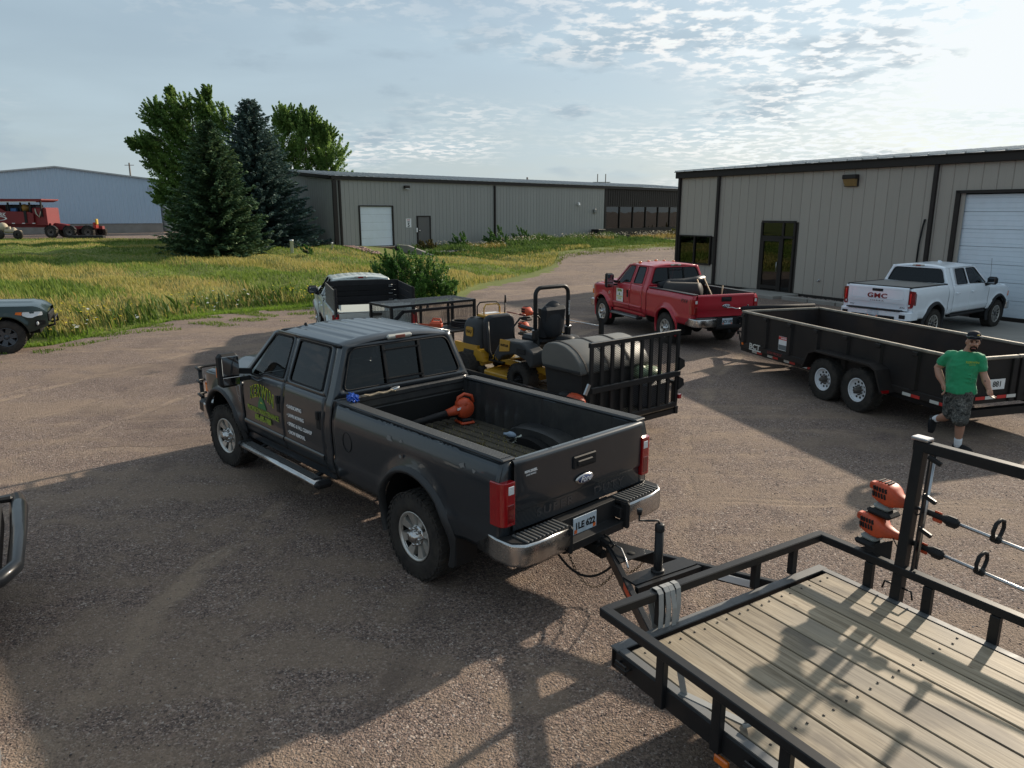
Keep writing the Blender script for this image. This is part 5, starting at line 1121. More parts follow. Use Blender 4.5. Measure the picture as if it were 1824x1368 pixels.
    c_.box(((rear+cr)/2-.03, 0, .98), (.12, 1.66, .60)); c_.box((tail-.06, 0, .47), (.34, .075, .075)); c_.box((tail+.05, 0, .50), (.1, .9, .08)); c_.build('chassis', DARK, t)  # first box is an added filler blocking sun through the cab-to-bed gap
    mf = MB()
    for s in (1, -1): MB().box((xr-ra-.04, s*.85, .47), (.02, .24, .30)).build('mud_flap', BLACK, t); MB().box((xf-ra-.03, s*.86, .48), (.02, .2, .24)).build('mud_flap', BLACK, t)
    # cabin
    i_ = MB(); i_.box((xw-.22, 0, 1.12), (.45, 1.5, .34), ch=.08); i_.box((xw-.20, .40, 1.31), (.30, .36, .08), ch=.03); i_.build('dashboard', BLACK, t)
    sw = MB(); sw.tube([(xw-.52+.06*math.cos(a), .40+.19*math.sin(a), 1.26+.185*math.cos(a)) for a in [2*math.pi*k/24 for k in range(24)]], .016, 6, closed=True); sw.bar((xw-.52, .22, 1.26), (xw-.52, .58, 1.26), .03, .05); sw.bar((xw-.52, .40, 1.25), (xw-.25, .40, 1.18), .05); sw.build('steering_wheel', BLACK, t)
    sxs = [xw-1.05]; rs_ = cfg['doors'][0][0]+.28
    for x_ in sxs:
        for y_ in (-.40, .40):
            st = MB(); st.box((x_, y_, .92), (.52, .50, .20), ch=.07); st.box((x_-.28, y_, 1.25), (.16, .50, .62), (0, -.22, 0), ch=.06); st.box((x_-.37, y_, 1.62), (.10, .27, .18), (0, -.15, 0), ch=.04); st.build('seat', SEAT, t)
    st = MB(); st.box((rs_+.05, 0, .92), (.45, 1.4, .2), ch=.07); st.box((rs_-.20, 0, 1.24), (.14, 1.4, .60), (0, -.15, 0), ch=.05)
    for y_ in (-.42, .42): st.box((rs_-.26, y_, 1.57), (.09, .26, .14), ch=.04)
    st.build('rear_seat', SEAT, t); MB().box(((xw+cr)/2-.1, 0, .80), (xw-cr-.1, 1.6, .06)).build('cab_floor', BLACK, t)
    return t
def fd(x, z, S=.984): return (x, S, z)
# ---------------------------------------------------------------- grey crew cab
zb = 1.45; Z1g = 2.0
grey_cfg = dict(name='crew_cab_pickup', label='dark grey crew cab pickup with green door lettering and open bed in the foreground', paint=GREYP, loc=(-1.686, 8.70, 0), yaw=2.321, wb=4.38, tail=3.395, cabrear=-.60, zt=1.42, zr=2.07, belt=1.45, hood=1.39, mirz=1.50, handlez=1.20, style='ford', crew=True, wheel='truck', rim=ALLOY, plate='1LE 622', rt=.43, wt=.30, rr=.238, arch=.55, archz=.51, steer=.10, flaremat=mat('flare paint', (.030, .031, .033), .5, .2),
    doors=[(-.53, .42, [(-.41, zb+.045), (.345, zb+.045), (.335, Z1g-.055), (-.355, Z1g-.055)], [(-.53, zb), (.42, zb), (.42, Z1g-.01), (-.46, Z1g-.01)]),
           (.43, 1.53, [(.50, zb+.04), (.98, zb+.03), (1.10, zb-.025), (1.405, zb-.03), (.965, Z1g-.055), (.505, Z1g-.055)], [(.43, zb), (.98, zb-.01), (1.10, zb-.06), (1.53, zb-.06), (1.005, Z1g-.01), (.43, Z1g-.01)])])
grey = pickup(grey_cfg)
dF, dR = grey_cfg['_doors'][(1, 1)], grey_cfg['_doors'][(1, 0)]
DGRN = mat('decal green', (.02, .17, .05), .5); DYEL = mat('decal yellow', (.55, .52, .03), .5); DLIME = mat('decal lime', (.24, .34, .03), .5)
def on_left(x0, z0, y0=.992, arch=0.): return lambda a, b, e: (x0-a, y0+e-.10*max(0, (z0+b)-1.24)*1.3, z0+b-arch*a*a)
text('KERWIN', .215, DYEL, dF, bold=.0075, sx=.70, ext=.001, spacing=1.22, fn=on_left(.985, 1.245, .989, .70)); text('KERWIN', .215, DGRN, dF, bold=-.0035, sx=.70, ext=.001, spacing=1.22, fn=on_left(.985, 1.245, .9925, .70))
lg = MB(); lg.prism([(x, z) for x, z in rpoly([(.86, 1.03), (1.10, 1.03), (1.08, 1.09), (1.03, 1.16), (1.0, 1.20), (.95, 1.16), (.89, 1.09)], .02, 3)], .987, .990, 'xz'); lg.build('emblem', DGRN, dF); lg = MB(); lg.prism([(.95, 1.10), (1.02, 1.10), (1.0, 1.12), (.97, 1.11)], .990, .992, 'xz'); lg.build('emblem_centre', DYEL, dF)
text('PROPERTY', .090, DLIME, dF, bold=.002, sx=.82, ext=.001, fn=on_left(1.235, .985, .988)); text('MAINTENANCE', .090, DLIME, dF, bold=.002, sx=.82, ext=.001, fn=on_left(.80, .985, .988)); text('605-695-7488', .10, DLIME, dF, bold=.004, sx=.80, ext=.001, fn=on_left(.985, .895, .988))
for i, (tx, zz_) in enumerate((('\u2022 LANDSCAPING', 1.205), ('\u2022 LAWN MOWING', 1.10), ('\u2022 SPRING & FALL CLEANUP', .995), ('\u2022 SNOW REMOVAL', .895))): text(tx, .060, WHITEP, dR, bold=.0015, sx=.82, ext=.001, align='LEFT', fn=on_left(.315, zz_, .989))
# fuel flap, fender vent, bull bar, cab marker antenna
fl_ = MB(); fl_.tube([(-1.02+.085*math.cos(a), .985, 1.07+.105*math.sin(a)) for a in [2*math.pi*k/28 for k in range(28)]], .004, 5, closed=True); fl_.build('fuel_flap', BLACK, grey)
vt = MB(); vt.tube([(1.72, .99, 1.22), (1.60, .99, 1.22), (1.58, .99, 1.00), (1.64, .99, 1.02), (1.72, .99, 1.22)], .010, 6); vt.bar((1.70, .99, 1.16), (1.59, .99, 1.14), .012); vt.bar((1.68, .99, 1.09), (1.585, .99, 1.07), .012); vt.build('fender_vent', mat('satin trim', (.22, .21, .21), .35, .7), grey)
bb = MB()
for z_ in (.80, 1.0, 1.19): bb.tube([(3.02, .96, z_), (3.26, .93, z_), (3.30, .80, z_), (3.31, 0, z_), (3.30, -.80, z_), (3.26, -.93, z_), (3.02, -.96, z_)], .021, 8)
for y_ in (.86, .42, -.42, -.86): bb.tube([(3.22, y_, .55), (3.31, y_, .72), (3.32, y_, 1.19)], .030, 8)
bb.build('bull_bar', BSTEEL, grey); MB().box((3.13, 0, .64), (.26, 1.9, .22), ch=.05).build('steel_bumper', BSTEEL, grey)
an = MB(); an.lathe([(0, .03), (.02, .02), (.025, 0)], 8, 'z', (.75, .45, 2.05)); an.build('roof_antenna', BLACK, grey)
# chipped paint above the rear wheel
rch = random.Random(5); bl_ = [o for o in grey.children if o.name.startswith('bed_side')][0]
for (cx, cz, r_) in ((-1.80, 1.285, .05), (-1.98, 1.30, .03), (-2.02, 1.17, .028), (-2.30, 1.10, .018), (-2.9, 1.30, .045), (-3.05, 1.29, .03), (-2.62, .93, .02)):
    pg = [(cx+r_*rch.uniform(.4, 1.5)*math.cos(k*.898), cz+r_*rch.uniform(.25, .7)*math.sin(k*.898)) for k in range(7)]
    c_ = MB(); sy = float(np.interp(cz, [.4, 1.16, 1.24, 1.30, 1.37, 1.42], [.94, .985, .982, .968, .945, .925]))+(.02 if cz < 1.2 and cx > -2.75 else 0)
    c_.add([(x_, sy+.004-(z_-cz)*.25*(cz > 1.22), z_) for x_, z_ in pg], [tuple(range(7))[::-1]]); c_.build('paint_chip', mat('primer', (.16, .155, .15), .7, var=.3, vscale=40), bl_)
# ---------------------------------------------------------------- red extended cab
zb = 1.39; Z1r = 1.93
red_cfg = dict(name='extended_cab_pickup', label='red extended cab pickup with orange roof marker lights beside the taupe shop', paint=REDP, loc=(4.35, 21.34, 0), yaw=1.928, wb=3.60, tail=3.0, cabrear=-.652, zt=1.36, zr=2.0, hood=1.36, style='ford', crew=False, ext=True, wheel='truck', rim=ALLOY, rt=.41, wt=.28, rr=.235, arch=.50, archz=.44, belt=1.39, mirz=1.43, handlez=1.12, plate='3CY 107', flaremat=REDP, boardmat=mat('satin grey', (.18, .18, .18), .4, .6),
    doors=[(-.50, .16, [(-.40, zb+.05), (.07, zb+.03), (.07, Z1r-.05), (-.34, Z1r-.05)], [(-.50, zb), (.16, zb), (.16, Z1r-.01), (-.43, Z1r-.01)]),
           (.17, 1.14, [(.25, zb+.03), (.60, zb+.02), (.72, zb-.03), (1.02, zb-.03), (.60, Z1r-.05), (.25, Z1r-.05)], [(.17, zb), (.60, zb-.01), (.72, zb-.06), (1.14, zb-.06), (.66, Z1r-.01), (.17, Z1r-.01)])])
red = pickup(red_cfg); dF2 = red_cfg['_doors'][(1, 1)]
for i, y_ in enumerate((-.56, -.26, 0, .26, .56)):
    m_ = MB(); m_.sphere((.42-.10*abs(y_), y_, 2.005-.06*abs(y_)), (.065, .045, .045), 10, 6); m_.build('marker_light', AMBER, red)
sgm = MB().box((.72, .992, 1.02), (.40, .004, .38), ch=.001).build('magnetic_sign', mat('sign white', (.68, .70, .66), .5, var=.03), dF2, label='white magnetic company sign on the red door')
text('KERWIN', .085, DYEL, sgm, bold=.007, sx=.8, ext=.0005, fn=on_left(.72, 1.155, .995, .8)); text('KERWIN', .085, DGRN, sgm, bold=.002, sx=.8, ext=.0005, fn=on_left(.72, 1.155, .9965, .8)); lg = MB(); lg.prism([(.68, 1.02), (.77, 1.02), (.73, 1.10)], .995, .997, 'xz'); lg.build('emblem', DGRN, sgm)
text('PROPERTY MAINTENANCE', .036, DYEL, sgm, bold=.002, sx=.8, ext=.0005, fn=on_left(.72, .975, .9955)); text('605-695-7488', .045, DYEL, sgm, bold=.002, sx=.8, ext=.0005, fn=on_left(.72, .915, .9955))
bsl = [o for o in red.children if o.name.startswith('bed_side')][0]; text('FX4', .13, mat('sticker dark', (.06, .01, .012), .5), bsl, bold=.004, sx=1.3, shear=.2, ext=.001, fn=lambda a, b, e: (-2.62-a, .985+e, 1.20+b))
em = MB(); em.tube([(1.36+.045*math.cos(a), .992, 1.03+.045*math.sin(a)) for a in [2*math.pi*k/20 for k in range(20)]], .008, 6, closed=True); em.sphere((1.36, .988, 1.03), (.04, .008, .04), 10, 6); em.build('fender_badge', CHROME, red)
an = MB(); an.tube([(1.35, -.86, 1.2), (1.30, -.87, 2.0)], .004, 5); an.build('antenna', BLACK, red)
# ---------------------------------------------------------------- white crew cab with bed cover
zb = 1.37; Z1w = 1.87
BLKFL = mat('black flare', (.03, .031, .034), .6, var=.15)
gmc_cfg = dict(name='covered_bed_pickup', label='white crew cab pickup with grey bed cover parked at the overhead door', paint=WHTP, loc=(12.401, 21.687, .02), yaw=.609, wb=3.745, tail=3.03, cabrear=-1.04, zt=1.41, zr=1.945, style='gmc', crew=True, wheel='split', rim=ALLOY, hubmat=RIMBLK, rt=.415, wt=.28, rr=.25, arch=.50, archz=.45, ribs=False, slider=False, flaremat=BLKFL, flarew=.034, nose=.92, board=False, frontglass=CLRGL, railcap=False, mirz=1.42, handlez=1.17,
    doors=[(-.86, .05, [(-.62, zb+.03), (.0, zb+.03), (.0, Z1w-.05), (-.52, Z1w-.05), ], [(-.86, zb), (.05, zb), (.05, Z1w-.01), (-.80, Z1w-.01)]),
           (.06, 1.22, [(.10, zb+.03), (.55, zb+.02), (.80, zb+.01), (1.06, zb+.0), (.62, Z1w-.05), (.10, Z1w-.05)], [(.06, zb), (.55, zb), (.80, zb-.005), (1.22, zb-.03), (.68, Z1w-.01), (.06, Z1w-.01)])])
gmc = pickup(gmc_cfg)
tn = MB(); tn.grid(lambda x, y: (x, y, 1.435+.012*math.cos(y*1.6)), [-2.99+(1.88)*i/6 for i in range(7)], [-.86+1.72*i/10 for i in range(11)]); tn.build('bed_cover', mat('grey vinyl cover', (.17, .165, .155), .7, var=.08, bump=.04), gmc, solid=.02)
tb = MB(); tb.tube([(-3.0, -.88, 1.43), (-3.0, .88, 1.43), (-1.12, .88, 1.43), (-1.12, -.88, 1.43)], .022, 6, closed=True); tb.build('cover_rail', BLACK, gmc)
an = MB(); an.prism([(.1, 1.93), (.32, 1.93), (.14, 1.995), (.10, 1.99)], -.025, .025, 'xz'); an.build('roof_antenna', WHTP, gmc); an = MB(); an.tube([(1.6, -.84, 1.25), (1.45, -.85, 2.05)], .004, 5); an.build('antenna', BLACK, gmc)
for s in (-1, 1):
    m_ = MB(); m_.box((.1, s*.93, .55), (2.1, .10, .07), ch=.03); m_.build('side_step', BLACK, gmc)

# ================================================================ trailers
WOOD = None
def wood_mat():
    m = bpy.data.materials.new('weathered deck board'); m.use_nodes = True; nt = m.node_tree; N = nt.nodes; L = nt.links; p = N['Principled BSDF']
    t = N.new('ShaderNodeTexCoord'); oi = N.new('ShaderNodeObjectInfo')
    ofs = N.new('ShaderNodeVectorMath'); ofs.operation = 'SCALE'; ofs.inputs[0].default_value = (37, 11, 23); L.new(oi.outputs['Random'], ofs.inputs['Scale'])
    ad = N.new('ShaderNodeVectorMath'); ad.operation = 'ADD'; L.new(t.outputs['Object'], ad.inputs[0]); L.new(ofs.outputs[0], ad.inputs[1])
    def noise(sc, st, d=4, dist=0):
        mp = N.new('ShaderNodeMapping'); mp.inputs[3].default_value = st; L.new(ad.outputs[0], mp.inputs[0]); n = N.new('ShaderNodeTexNoise'); n.inputs['Scale'].default_value = sc; n.inputs['Detail'].default_value = d; n.inputs['Distortion'].default_value = dist; L.new(mp.outputs[0], n.inputs[0]); return n.outputs[0]
    def ramp(x, cs):
        r = N.new('ShaderNodeValToRGB'); cr = r.color_ramp
        while len(cr.elements) < len(cs): cr.elements.new(.5)
        for e, (q, c) in zip(cr.elements, cs): e.position = q; e.color = (*c, 1)
        L.new(x, r.inputs[0]); return r.outputs[0]
    grain = noise(16, (.09, 1.6, 1), 6, 1.2); big = noise(1.6, (.6, 1.6, 1), 3)
    c = ramp(grain, [(.28, (.15, .112, .068)), (.46, (.28, .222, .148)), (.62, (.35, .285, .198)), (.82, (.42, .355, .26))])
    def mix(f, a, b):
        q = N.new('ShaderNodeMix'); q.data_type = 'RGBA'; L.new(f, q.inputs[0]); L.new(a, q.inputs[6]); q.inputs[7].default_value = (*b, 1); return q.outputs[2]
    def mr(x, a, b, d=1.):
        q = N.new('ShaderNodeMapRange'); q.interpolation_type = 'SMOOTHSTEP'; L.new(x, q.inputs[0]); q.inputs[1].default_value = a; q.inputs[2].default_value = b; q.inputs[4].default_value = d; return q.outputs[0]
    c = mix(mr(big, .45, .70, .6), c, (.215, .188, .15)); c = mix(mr(noise(1.5, (.9, 1.5, 1), 5), .58, .70, .75), c, (.10, .08, .06)); c = mix(mr(noise(34, (.12, 2.2, 1), 3, .5), .60, .72, .6), c, (.085, .066, .048)); c = mix(mr(noise(.75, (1, 1.3, 1), 6), .60, .66, .6), c, (.115, .095, .075)); c = mix(mr(noise(60, (.05, 2.5, 1), 2, .3), .66, .70, .7), c, (.05, .04, .03))
    # knots
    v = N.new('ShaderNodeTexVoronoi'); mp = N.new('ShaderNodeMapping'); mp.inputs[3].default_value = (1.0, 2.6, 1); L.new(ad.outputs[0], mp.inputs[0]); L.new(mp.outputs[0], v.inputs[0]); v.inputs['Scale'].default_value = 1.5
    kn = N.new('ShaderNodeMapRange'); kn.interpolation_type = 'SMOOTHSTEP'; L.new(v.outputs['Distance'], kn.inputs[0]); kn.inputs[1].default_value = .02; kn.inputs[2].default_value = .06; kn.inputs[3].default_value = .8; kn.inputs[4].default_value = 0
    c = mix(kn.outputs[0], c, (.12, .075, .04))
    hs = N.new('ShaderNodeHueSaturation'); r3 = N.new('ShaderNodeMapRange'); L.new(oi.outputs['Random'], r3.inputs[0]); r3.inputs[3].default_value = .78; r3.inputs[4].default_value = 1.12; L.new(r3.outputs[0], hs.inputs['Value']); L.new(c, hs.inputs['Color'])
    L.new(hs.outputs[0], p.inputs['Base Color']); p.inputs['Roughness'].default_value = .62; p.inputs['Specular IOR Level'].default_value = .45
    b = N.new('ShaderNodeBump'); b.inputs['Strength'].default_value = .4; b.inputs['Distance'].default_value = .004; L.new(grain, b.inputs['Height']); L.new(b.outputs[0], p.inputs['Normal']); return m
DECK = wood_mat()
GREYLIP = mat('worn steel lip', (.16, .165, .17), .5, .4, var=.2, dirt=((.06, .055, .05), .5, 6, 2.2))
STRAP = mat('grey webbing', (.30, .30, .29), .8, var=.15, vscale=30)
def trimmer(label, loc, rz, pitch, group, L_=1.25, roll=0., cable=True):
    """string trimmer: engine at the origin, shaft running towards -x"""
    t = thing('string_trimmer', label, 'trimmer', loc, rz, group); t.scale = (.93, .93, .93); t.rotation_euler = Euler((roll, pitch, rz), 'XYZ')
    e = MB(); V = []
    # cowling: lofted sections narrowing towards the shaft
    secs = [(.115, .060, .050, .03), (.105, .082, .072, .035), (.05, .092, .086, .03), (-.01, .092, .088, .02), (-.05, .080, .078, .01), (-.085, .055, .055, .0), (-.15, .034, .034, 0), (-.20, .028, .028, 0)]
    n = 16
    for x, a, b, zo in secs: V += [(x, a*math.copysign(abs(math.cos(q))**.5, math.cos(q)), zo+b*math.copysign(abs(math.sin(q))**.5, math.sin(q))) for q in [2*math.pi*k/n for k in range(n)]]
    e.add(V, [(i*n+k, i*n+(k+1) % n, (i+1)*n+(k+1) % n, (i+1)*n+k) for i in range(len(secs)-1) for k in range(n)]+[tuple(range(n))[::-1]], True); eng = e.build('engine_cover', ORANGE, t)
    lv = MB()
    for q in (-1, 1):
        for i in range(5):
            for j, (z0, hh_) in enumerate(((.066, .034), (.018, .040))): lv.box((.088-i*.024, q*.0905, z0), (.013, .014, hh_), (0, .25, 0))
    for j in range(4): lv.box((.112, 0, .005+j*.020), (.012, .085, .010))
    for i in range(4): lv.box((.085-i*.026, 0, .1145), (.013, .09, .008))
    tag(lv.build('louvre', BLACK, eng), kind='stuff')
    MB().box((.145, 0, .05), (.05, .07, .06), ch=.012).build('starter_grip', ORANGE, eng)
    tk = MB(); tk.box((.03, 0, -.095), (.14, .13, .060), ch=.025); tk.build('fuel_tank', mat('milky tank', (.24, .26, .25), .4, var=.1), t); ft = MB(); ft.box((.03, 0, -.145), (.21, .17, .055), ch=.022); ft.build('engine_foot', BLACK, t)
    MB().tube([(-.18, 0, 0), (-L_, 0, 0)], .0135, 10).build('shaft', STEEL, t)
    g_ = MB(); g_.tube([(-.26, 0, 0), (-.30, 0, 0), (-.42, 0, 0), (-.45, 0, 0), (-.52, 0, 0), (-.545, 0, 0)], [.016, .024, .024, .036, .034, .016], 10); g_.box((-.49, 0, -.005), (.10, .055, .085), ch=.02); gr = g_.build('grip', BLACK, t); MB().box((-.385, 0, -.035), (.075, .018, .035), ch=.008).build('trigger', ORANGE, gr); MB().box((-.385, 0, .028), (.06, .016, .016), ch=.006).build('lockout', ORANGE, gr)
    h_ = MB(); h_.tube([(-.80, .0, .0), (-.80, .055, .02), (-.80, .075, .075), (-.80, .055, .13), (-.80, 0, .15), (-.80, -.055, .13), (-.80, -.075, .075), (-.80, -.055, .02), (-.80, 0, 0)], .014, 8); h_.box((-.80, 0, .0), (.075, .06, .05), ch=.012); h_.build('loop_handle', BLACK, t)
    cb = MB(); cb.tube([(-.16, .03, -.02), (-.22, .06, -.06), (-.28, .02, -.02)], .006, 6); cb.build('throttle_cable', BLACK, t)
    return t
def tyre_small(rt, wt, rr, rim, style='mod'): return wheel_meshes(rt, wt, rr, style, rim, 'x', mat('dusty hub', (.10, .09, .08), .6, .3), 30)
# ---------------------------------------------------------------- timber-deck utility trailer in the foreground
UO = (1.574, 4.866, 0); UY = 2.127; ZD = .615; HW = 1.03; LD = 4.9
ut = thing('utility_trailer', 'black steel utility trailer with weathered timber deck hitched to the grey pickup', 'trailer', UO, UY)
fr_ = MB()
for s in (1, -1): fr_.box((-LD/2, s*(HW+.02), ZD-.07), (LD, .06, .14), ch=.008)
fr_.box((-.02, 0, ZD-.07), (.06, 2*HW+.1, .14), ch=.008); fr_.box((-LD, 0, ZD-.07), (.06, 2*HW+.1, .14), ch=.008)
for i in range(9): fr_.box((-.35-i*.52, 0, ZD-.095), (.05, 2*HW, .08))
fr = fr_.build('frame', BSTEEL, ut)
lp = MB(); lp.box((-.022, 0, ZD+.006), (.075, 2*HW+.10, .010)); lp.build('front_lip', GREYLIP, fr)
for s in (1, -1): MB().box((-LD/2-.03, s*(HW+.012), ZD+.005), (LD-.06, .055, .010)).build('side_lip', GREYLIP, fr)
nb = 9; bw = 2*(HW-.02)/nb
for i in range(nb):
    y = -HW+.02+bw*(i+.5)
    o = MB().box((0, 0, 0), (LD-.16, bw-.014, .038), ch=.004).build('plank', DECK, ut); o.location = (-LD/2-.02, y, ZD-.012+random.uniform(-.002, .003)); o.rotation_euler = (random.uniform(-.008, .008), 0, 0)
sc = MB()
for i in range(nb):
    y = -HW+.02+bw*(i+.5)
    for u in (-.16, -1.15, -2.19, -3.2, -4.2):
        for q in (-.045, .045): sc.lathe([(0, 0.004), (.008, .003), (.009, 0)], 6, 'z', (u+random.uniform(-.01, .01), y+q, ZD+.009))
tag(sc.build('screw', mat('screw steel', (.06, .05, .045), .6, .5), ut), kind='stuff')
# rails: welded angle on short posts
ZRAIL = .855; rw_ = .07; UF = .05
rl = MB(); rl.bar((UF, 1.10, ZRAIL), (UF, -1.10, ZRAIL), rw_, .065, ch=.006)
front = rl.build('front_rail', BSTEEL, ut)
for s in (1, -1):
    MB().bar((UF+.03, s*1.10, ZRAIL+.001), (-LD, s*1.10, ZRAIL+.001), rw_, .062, ch=.006).build('side_rail', BSTEEL, ut)
    for k in range(11):
        u = (-.40 if s < 0 else -.47)-k*.445
        MB().box((u, s*1.088, (ZRAIL+ZD-.13)/2-.02), (.065, .045, ZRAIL-ZD+.10), ch=.004).build('rail_post', BSTEEL, ut)
    for k in range(4):
        u = -.14-k*1.05; pk = MB(); pk.tube([(u+.05, s*1.05, ZD-.05), (u+.05, s*1.13, ZD-.05), (u-.05, s*1.13, ZD-.05), (u-.05, s*1.05, ZD-.05)], .009, 4); pk.bar((u+.05, s*1.125, ZD-.05), (u-.05, s*1.125, ZD-.05), .012, .06); pk.build('stake_pocket', BSTEEL, ut)
for v in (.62, -.35, -.78): MB().box((UF, v, (ZRAIL+ZD)/2), (.05, .06, ZRAIL-ZD), ch=.004).build('rail_post', BSTEEL, ut)
# A-frame drawbar
tn = MB()
for s in (1, -1): tn.bar((-.25, s*.82, ZD-.10), (1.30, s*.045, ZD-.12), .05, .11, ch=.006)
db = tn.build('drawbar', BSTEEL, ut)
MB().box((.70, 0, ZD-.055), (.15, .66, .016)).build('jack_plate', BSTEEL, db); MB().bar((.60, .34, ZD-.10), (.60, -.34, ZD-.10), .04, .09).build('cross_member', BSTEEL, db)
gp = MB(); gp.prism([(.98, .19), (1.30, .05), (1.30, -.05), (.98, -.19)], ZD-.060, ZD-.05, 'xy'); gp.build('gusset_plate', BSTEEL, db)
hl_ = MB(); hl_.lathe([(.035, 0), (.035, .003), (0, .003)], 14, 'z', (1.06, 0, ZD-.0495)); hl_.build('plate_dark_disc', DARK, db)  # dark disc laid on the plate to look like a shaded opening
cp = MB(); cp.box((1.36, 0, ZD-.085), (.20, .085, .085), ch=.02); cp.sphere((1.47, 0, ZD-.09), (.065, .06, .05), 12, 8); cp.tube([(1.25, .045, ZD-.06), (1.22, .06, ZD-.02), (1.32, .03, ZD+.0), (1.42, .0, ZD-.02)], .010, 6); cp.build('coupler', BSTEEL, db)
lt_ = MB(); lt_.tube([(1.30, .03, ZD-.03), (1.12, .06, ZD-.015), (1.02, .10, ZD-.045), (.86, .20, ZD-.045)], .008, 6); lt_.build('latch_rod', STEEL, db)
bl = MB(); bl.tube([(1.5, 0, .40), (1.5, 0, ZD-.10)], .02, 8); bl.box((1.56, 0, .40), (.30, .07, .05)); bl.box((1.70, 0, .44), (.16, .06, .06)); bl.build('hitch_ball', DARK, db)
jk = MB(); jk.tube([(.70, 0.03, .30), (.70, .03, .93)], .036, 14); jk.tube([(.70, .03, .15), (.70, .03, .35)], .028, 12); jk.box((.70, .03, .14), (.14, .14, .02)); jo = jk.build('jack', BSTEEL, ut)
ck = MB(); ck.lathe([(.040, 0), (.040, .05), (.03, .06), (0, .06)], 12, 'z', (.70, .03, .92)); ck.tube([(.70, .03, .97), (.72, .03, 1.0), (.76, .10, 1.0), (.80, .16, 1.0), (.80, .16, 1.06)], .010, 6); ck.tube([(.80, .16, 1.05), (.80, .16, 1.10)], [.018, .024], 8); ck.build('crank', BSTEEL, jo)
jr = MB(); jr.lathe([(.055, 0), (.055, .015), (.036, .018)], 14, 'z', (.70, .03, ZD-.045)); jr.build('collar', BSTEEL, jo)
rs = MB(); rs.box((.62, .40, ZD-.10), (.26, .004, .055), (0, 0, -.465)); rs.v = [(x, y+.012, z) for x, y, z in rs.v]; rs.build('reflector', mat('orange reflector', (.65, .07, .02), .4), db)
st_ = MB(); st_.box((.32, -.50, ZD-.10), (.30, .004, .06), (0, 0, .465)); st_.v = [(x-.0, y+.030, z) for x, y, z in st_.v]; st_.build('warning_label', WHITEP, db)
# safety chains and lighting cable
def chain(name, pts, label=None):
    ch_ = MB(); P_ = [Vector(p) for p in pts]; out = []
    for a, b in zip(P_[:-1], P_[1:]):
        n = max(1, int((b-a).length/.026))
        for i in range(n): out.append((a.lerp(b, (i+.5)/n), (b-a).normalized()))
    for i, (c, d) in enumerate(out):
        u = d.orthogonal().normalized(); u = (Matrix.Rotation((i % 2)*math.pi/2, 3, d) @ u)
        ch_.tube([c+d*.019*math.cos(a)+u*.010*math.sin(a) for a in [2*math.pi*k/8 for k in range(8)]], .0035, 4, closed=True)
    return tag(ch_.build(name, mat('rusty chain', (.20, .15, .10), .55, .6, var=.3), ut), kind='stuff')
def sag(a, b, dz, n=10): return [tuple(Vector(a).lerp(Vector(b), i/n)+Vector((0, 0, -dz*4*(i/n)*(1-i/n)))) for i in range(n+1)]
chain('safety_chain', sag((1.05, .16, .48), (1.72, .22, .46), .30)); chain('safety_chain', sag((1.05, -.16, .48), (1.72, -.18, .46), .26))
MB().tube(sag((1.10, .10, .52), (1.80, .34, .50), .26, 14), .011, 7).build('wiring_cable', BLACK, ut)
# axles and wheels under the deck
UW = tyre_small(.34, .20, .19, RIMWHT)
for u in (-2.75, -3.60):
    for s in (1, -1): put_wheel(UW, ut, u, s*1.24, .34)
    MB().tube([(u, -1.15, .34), (u, 1.15, .34)], .035, 8).build('axle', BSTEEL, ut)
for s in (1, -1):
    fd_ = MB(); fd_.prism([(-2.2, .60), (-2.35, .78), (-4.0, .78), (-4.15, .60), (-4.12, .60), (-3.98, .75), (-2.37, .75), (-2.23, .60)], s*1.13, s*1.37, 'xz'); fd_.build('mudguard', BSTEEL, ut)
MB().box((-.95, 1.075, .43), (.10, .03, .05), ch=.008).build('marker_lamp', AMBER, ut)
# trimmer rack bolted to the right-hand rail
rk = thing('trimmer_rack', 'tall black steel trimmer rack standing on the right-hand trailer rail', 'rack', UO, UY)
MB().bar((-.62, -1.09, .52), (-.62, -1.17, 1.80), .075, .075, ch=.006, up=(1, 0, 0)).build('post', BSTEEL, rk)
MB().bar((-3.3, -1.09, .52), (-3.3, -1.17, 1.80), .075, .075, ch=.006, up=(1, 0, 0)).build('post', BSTEEL, rk)
MB().bar((-.575, -1.17, 1.79), (-3.34, -1.17, 1.79), .075, .075, ch=.006).build('top_bar', BSTEEL, rk)
MB().box((-.62, -1.17, 1.842), (.12, .09, .025), ch=.006).build('hinge_plate', STEEL, rk)
gs = MB(); gs.prism([(-.54, .90), (-.30, .90), (-.54, 1.05)], -1.106, -1.094, 'xz'); gs.build('gusset', BSTEEL, rk)
MB().box((-.70, -1.14, 1.33), (.014, .03, .90), (.055, 0, 0)).build('lock_bar', BSTEEL, rk); MB().tube([(-.725, -1.115, .90), (-.725, -1.165, 1.76)], .010, 8).build('lock_rod', STEEL, rk)
for z in (1.73, 1.45, 1.20): MB().box((-.76, -1.10, z), (.10, .025, .03), (0, -.35, 0), ch=.004).build('hook', BSTEEL, rk)
for q in (1, -1):
    hk = MB(); hk.tube([(-.62+q*.04, -1.10, .72), (-.62+q*.10, -1.10, .72), (-.62+q*.115, -1.10, .66)], .008, 6); hk.build('tie_hook', BSTEEL, rk)
trl = lambda u, v, z: (UO[0]+math.cos(UY)*u-math.sin(UY)*v, UO[1]+math.sin(UY)*u+math.cos(UY)*v, z)
trimmer('orange string trimmer in the upper slot of the foreground rack', trl(-.43, -1.19, 1.335), UY, -.06, 'trimmers on the foreground rack', 1.7)
trimmer('orange string trimmer in the lower slot of the foreground rack', trl(-.37, -1.17, 1.075), UY, -.05, 'trimmers on the foreground rack', 1.7)
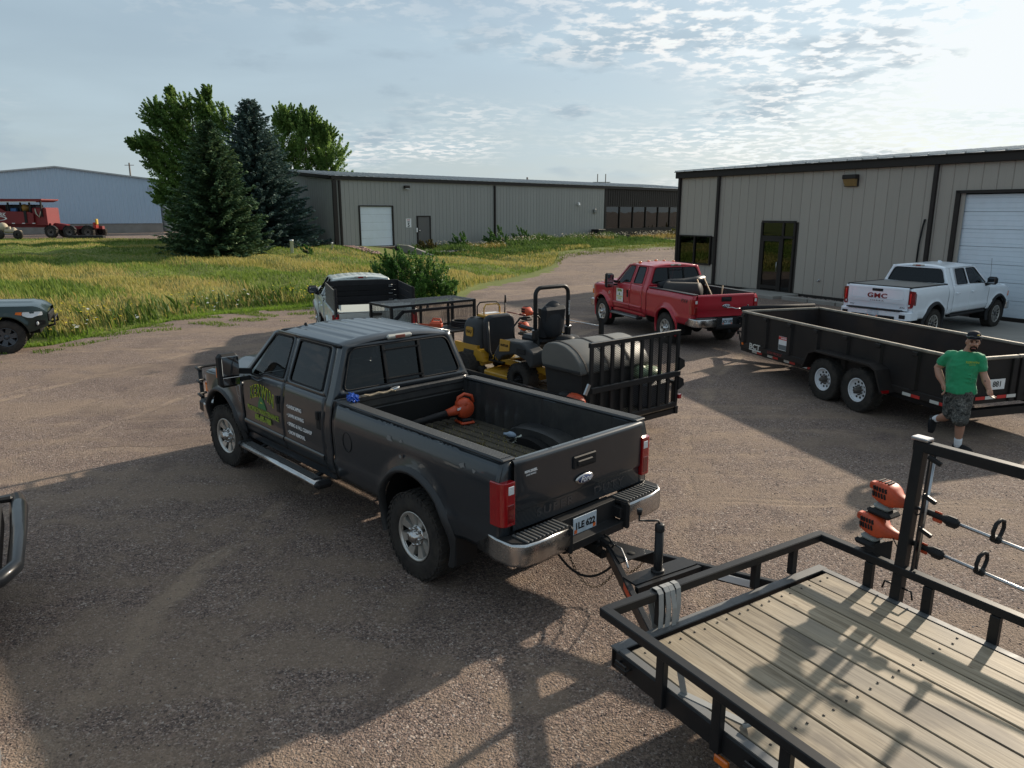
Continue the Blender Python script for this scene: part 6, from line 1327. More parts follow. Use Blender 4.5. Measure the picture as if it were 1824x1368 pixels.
# ratchet strap hanging on the front rail and another on the left rail
sp = MB()
for k, (v, ln, w, o) in enumerate(((.66, .30, .0, .0), (.60, .40, .02, .01), (.555, .36, .0, .02), (.50, .42, .03, .0))):
    pts = [(UF-.055-o, v+w, ZRAIL-ln*.9), (UF-.055-o, v, ZRAIL-.1), (UF-.045, v, ZRAIL+.02), (UF-.02, v, ZRAIL+.045), (UF+.02, v, ZRAIL+.045), (UF+.045, v, ZRAIL+.02), (UF+.055+o, v, ZRAIL-.1), (UF+.05, v-.02, ZRAIL-ln*.6), (UF+.01, v-.02, ZRAIL-ln), (UF-.04, v+w, ZRAIL-ln*.98), (UF-.055-o, v+w, ZRAIL-ln*.9)]
    n0 = len(sp.v)
    for (a, b) in zip(pts[:-1], pts[1:]): sp.bar(a, b, .042, .004, up=(b[0]-a[0]+.001, 0, 0) if abs(b[2]-a[2]) > abs(b[0]-a[0]) else (0, 0, 1))
so = sp.build('tie_down_strap', STRAP); place(so, UO, UY); tag(so, 'grey tie-down strap looped over the front trailer rail', 'strap')
sp = MB(); sp.box((-.78, .98, ZD+.012), (.42, .045, .004), (0, 0, .28)); sp.bar((-.60, 1.03, ZD+.014), (-.62, 1.11, ZRAIL+.02), .045, .004); sp.tube([(-.97, .93, ZD+.02), (-1.0, .90, ZD+.05), (-1.03, .93, ZD+.05), (-1.0, .98, ZD+.03)], .012, 6)
tag(place(sp.build('tie_down_strap', STRAP), UO, UY), 'loose grey strap lying on the deck beside the left rail', 'strap')

# ---------------------------------------------------------------- black dump trailer behind the red pickup
DO = (6.895, 13.72, 0); DY = 1.864; HL = 2.847; DW = 1.0; ZT_ = 1.25
DMP = mat('scuffed black dump paint', (.016, .0155, .016), .48, var=.25, vscale=3, dirt=((.07, .05, .04), .30, 1.6, 2.4), bump=.05, bscale=30)
DIN = mat('rusty dump floor', (.026, .024, .025), .55, var=.4, vscale=2, dirt=((.10, .06, .04), .40, 1.2, 2.8), bump=.1, bscale=30)
WORN = mat('worn top edge', (.33, .30, .25), .45, .5, var=.3, vscale=7, dirt=((.06, .05, .045), .6, 4, 2))
dt = thing('dump_trailer', 'black tandem-axle dump trailer with white wheels hitched to the red pickup', 'trailer', DO, DY)
for s in (1, -1):
    b = MB(); b.box((0, s*DW, (ZT_+.58)/2), (2*HL, .03, ZT_-.58)); sd_ = b.build('side_panel', DMP, dt)
    MB().box((0, s*DW, ZT_+.005), (2*HL+.06, .07, .05), ch=.012).build('top_rail', WORN, sd_)
    for k in range(8):
        u = HL-.10-k*(2*HL-.2)/7; o = MB(); o.prism([(u-.07, s*(DW+.014)), (u-.05, s*(DW+.06)), (u+.05, s*(DW+.06)), (u+.07, s*(DW+.014))], .60, ZT_-.02, 'xy'); o.build('side_stake', DMP, sd_)
        MB().box((u, s*(DW+.075), ZT_-.06), (.11, .03, .06), ch=.004).build('stake_pocket', BSTEEL, sd_)
    MB().box((0, s*DW, .53), (2*HL, .08, .12), ch=.01).build('bottom_rail', DMP, sd_)
b = MB(); b.box((HL, 0, (ZT_+.58)/2), (.03, 2*DW, ZT_-.58)); fp = b.build('front_panel', DMP, dt); MB().box((HL, 0, ZT_+.006), (.07, 2*DW-.07, .05), ch=.012).build('top_rail', WORN, fp)
for s in (1, -1):
    b = MB(); b.box((-HL, s*DW/2, (ZT_+.56)/2), (.035, DW-.01, ZT_-.56)); gp = b.build('rear_gate', DMP, dt); MB().box((-HL, s*DW/2, ZT_+.006), (.07, DW-.01, .05), ch=.012).build('top_rail', WORN, gp)
    MB().box((-HL-.03, s*.08, .9), (.05, .10, ZT_-.58), ch=.008).build('gate_post', DMP, gp); MB().box((-HL-.03, s*(DW-.05), .9), (.05, .10, ZT_-.58), ch=.008).build('gate_post', DMP, gp)
MB().box((0, 0, .60), (2*HL-.02, 2*DW-.02, .03)).build('bed_floor', DIN, dt)
iw_ = MB()
for s in (1, -1): iw_.add([(-HL+.02, s*(DW-.017), .61), (HL-.02, s*(DW-.017), .61), (HL-.02, s*(DW-.017), ZT_-.02), (-HL+.02, s*(DW-.017), ZT_-.02)], [(0, 1, 2, 3)]); 
iw_.add([(HL-.017, -DW+.02, .61), (HL-.017, DW-.02, .61), (HL-.017, DW-.02, ZT_-.02), (HL-.017, -DW+.02, ZT_-.02)], [(0, 1, 2, 3)]); tag(iw_.build('inner_lining', DIN, dt), kind='stuff')
c_ = MB()
for s in (1, -1): c_.box((.15, s*.90, .42), (2*HL-.1, .07, .11)); c_.bar((HL+.2, s*.80, .42), (HL+1.45, s*.05, .46), .07, .13)
for u in (2.2, 1.2, -2.2): c_.box((u, 0, .42), (.07, 1.75, .10))
c_.bar((HL+.15, .85, .42), (HL+.15, -.85, .42), .07, .12); c_.box((-HL+.05, 0, .40), (.12, 2.0, .12)); c_.build('chassis', BSTEEL, dt)
cp = MB(); cp.box((HL+1.52, 0, .50), (.24, .09, .10), ch=.02); cp.build('coupler', BSTEEL, dt)
jk = MB(); jk.tube([(HL+.95, 0, .22), (HL+.95, 0, 1.15)], .04, 12); jk.tube([(HL+.95, 0, 1.15), (HL+.95, 0, 1.19), (HL+.95, .25, 1.19)], .012, 6); jk.tube([(HL+.95, .25, 1.17), (HL+.95, .25, 1.27)], .02, 8); jk.build('jack', BSTEEL, dt)
pb = MB(); pb.box((HL+.45, 0, .66), (.55, .75, .42), ch=.02); pb.build('pump_box', DMP, dt)
tp = MB(); tp.tube([(HL+.14, -.95, ZT_+.05), (HL+.14, .95, ZT_+.05)], .05, 10); tpo = tp.build('tarp_roll', mat('black tarp mesh', (.02, .02, .022), .8, var=.3, vscale=20), dt)
hd = MB(); hd.tube([(HL+.16, .95, ZT_+.05), (HL+.18, 1.08, ZT_+.05), (HL+.30, 1.10, ZT_+.06), (HL+.31, 1.22, ZT_+.06)], .012, 6); hd.build('tarp_crank', STEEL, tpo)
DWH = tyre_small(.385, .235, .205, RIMWHT)
for u in (-.12, -.99):
    for s in (1, -1): put_wheel(DWH, dt, u, s*1.135, .382, spin=u)
    MB().tube([(u, -1.05, .38), (u, 1.05, .38)], .045, 8).build('axle', BSTEEL, dt)
for s in (1, -1):
    pr = [(.42, .50), (.28, .80), (.12, .86), (-1.23, .86), (-1.38, .80), (-1.55, .46), (-1.58, .46), (-1.41, .825), (-1.24, .89), (.13, .89), (.31, .825), (.45, .50)]
    MB().prism(pr, s*1.02, s*1.29, 'xz').build('mudguard', DMP, dt, fix=True); MB().box((-1.57, s*1.20, .48), (.03, .14, .05)).build('marker_lamp', REDLENS, dt)
RTAPE = mat('red reflective tape', (.55, .03, .025), .4); WTAPE = mat('white reflective tape', (.62, .62, .58), .4)
for s in (1, -1):
    for u in (2.35, 1.80, 1.25, .70, -1.95, -2.50):
        z = .42 if u > 0 else .50
        MB().box((u+.09, s*(.937 if z < .45 else 1.042), z), (.17, .004, .05)).build('white_tape', WTAPE, dt); MB().box((u-.09, s*(.937 if z < .45 else 1.042), z), (.17, .004, .05)).build('red_tape', RTAPE, dt)
for v in (-.72, -.30, .30, .72): MB().box((-HL-.064, v, .66), (.004, .18, .05)).build('red_tape', RTAPE, dt); MB().box((-HL-.064, v-.19, .66), (.004, .18, .05)).build('white_tape', WTAPE, dt)
sideL = [o for o in dt.children if o.name.startswith('side_panel')][0]
lb = MB().box((1.35, DW+.018, .78), (.36, .004, .28)).build('warning_label', WHITEP, sideL); MB().box((1.35, DW+.022, .885), (.36, .004, .06)).build('label_band', RTAPE, lb); MB().box((1.35, DW+.022, .70), (.34, .004, .10)).build('label_print', mat('label grey', (.12, .14, .15), .5), lb)
text('WARNING', .045, WHITEP, lb, bold=.001, ext=.0005, fn=lambda a, b, e: (1.35-a, DW+.026+e, .884+b))
text('BCT', .16, WTAPE, sideL, bold=.004, sx=1.3, ext=.001, fn=lambda a, b, e: (2.30-a, DW+.043+e, .555+b)); MB().box((2.28, DW+.043, .485), (.42, .004, .022)).build('underline', WTAPE, sideL)
text('LOW PROFILE', .075, mat('faded red print', (.30, .05, .05), .5), sideL, shear=.3, ext=.001, fn=lambda a, b, e: (1.62-a, DW+.043+e, .53+b))
MB().box((2.76, DW+.03, .86), (.05, .01, .13)).build('white_marker', WHITEP, sideL); MB().box((2.74, DW+.045, .56), (.05, .02, .05)).build('marker_lamp', AMBER, sideL)
pl_ = MB().box((-HL-.06, .42, .86), (.006, .30, .16)).build('licence_plate', WHITEP, dt); text('881', .12, DECALB, pl_, bold=.002, ext=.0005, fn=lambda a, b, e: (-HL-.065-e, .42-a, .86+b))
sg_ = MB(); sg_.tube([(-HL-.025, -.62, 1.02), (-HL-.025, -.60, 1.10), (-HL-.025, -.64, 1.12), (-HL-.025, -.66, 1.06)], .006, 5); sg_.tube([(-HL-.025, -.66, 1.10), (-HL-.025, -.70, 1.13), (-HL-.025, -.72, 1.04)], .006, 5); tag(sg_.build('chalk_scrawl', WTAPE, dt), kind='stuff')

# ---------------------------------------------------------------- mower trailer behind the grey pickup
MO = (1.825, 10.59, 0); MY = 2.2515; MZ = .40
mt = thing('mower_trailer', 'black landscaping trailer with mesh basket and raised mesh ramp gate', 'trailer', MO, MY)
f_ = MB(); ML = 6.2
for s in (1, -1): f_.box((ML/2, s*1.0, MZ-.05), (ML, .06, .12))
for i in range(13): f_.box((.05+i*.51, 0, MZ-.07), (.05, 2.0, .08))
f_.bar((ML, .95, MZ-.05), (ML+1.15, .04, MZ+.02), .06, .11); f_.bar((ML, -.95, MZ-.05), (ML+1.15, -.04, MZ+.02), .06, .11); f_.build('frame', BSTEEL, mt)
for i in range(11): o = MB().box((0, 0, 0), (ML-.05, .172, .035), ch=.003).build('plank', DECK, mt); o.location = (ML/2, -.90+i*.18, MZ+.005)
MB().box((ML+1.2, 0, MZ+.03), (.22, .08, .09), ch=.02).build('coupler', BSTEEL, mt)
for s in (1, -1):
    MB().bar((.05, s*1.02, MZ+.38), (ML-.9, s*1.02, MZ+.38), .05, .05).build('side_rail', BSTEEL, mt)
    for k in range(8): MB().box((.10+k*.74, s*1.02, MZ+.18), (.05, .05, .38)).build('rail_post', BSTEEL, mt)
for u in (2.6, 3.45):
    for s in (1, -1): put_wheel(UW, mt, u, s*1.18, .34)
for s in (1, -1): MB().prism([(2.10, .55), (2.25, .74), (3.80, .74), (3.95, .55), (3.92, .55), (3.78, .71), (2.27, .71), (2.13, .55)], s*1.06, s*1.31, 'xz').build('mudguard', BSTEEL, mt, fix=True)
def lattice(b, P0, ux, uz, w, h, dx=.075, dz=.04, t_=.008):
    """expanded metal: zigzag strands over a rectangle"""
    P0 = Vector(P0); ux = Vector(ux); uz = Vector(uz); n = ux.cross(uz).normalized()
    rows = int(h/dz); colsn = int(w/dx)
    for r in range(rows):
        for c in range(colsn):
            x0 = c*dx; z0 = r*dz
            for (a, b2) in (((0, 0), (dx/2, dz)), ((dx/2, dz), (dx, 0))):
                p = P0+ux*(x0+a[0])+uz*(z0+a[1]); q = P0+ux*(x0+b2[0])+uz*(z0+b2[1]); s_ = uz*t_*.5
                b.add([p-s_, p+s_, q+s_, q-s_], [(0, 1, 2, 3)])
    return b
# ramp gate
gz0, gz1 = .44, 1.63; GH = gz1-gz0
for z, nm in ((gz1-.03, 'gate_top_rail'), (gz0+.02, 'gate_bottom_rail')): MB().box((0, 0, z), (.06, 1.94, .07), ch=.006).build(nm, BSTEEL, mt)
MB().box((-.045, 0, gz0+.52), (.045, 1.94, .085), ch=.006).build('gate_cross_rail', BSTEEL, mt)
for i in range(10):
    v = .94-i*1.88/9; MB().box((-.012, v, (gz0+gz1)/2), (.035, .062, GH-.1), ch=.004).build('gate_slat', BSTEEL, mt)
lt = lattice(MB(), (.02, -.95, gz0+.05), (0, 1, 0), (0, 0, 1), 1.9, GH-.1, .055, .032, .015); tag(lt.build('gate_mesh', BSTEEL, mt), kind='stuff')
for z in (gz0+.35, gz0+.65): 
    lg = MB(); lg.prism([(-.95, z-.10), (-1.09, z-.04), (-1.07, z+.06), (-.95, z+.12)], -.05, .0, 'yz'); lg.build('gate_leg', BSTEEL, mt)
MB().box((-.03, 1.03, gz0+.55), (.03, .05, .16), (.5, 0, 0)).build('gate_latch', STEEL, mt); MB().box((-.04, -1.0, gz0+.14), (.03, .06, .07)).build('marker_lamp', REDLENS, mt)
# mesh basket at the front
BU0, BU1, BZ0, BZ1, BHW = 5.38, 6.20, MZ+.02, 1.62, .99
fb = MB()
for u in (BU0, BU1):
    for v in (-BHW, BHW): fb.box((u, v, (BZ0+BZ1)/2), (.05, .05, BZ1-BZ0))
    for z in (BZ0+.6, BZ1-.02): fb.box((u, 0, z), (.05, 2*BHW, .045))
for v in (-BHW, BHW):
    for z in (BZ0+.6, BZ1-.02): fb.box(((BU0+BU1)/2, v, z), (BU1-BU0, .045, .045))
for v in (-.33, .33): fb.box((BU0, v, (BZ0+BZ1)/2), (.04, .04, BZ1-BZ0))
fb.build('basket_frame', BSTEEL, mt)
bm_ = MB(); lattice(bm_, (BU0, -BHW, BZ1), (0, 1, 0), (1, 0, 0), 2*BHW, BU1-BU0, .06, .03, .016); lattice(bm_, (BU0, -BHW, BZ0+.6), (0, 1, 0), (0, 0, 1), 2*BHW, BZ1-BZ0-.62, .055, .03, .011)
lattice(bm_, (BU1, -BHW, BZ0+.6), (0, 1, 0), (0, 0, 1), 2*BHW, BZ1-BZ0-.62, .055, .03, .011)
for v in (-BHW, BHW): lattice(bm_, (BU0, v, BZ0+.6), (1, 0, 0), (0, 0, 1), BU1-BU0, BZ1-BZ0-.62, .055, .03, .011)
tag(bm_.build('basket_mesh', BSTEEL, mt), kind='stuff')
ld = MB(); ld.bar((BU0-.06, -.9, BZ1-.12), (BU0-.06, .75, BZ1-.12), .05, .05); ld.bar((BU0-.03, .75, BZ1-.12), (BU0-.02, .95, BZ1-.30), .05, .06); ld.bar((BU0-.03, .2, BZ1-.12), (BU0, .15, BZ1-.02), .03, .05); ld.build('basket_lid_bar', BSTEEL, mt)
mtl = lambda u, v, z: (MO[0]+math.cos(MY)*u-math.sin(MY)*v, MO[1]+math.sin(MY)*u+math.cos(MY)*v, z)
bw_ = MB(); bw_.box((0, 0, .08), (.26, .15, .14), ch=.04); bw_.tube([(-.12, 0, .12), (-.09, 0, .20), (.06, 0, .20), (.10, 0, .14)], .016, 8); bw_.box((.22, .03, .06), (.30, .012, .06)); o = bw_.build('chainsaw_body', ORANGE); place(o, mtl(4.95, .25, 1.16), MY+.5); tag(o, 'orange power tool lying by the mesh basket', 'power tool')
MB().box((4.95, 0, 1.13), (.75, 1.7, .03)).build('basket_shelf', BSTEEL, mt)
hs = MB()
for k in range(3): hs.tube([(.30*math.cos(a)*(1-.1*k), .16*math.sin(a), .03+.035*k) for a in [2*math.pi*i/20 for i in range(20)]], .02, 6, closed=True)
tag(place(hs.build('hose_coil', BLACK), mtl(4.95, -.35, 1.15), MY), 'coil of black hose beside the mesh basket', 'hose')
# rear storage bin with domed lid
bn = thing('storage_bin', 'large dark rolling bin with a domed grey lid at the ramp gate', 'bin', mtl(.78, .05, MZ+.022), MY)
BINM = mat('dark bin plastic', (.028, .029, .031), .6, var=.15, bump=.05, dirt=((.08, .07, .06), .3, 3, 2)); LIDM = mat('grey lid plastic', (.105, .105, .098), .45, var=.1, dirt=((.2, .18, .15), .35, 2.5, 2), bump=.03)
b = MB(); b.grid(lambda z, k: ((lambda q: (q[0]*(.86+.14*z), q[1]*(.92+.08*z), .72*z))([(-.42, -.70), (.40, -.70), (.40, .70), (-.42, .70), (-.42, -.70)][int(k)])), [0, .5, 1], [0, 1, 2, 3, 4], smooth=False); b.box((0, 0, .02), (.7, 1.28, .04)); b.build('tub', BINM, bn, solid=.02, fix=True)
for v in (-.35, 0, .35): MB().box((-.40, v, .36), (.02, .03, .6)).build('tub_rib', BINM, bn)
prof = [(.42, .70), (.44, .86), (.40, .98), (.30, 1.06), (.12, 1.08), (-.08, 1.05), (-.26, .96), (-.40, .82), (-.47, .66)]
lidp = rpoly(prof, .05, 2)
l_ = MB(); n = len(lidp); l_.add([(a, .74, z) for a, z in lidp]+[(a, -.74, z) for a, z in lidp], [(i, i+1, n+i+1, n+i) for i in range(n-1)], True); l_.add([(a, .74, z) for a, z in lidp], [tuple(range(n))]); l_.add([(a, -.74, z) for a, z in lidp], [tuple(range(n))[::-1]]); lo = l_.build('lid', LIDM, bn, fix=True, bevel=.015)
for v in (.62, .16, -.30):
    g_ = MB(); up_ = [p for p in lidp[6:]]; 
    for a, b2 in zip(up_[:-1], up_[1:]): g_.bar((a[0], v, a[1]+.004), (b2[0], v, b2[1]+.004), .035, .014)
    g_.build('lid_groove', BINM, lo)
MB().box((-.02, .752, .70), (.80, .02, .045), ch=.006).build('lid_seam', BINM, lo)
# ---------------------------------------------------------------- mowers
YEL = mat('yellow mower paint', (.52, .27, .012), .4, var=.08, coat=.4, dirt=((.16, .10, .03), .35, 4, 2.2)); MBLK = mat('mower black plastic', (.030, .033, .038), .45, var=.15, dirt=((.10, .09, .07), .3, 4, 2)); VINYL = mat('black vinyl', (.022, .024, .028), .36, var=.1, bump=.02)
MWB = wheel_meshes(.28, .24, .13, 'mod', BLACK, 'm', BLACK, 26); MWS = wheel_meshes(.16, .13, .08, 'mod', BLACK, 'm', BLACK, 18)
m1 = thing('riding_mower', 'yellow and black ride-on mower with tall roll bar and seat', 'mower', mtl(2.02, -.02, MZ+.022), MY)
fr1 = MB()
for s in (1, -1): fr1.box((.35, s*.34, .46), (1.75, .07, .10), ch=.01); fr1.bar((1.05, s*.34, .44), (1.22, s*.46, .34), .06, .08)
fr1.box((.75, 0, .52), (.50, .66, .025)); fr1.box((1.12, 0, .44), (.08, .95, .09)); fr1.box((-.42, 0, .46), (.10, .75, .12)); fr1.build('frame', YEL, m1)
for s in (1, -1):
    put_wheel(MWB, m1, 0, s*.50, .28); put_wheel(MWS, m1, 1.22, s*.47, .16); MB().tube([(1.22, s*.47, .16), (1.18, s*.40, .40)], .03, 8).build('caster_fork', YEL, m1)
    pod = MB(); pod.prism(rpoly([(-.42, .58), (-.38, .80), (-.10, .92), (.42, .90), (.62, .62), (.50, .52), (.34, .64), (.05, .70), (-.22, .64), (-.34, .52)], .04, 3), s*.36, s*.64, 'xz'); po = pod.build('fender_pod', MBLK, m1, bevel=.03, fix=True)
    MB().prism([(.18, .74), (.44, .70), (.42, .91), (.16, .92)], s*.642, s*.652, 'xz').build('side_panel', YEL, po)
    MB().box((-.12, s*.645, .78), (.22, .02, .10), ch=.01).build('vent', BLACK, po)
    text('HUSTLER', .05, DECALB, po, bold=.002, ext=.0005, fn=(lambda a, b, e: (.30-a, .655+e, .82+b)) if s > 0 else (lambda a, b, e: (.30+a, -.655-e, .82+b)))
    lv = MB(); lv.tube([(.38, s*.34, .80), (.46, s*.36, 1.05), (.44, s*.20, 1.22), (.36, s*.05, 1.24)], .018, 8); lv.build('steering_lever', BLACK, m1)
dk = MB(); dk.prism(rpoly([(.25, -.62), (.95, -.62), (1.05, -.3), (1.05, .3), (.95, .62), (.25, .62)], .08, 3), .12, .30, 'xy'); dk.build('cutting_deck', YEL, m1, bevel=.02, fix=True)
sb = MB(); sb.box((.12, 0, .90), (.50, .52, .14), ch=.05); sb.box((-.14, 0, 1.20), (.14, .52, .58), (0, -.18, 0), ch=.06); sb.sphere((-.16, 0, 1.24), (.085, .26, .32), 16, 10); so = sb.build('seat', VINYL, m1)
for s in (1, -1): MB().box((.12, s*.30, 1.10), (.40, .07, .06), (0, -.06, 0), ch=.025).build('armrest', VINYL, so)
en = MB(); en.box((-.48, 0, .70), (.42, .55, .38), ch=.08); en.lathe([(.16, .0), (.16, .10), (.1, .14), (0, .14)], 16, 'z', (-.48, 0, .88)); en.build('engine', BLACK, m1)
rp = MB(); rp.tube([(-.14, .36, .55), (-.14, .36, 1.62)]+[(-.14, .36-.12+.12*math.cos(a), 1.66+.12*math.sin(a)) for a in [math.pi/2*k/5 for k in range(6)]]+[(-.14, -.24+.12*math.cos(a), 1.66+.12*math.sin(a)) for a in [math.pi/2+math.pi/2*k/5 for k in range(6)]]+[(-.14, -.36, 1.62), (-.14, -.36, .55)], .034, 10); ro = rp.build('roll_bar', BSTEEL, m1)
for s in (1, -1):
    MB().box((-.14, s*.36, 1.02), (.09, .08, .16), ch=.01).build('roll_bar_hinge', BSTEEL, ro); MB().tube([(-.14, s*.43, 1.10), (-.14, s*.30, 1.10)], .014, 6).build('hinge_pin', STEEL, ro); MB().box((-.18, s*.34, .75), (.05, .09, .5), (0, .25, 0)).build('roll_bar_brace', BSTEEL, ro)
text('WARNING', .05, WHITEP, ro, ext=.0005, fn=lambda a, b, e: (-.176-e, -.36+b, 1.42+a))
gb = MB(); gb.box((.52, -.42, .84), (.30, .20, .14), ch=.06); gb.build('fuel_tank', mat('grey blue tank', (.20, .24, .28), .3, coat=.4), m1)
m2 = thing('stand_on_mower', 'yellow and black stand-on mower with thigh pad nearer the mesh basket', 'mower', mtl(3.40, .10, MZ+.022), MY)
f2 = MB(); f2.box((.45, 0, .42), (1.5, .62, .08)); f2.box((.25, .34, .55), (.7, .06, .22)); f2.box((.25, -.34, .55), (.7, .06, .22)); f2.prism([(-.32, .40), (.0, .40), (-.05, .62), (-.25, .58)], -.40, .40, 'xz'); f2.build('frame', YEL, m2)
dk = MB(); dk.prism(rpoly([(.55, -.64), (1.25, -.64), (1.35, -.3), (1.35, .3), (1.25, .64), (.55, .64)], .08, 3), .12, .30, 'xy'); dk.build('cutting_deck', YEL, m2, bevel=.02, fix=True)
for s in (1, -1): put_wheel(MWB, m2, .12, s*.46, .26); put_wheel(MWS, m2, 1.35, s*.42, .16); MB().tube([(1.35, s*.42, .16), (1.28, s*.36, .40)], .03, 8).build('caster_fork', YEL, m2)
bd = MB(); TK = rrect(-.22, .36, -.36, .36, .14, 4); nk = len(TK)
rows_ = [(.50, 1.04), (.70, 1.0), (.90, .95), (1.02, .88), (1.09, .76), (1.12, .55)]
V = []
for z, k in rows_: V += [((a*k)+.08+(z-.5)*.04, b*k, z) for a, b in TK]
bd.add(V, [(i*nk+k, i*nk+(k+1) % nk, (i+1)*nk+(k+1) % nk, (i+1)*nk+k) for i in range(len(rows_)-1) for k in range(nk)]+[tuple(range((len(rows_)-1)*nk, len(rows_)*nk))], True); bo = bd.build('tank_cover', MBLK, m2, fix=True)
lg = MB(); lg.prism(rrect(.05, .25, .80, .97, .035, 3), .350, .366, 'xz'); lg.build('badge', YEL, bo); text('H-U', .085, DECALB, bo, bold=.004, ext=.001, fn=lambda a, b, e: (.15-a, .368+e, .885+b))
for s in (1, -1): MB().lathe([(0, .03), (.05, .03), (.055, 0)], 14, 'z', (.26, s*.20, 1.09)).build('filler_cap', BLACK, bo)
pd = MB(); pv = rrect(-.31, .31, .52, 1.20, .14, 5); fr_p = [(-.36+.18*(z-.5)*.35, y, z) for y, z in pv]; md_p = [(-.24+.10*(z-.5)*.35, y*1.04, .86+(z-.86)*1.03) for y, z in pv]; bk_p = [(-.18+.10*(z-.5)*.35, y*.96, .86+(z-.86)*.97) for y, z in pv]
pd.ring(fr_p, md_p); pd.ring(md_p, bk_p); pd.add(fr_p, [tuple(range(len(pv)))]); pd.add(bk_p, [tuple(range(len(pv)))[::-1]]); pd.build('thigh_pad', VINYL, m2, fix=True, bevel=.03)
tr_ = MB(); tr_.box((.02, -.05, 1.165), (.26, .50, .05), ch=.015); tr_.box((-.06, -.05, 1.10), (.08, .44, .14), ch=.01); tr_.build('control_tray', YEL, m2); MB().box((.05, -.05, 1.195), (.16, .30, .012)).build('tray_label', WHITEP, m2)
for u, v0, v1, h_ in ((.12, .20, -.30, .22), (.0, .14, -.22, .19)):
    hb = MB(); hb.tube([(u, v0, 1.17), (u, v0, 1.17+h_*.7), (u, v0*.75-.01, 1.17+h_), (u, v1*.75, 1.17+h_), (u, v1, 1.17+h_*.7), (u, v1, 1.17)], .013, 8); hb.build('hand_bar', YEL if u < .1 else BLACK, m2)
lv = MB(); lv.tube([(.04, -.36, 1.10), (.02, -.36, 1.36)], .012, 6); lv.tube([(.02, -.36, 1.36), (.01, -.36, 1.50)], .018, 6); lv.build('control_lever', BLACK, m2)
lv = MB(); lv.tube([(-.05, -.34, 1.20), (-.22, -.50, 1.16)], .010, 6); lv.tube([(-.22, -.50, 1.16), (-.30, -.58, 1.14)], .018, 6); lv.build('red_lever', mat('maroon grip', (.16, .02, .015), .5), m2)
gr_ = MB(); gr_.tube([(-.32, .30, 1.10), (-.42, .36, .90), (-.44, .36, .62), (-.52, .36, .50)], .022, 8); gr_.build('side_bar', BSTEEL, m2)
pf = MB(); pf.box((-.55, 0, .44), (.40, .62, .03)); po = pf.build('platform', BSTEEL, m2)
for k in range(3): hb = MB(); hb.tube([(-.62+k*.14, .28, .45), (-.62+k*.14, .28, .53), (-.62+k*.14, -.2, .53), (-.62+k*.14, -.2, .45)], .016, 6); hb.build('foot_bar', BSTEEL, po)
# trimmers on the right side of the mower trailer
for u in (3.35, 1.75):
    p_ = MB().box((u, -1.06, MZ+.62), (.07, .07, 1.2), ch=.006).build('rack_post', BSTEEL, mt)
trimmer('orange string trimmer in the upper slot behind the roll bar', mtl(3.75, -1.08, 1.50), MY, -.02, 'trimmers on the mower trailer', 2.1); trimmer('orange string trimmer in the lower slot behind the roll bar', mtl(3.85, -1.08, 1.20), MY, -.02, 'trimmers on the mower trailer', 2.1)
# backpack blower and bags by the gate
bp_ = thing('backpack_blower', 'orange and black backpack blower beside the ramp gate', 'leaf blower', mtl(.42, .86, MZ+.03), MY+.3)
b = MB(); b.sphere((0, 0, .26), (.20, .17, .14), 16, 10); b.build('cover', ORANGE, bp_); b = MB(); b.box((0, .02, .10), (.34, .26, .18), ch=.05); b.sphere((.12, 0, .34), (.13, .13, .07), 10, 6); b.build('frame', BLACK, bp_)
b = MB(); b.tube([(-.05, .12, .15), (-.22, .16, .12), (-.40, .12, .10)], .05, 10); b.build('tube', BLACK, bp_)
tt = MB(); tt.box((0, 0, .22), (.42, .55, .42), ch=.05); o = tt.build('grey_tote', mat('grey tote', (.10, .10, .11), .6)); place(o, mtl(.30, -.62, MZ+.024), MY); tag(o, 'grey tote behind the ramp mesh', 'tote')
gb = MB(); gb.sphere((0, 0, .13), (.22, .26, .12), 14, 8); gb.sphere((.05, .12, .20), (.12, .12, .08), 10, 6); o = gb.build('refuse_bag', mat('green white bag', (.30, .38, .22), .35, var=.7, vscale=9), None); place(o, mtl(.30, -.60, MZ+.42), MY); tag(o, 'crumpled green and white bag on the tote behind the ramp', 'bag')

# ================================================================ cargo in the pickups
def truck_pt(cfg, x, y, z):
    a = cfg['yaw']; l = cfg['loc']; return (l[0]+math.cos(a)*x-math.sin(a)*y, l[1]+math.sin(a)*x+math.cos(a)*y, z)
hb = thing('leaf_blower', 'orange handheld leaf blower lying in the grey pickup bed', 'leaf blower', truck_pt(grey_cfg, -1.03, -.58, .972), grey_cfg['yaw'])
hb.rotation_euler = (0, 0, grey_cfg['yaw']+1.37); hb.scale = (.80, .80, .80)
b = MB(); b.lathe([(0, -.10), (.11, -.09), (.145, -.03), (.145, .04), (.11, .09), (0, .10)], 20, 'y', (0, 0, .22)); b.sphere((.02, 0, .30), (.13, .10, .09), 12, 8); b.tube([(.10, 0, .22), (.22, 0, .20), (.30, 0, .19)], [.085, .06, .05], 12); b.build('housing', ORANGE, hb)
b = MB(); b.tube([(.12, 0, .30), (.10, 0, .40), (.0, 0, .44), (-.12, 0, .40), (-.15, 0, .30)], .024, 8); b.build('handle', ORANGE, hb)
b = MB(); b.tube([(.28, 0, .19), (.50, 0, .16), (.70, 0, .13), (.95, 0, .10)], [.05, .048, .045, .042], 14); b.build('nozzle_tube', BLACK, hb)
b = MB(); b.lathe([(0, -.13), (.08, -.13), (.10, -.10), (.10, -.08)], 16, 'y', (0, 0, .20)); b.box((.0, 0, .06), (.16, .22, .06), ch=.02); b.build('fan_cover', BLACK, hb); MB().box((0, 0, .025), (.22, .26, .04), ch=.015).build('foot', ORANGE, hb); MB().box((.12, .085, .25), (.08, .01, .03), (0, .2, 0)).build('label', WHITEP, hb)
rg = np.random.default_rng(31)
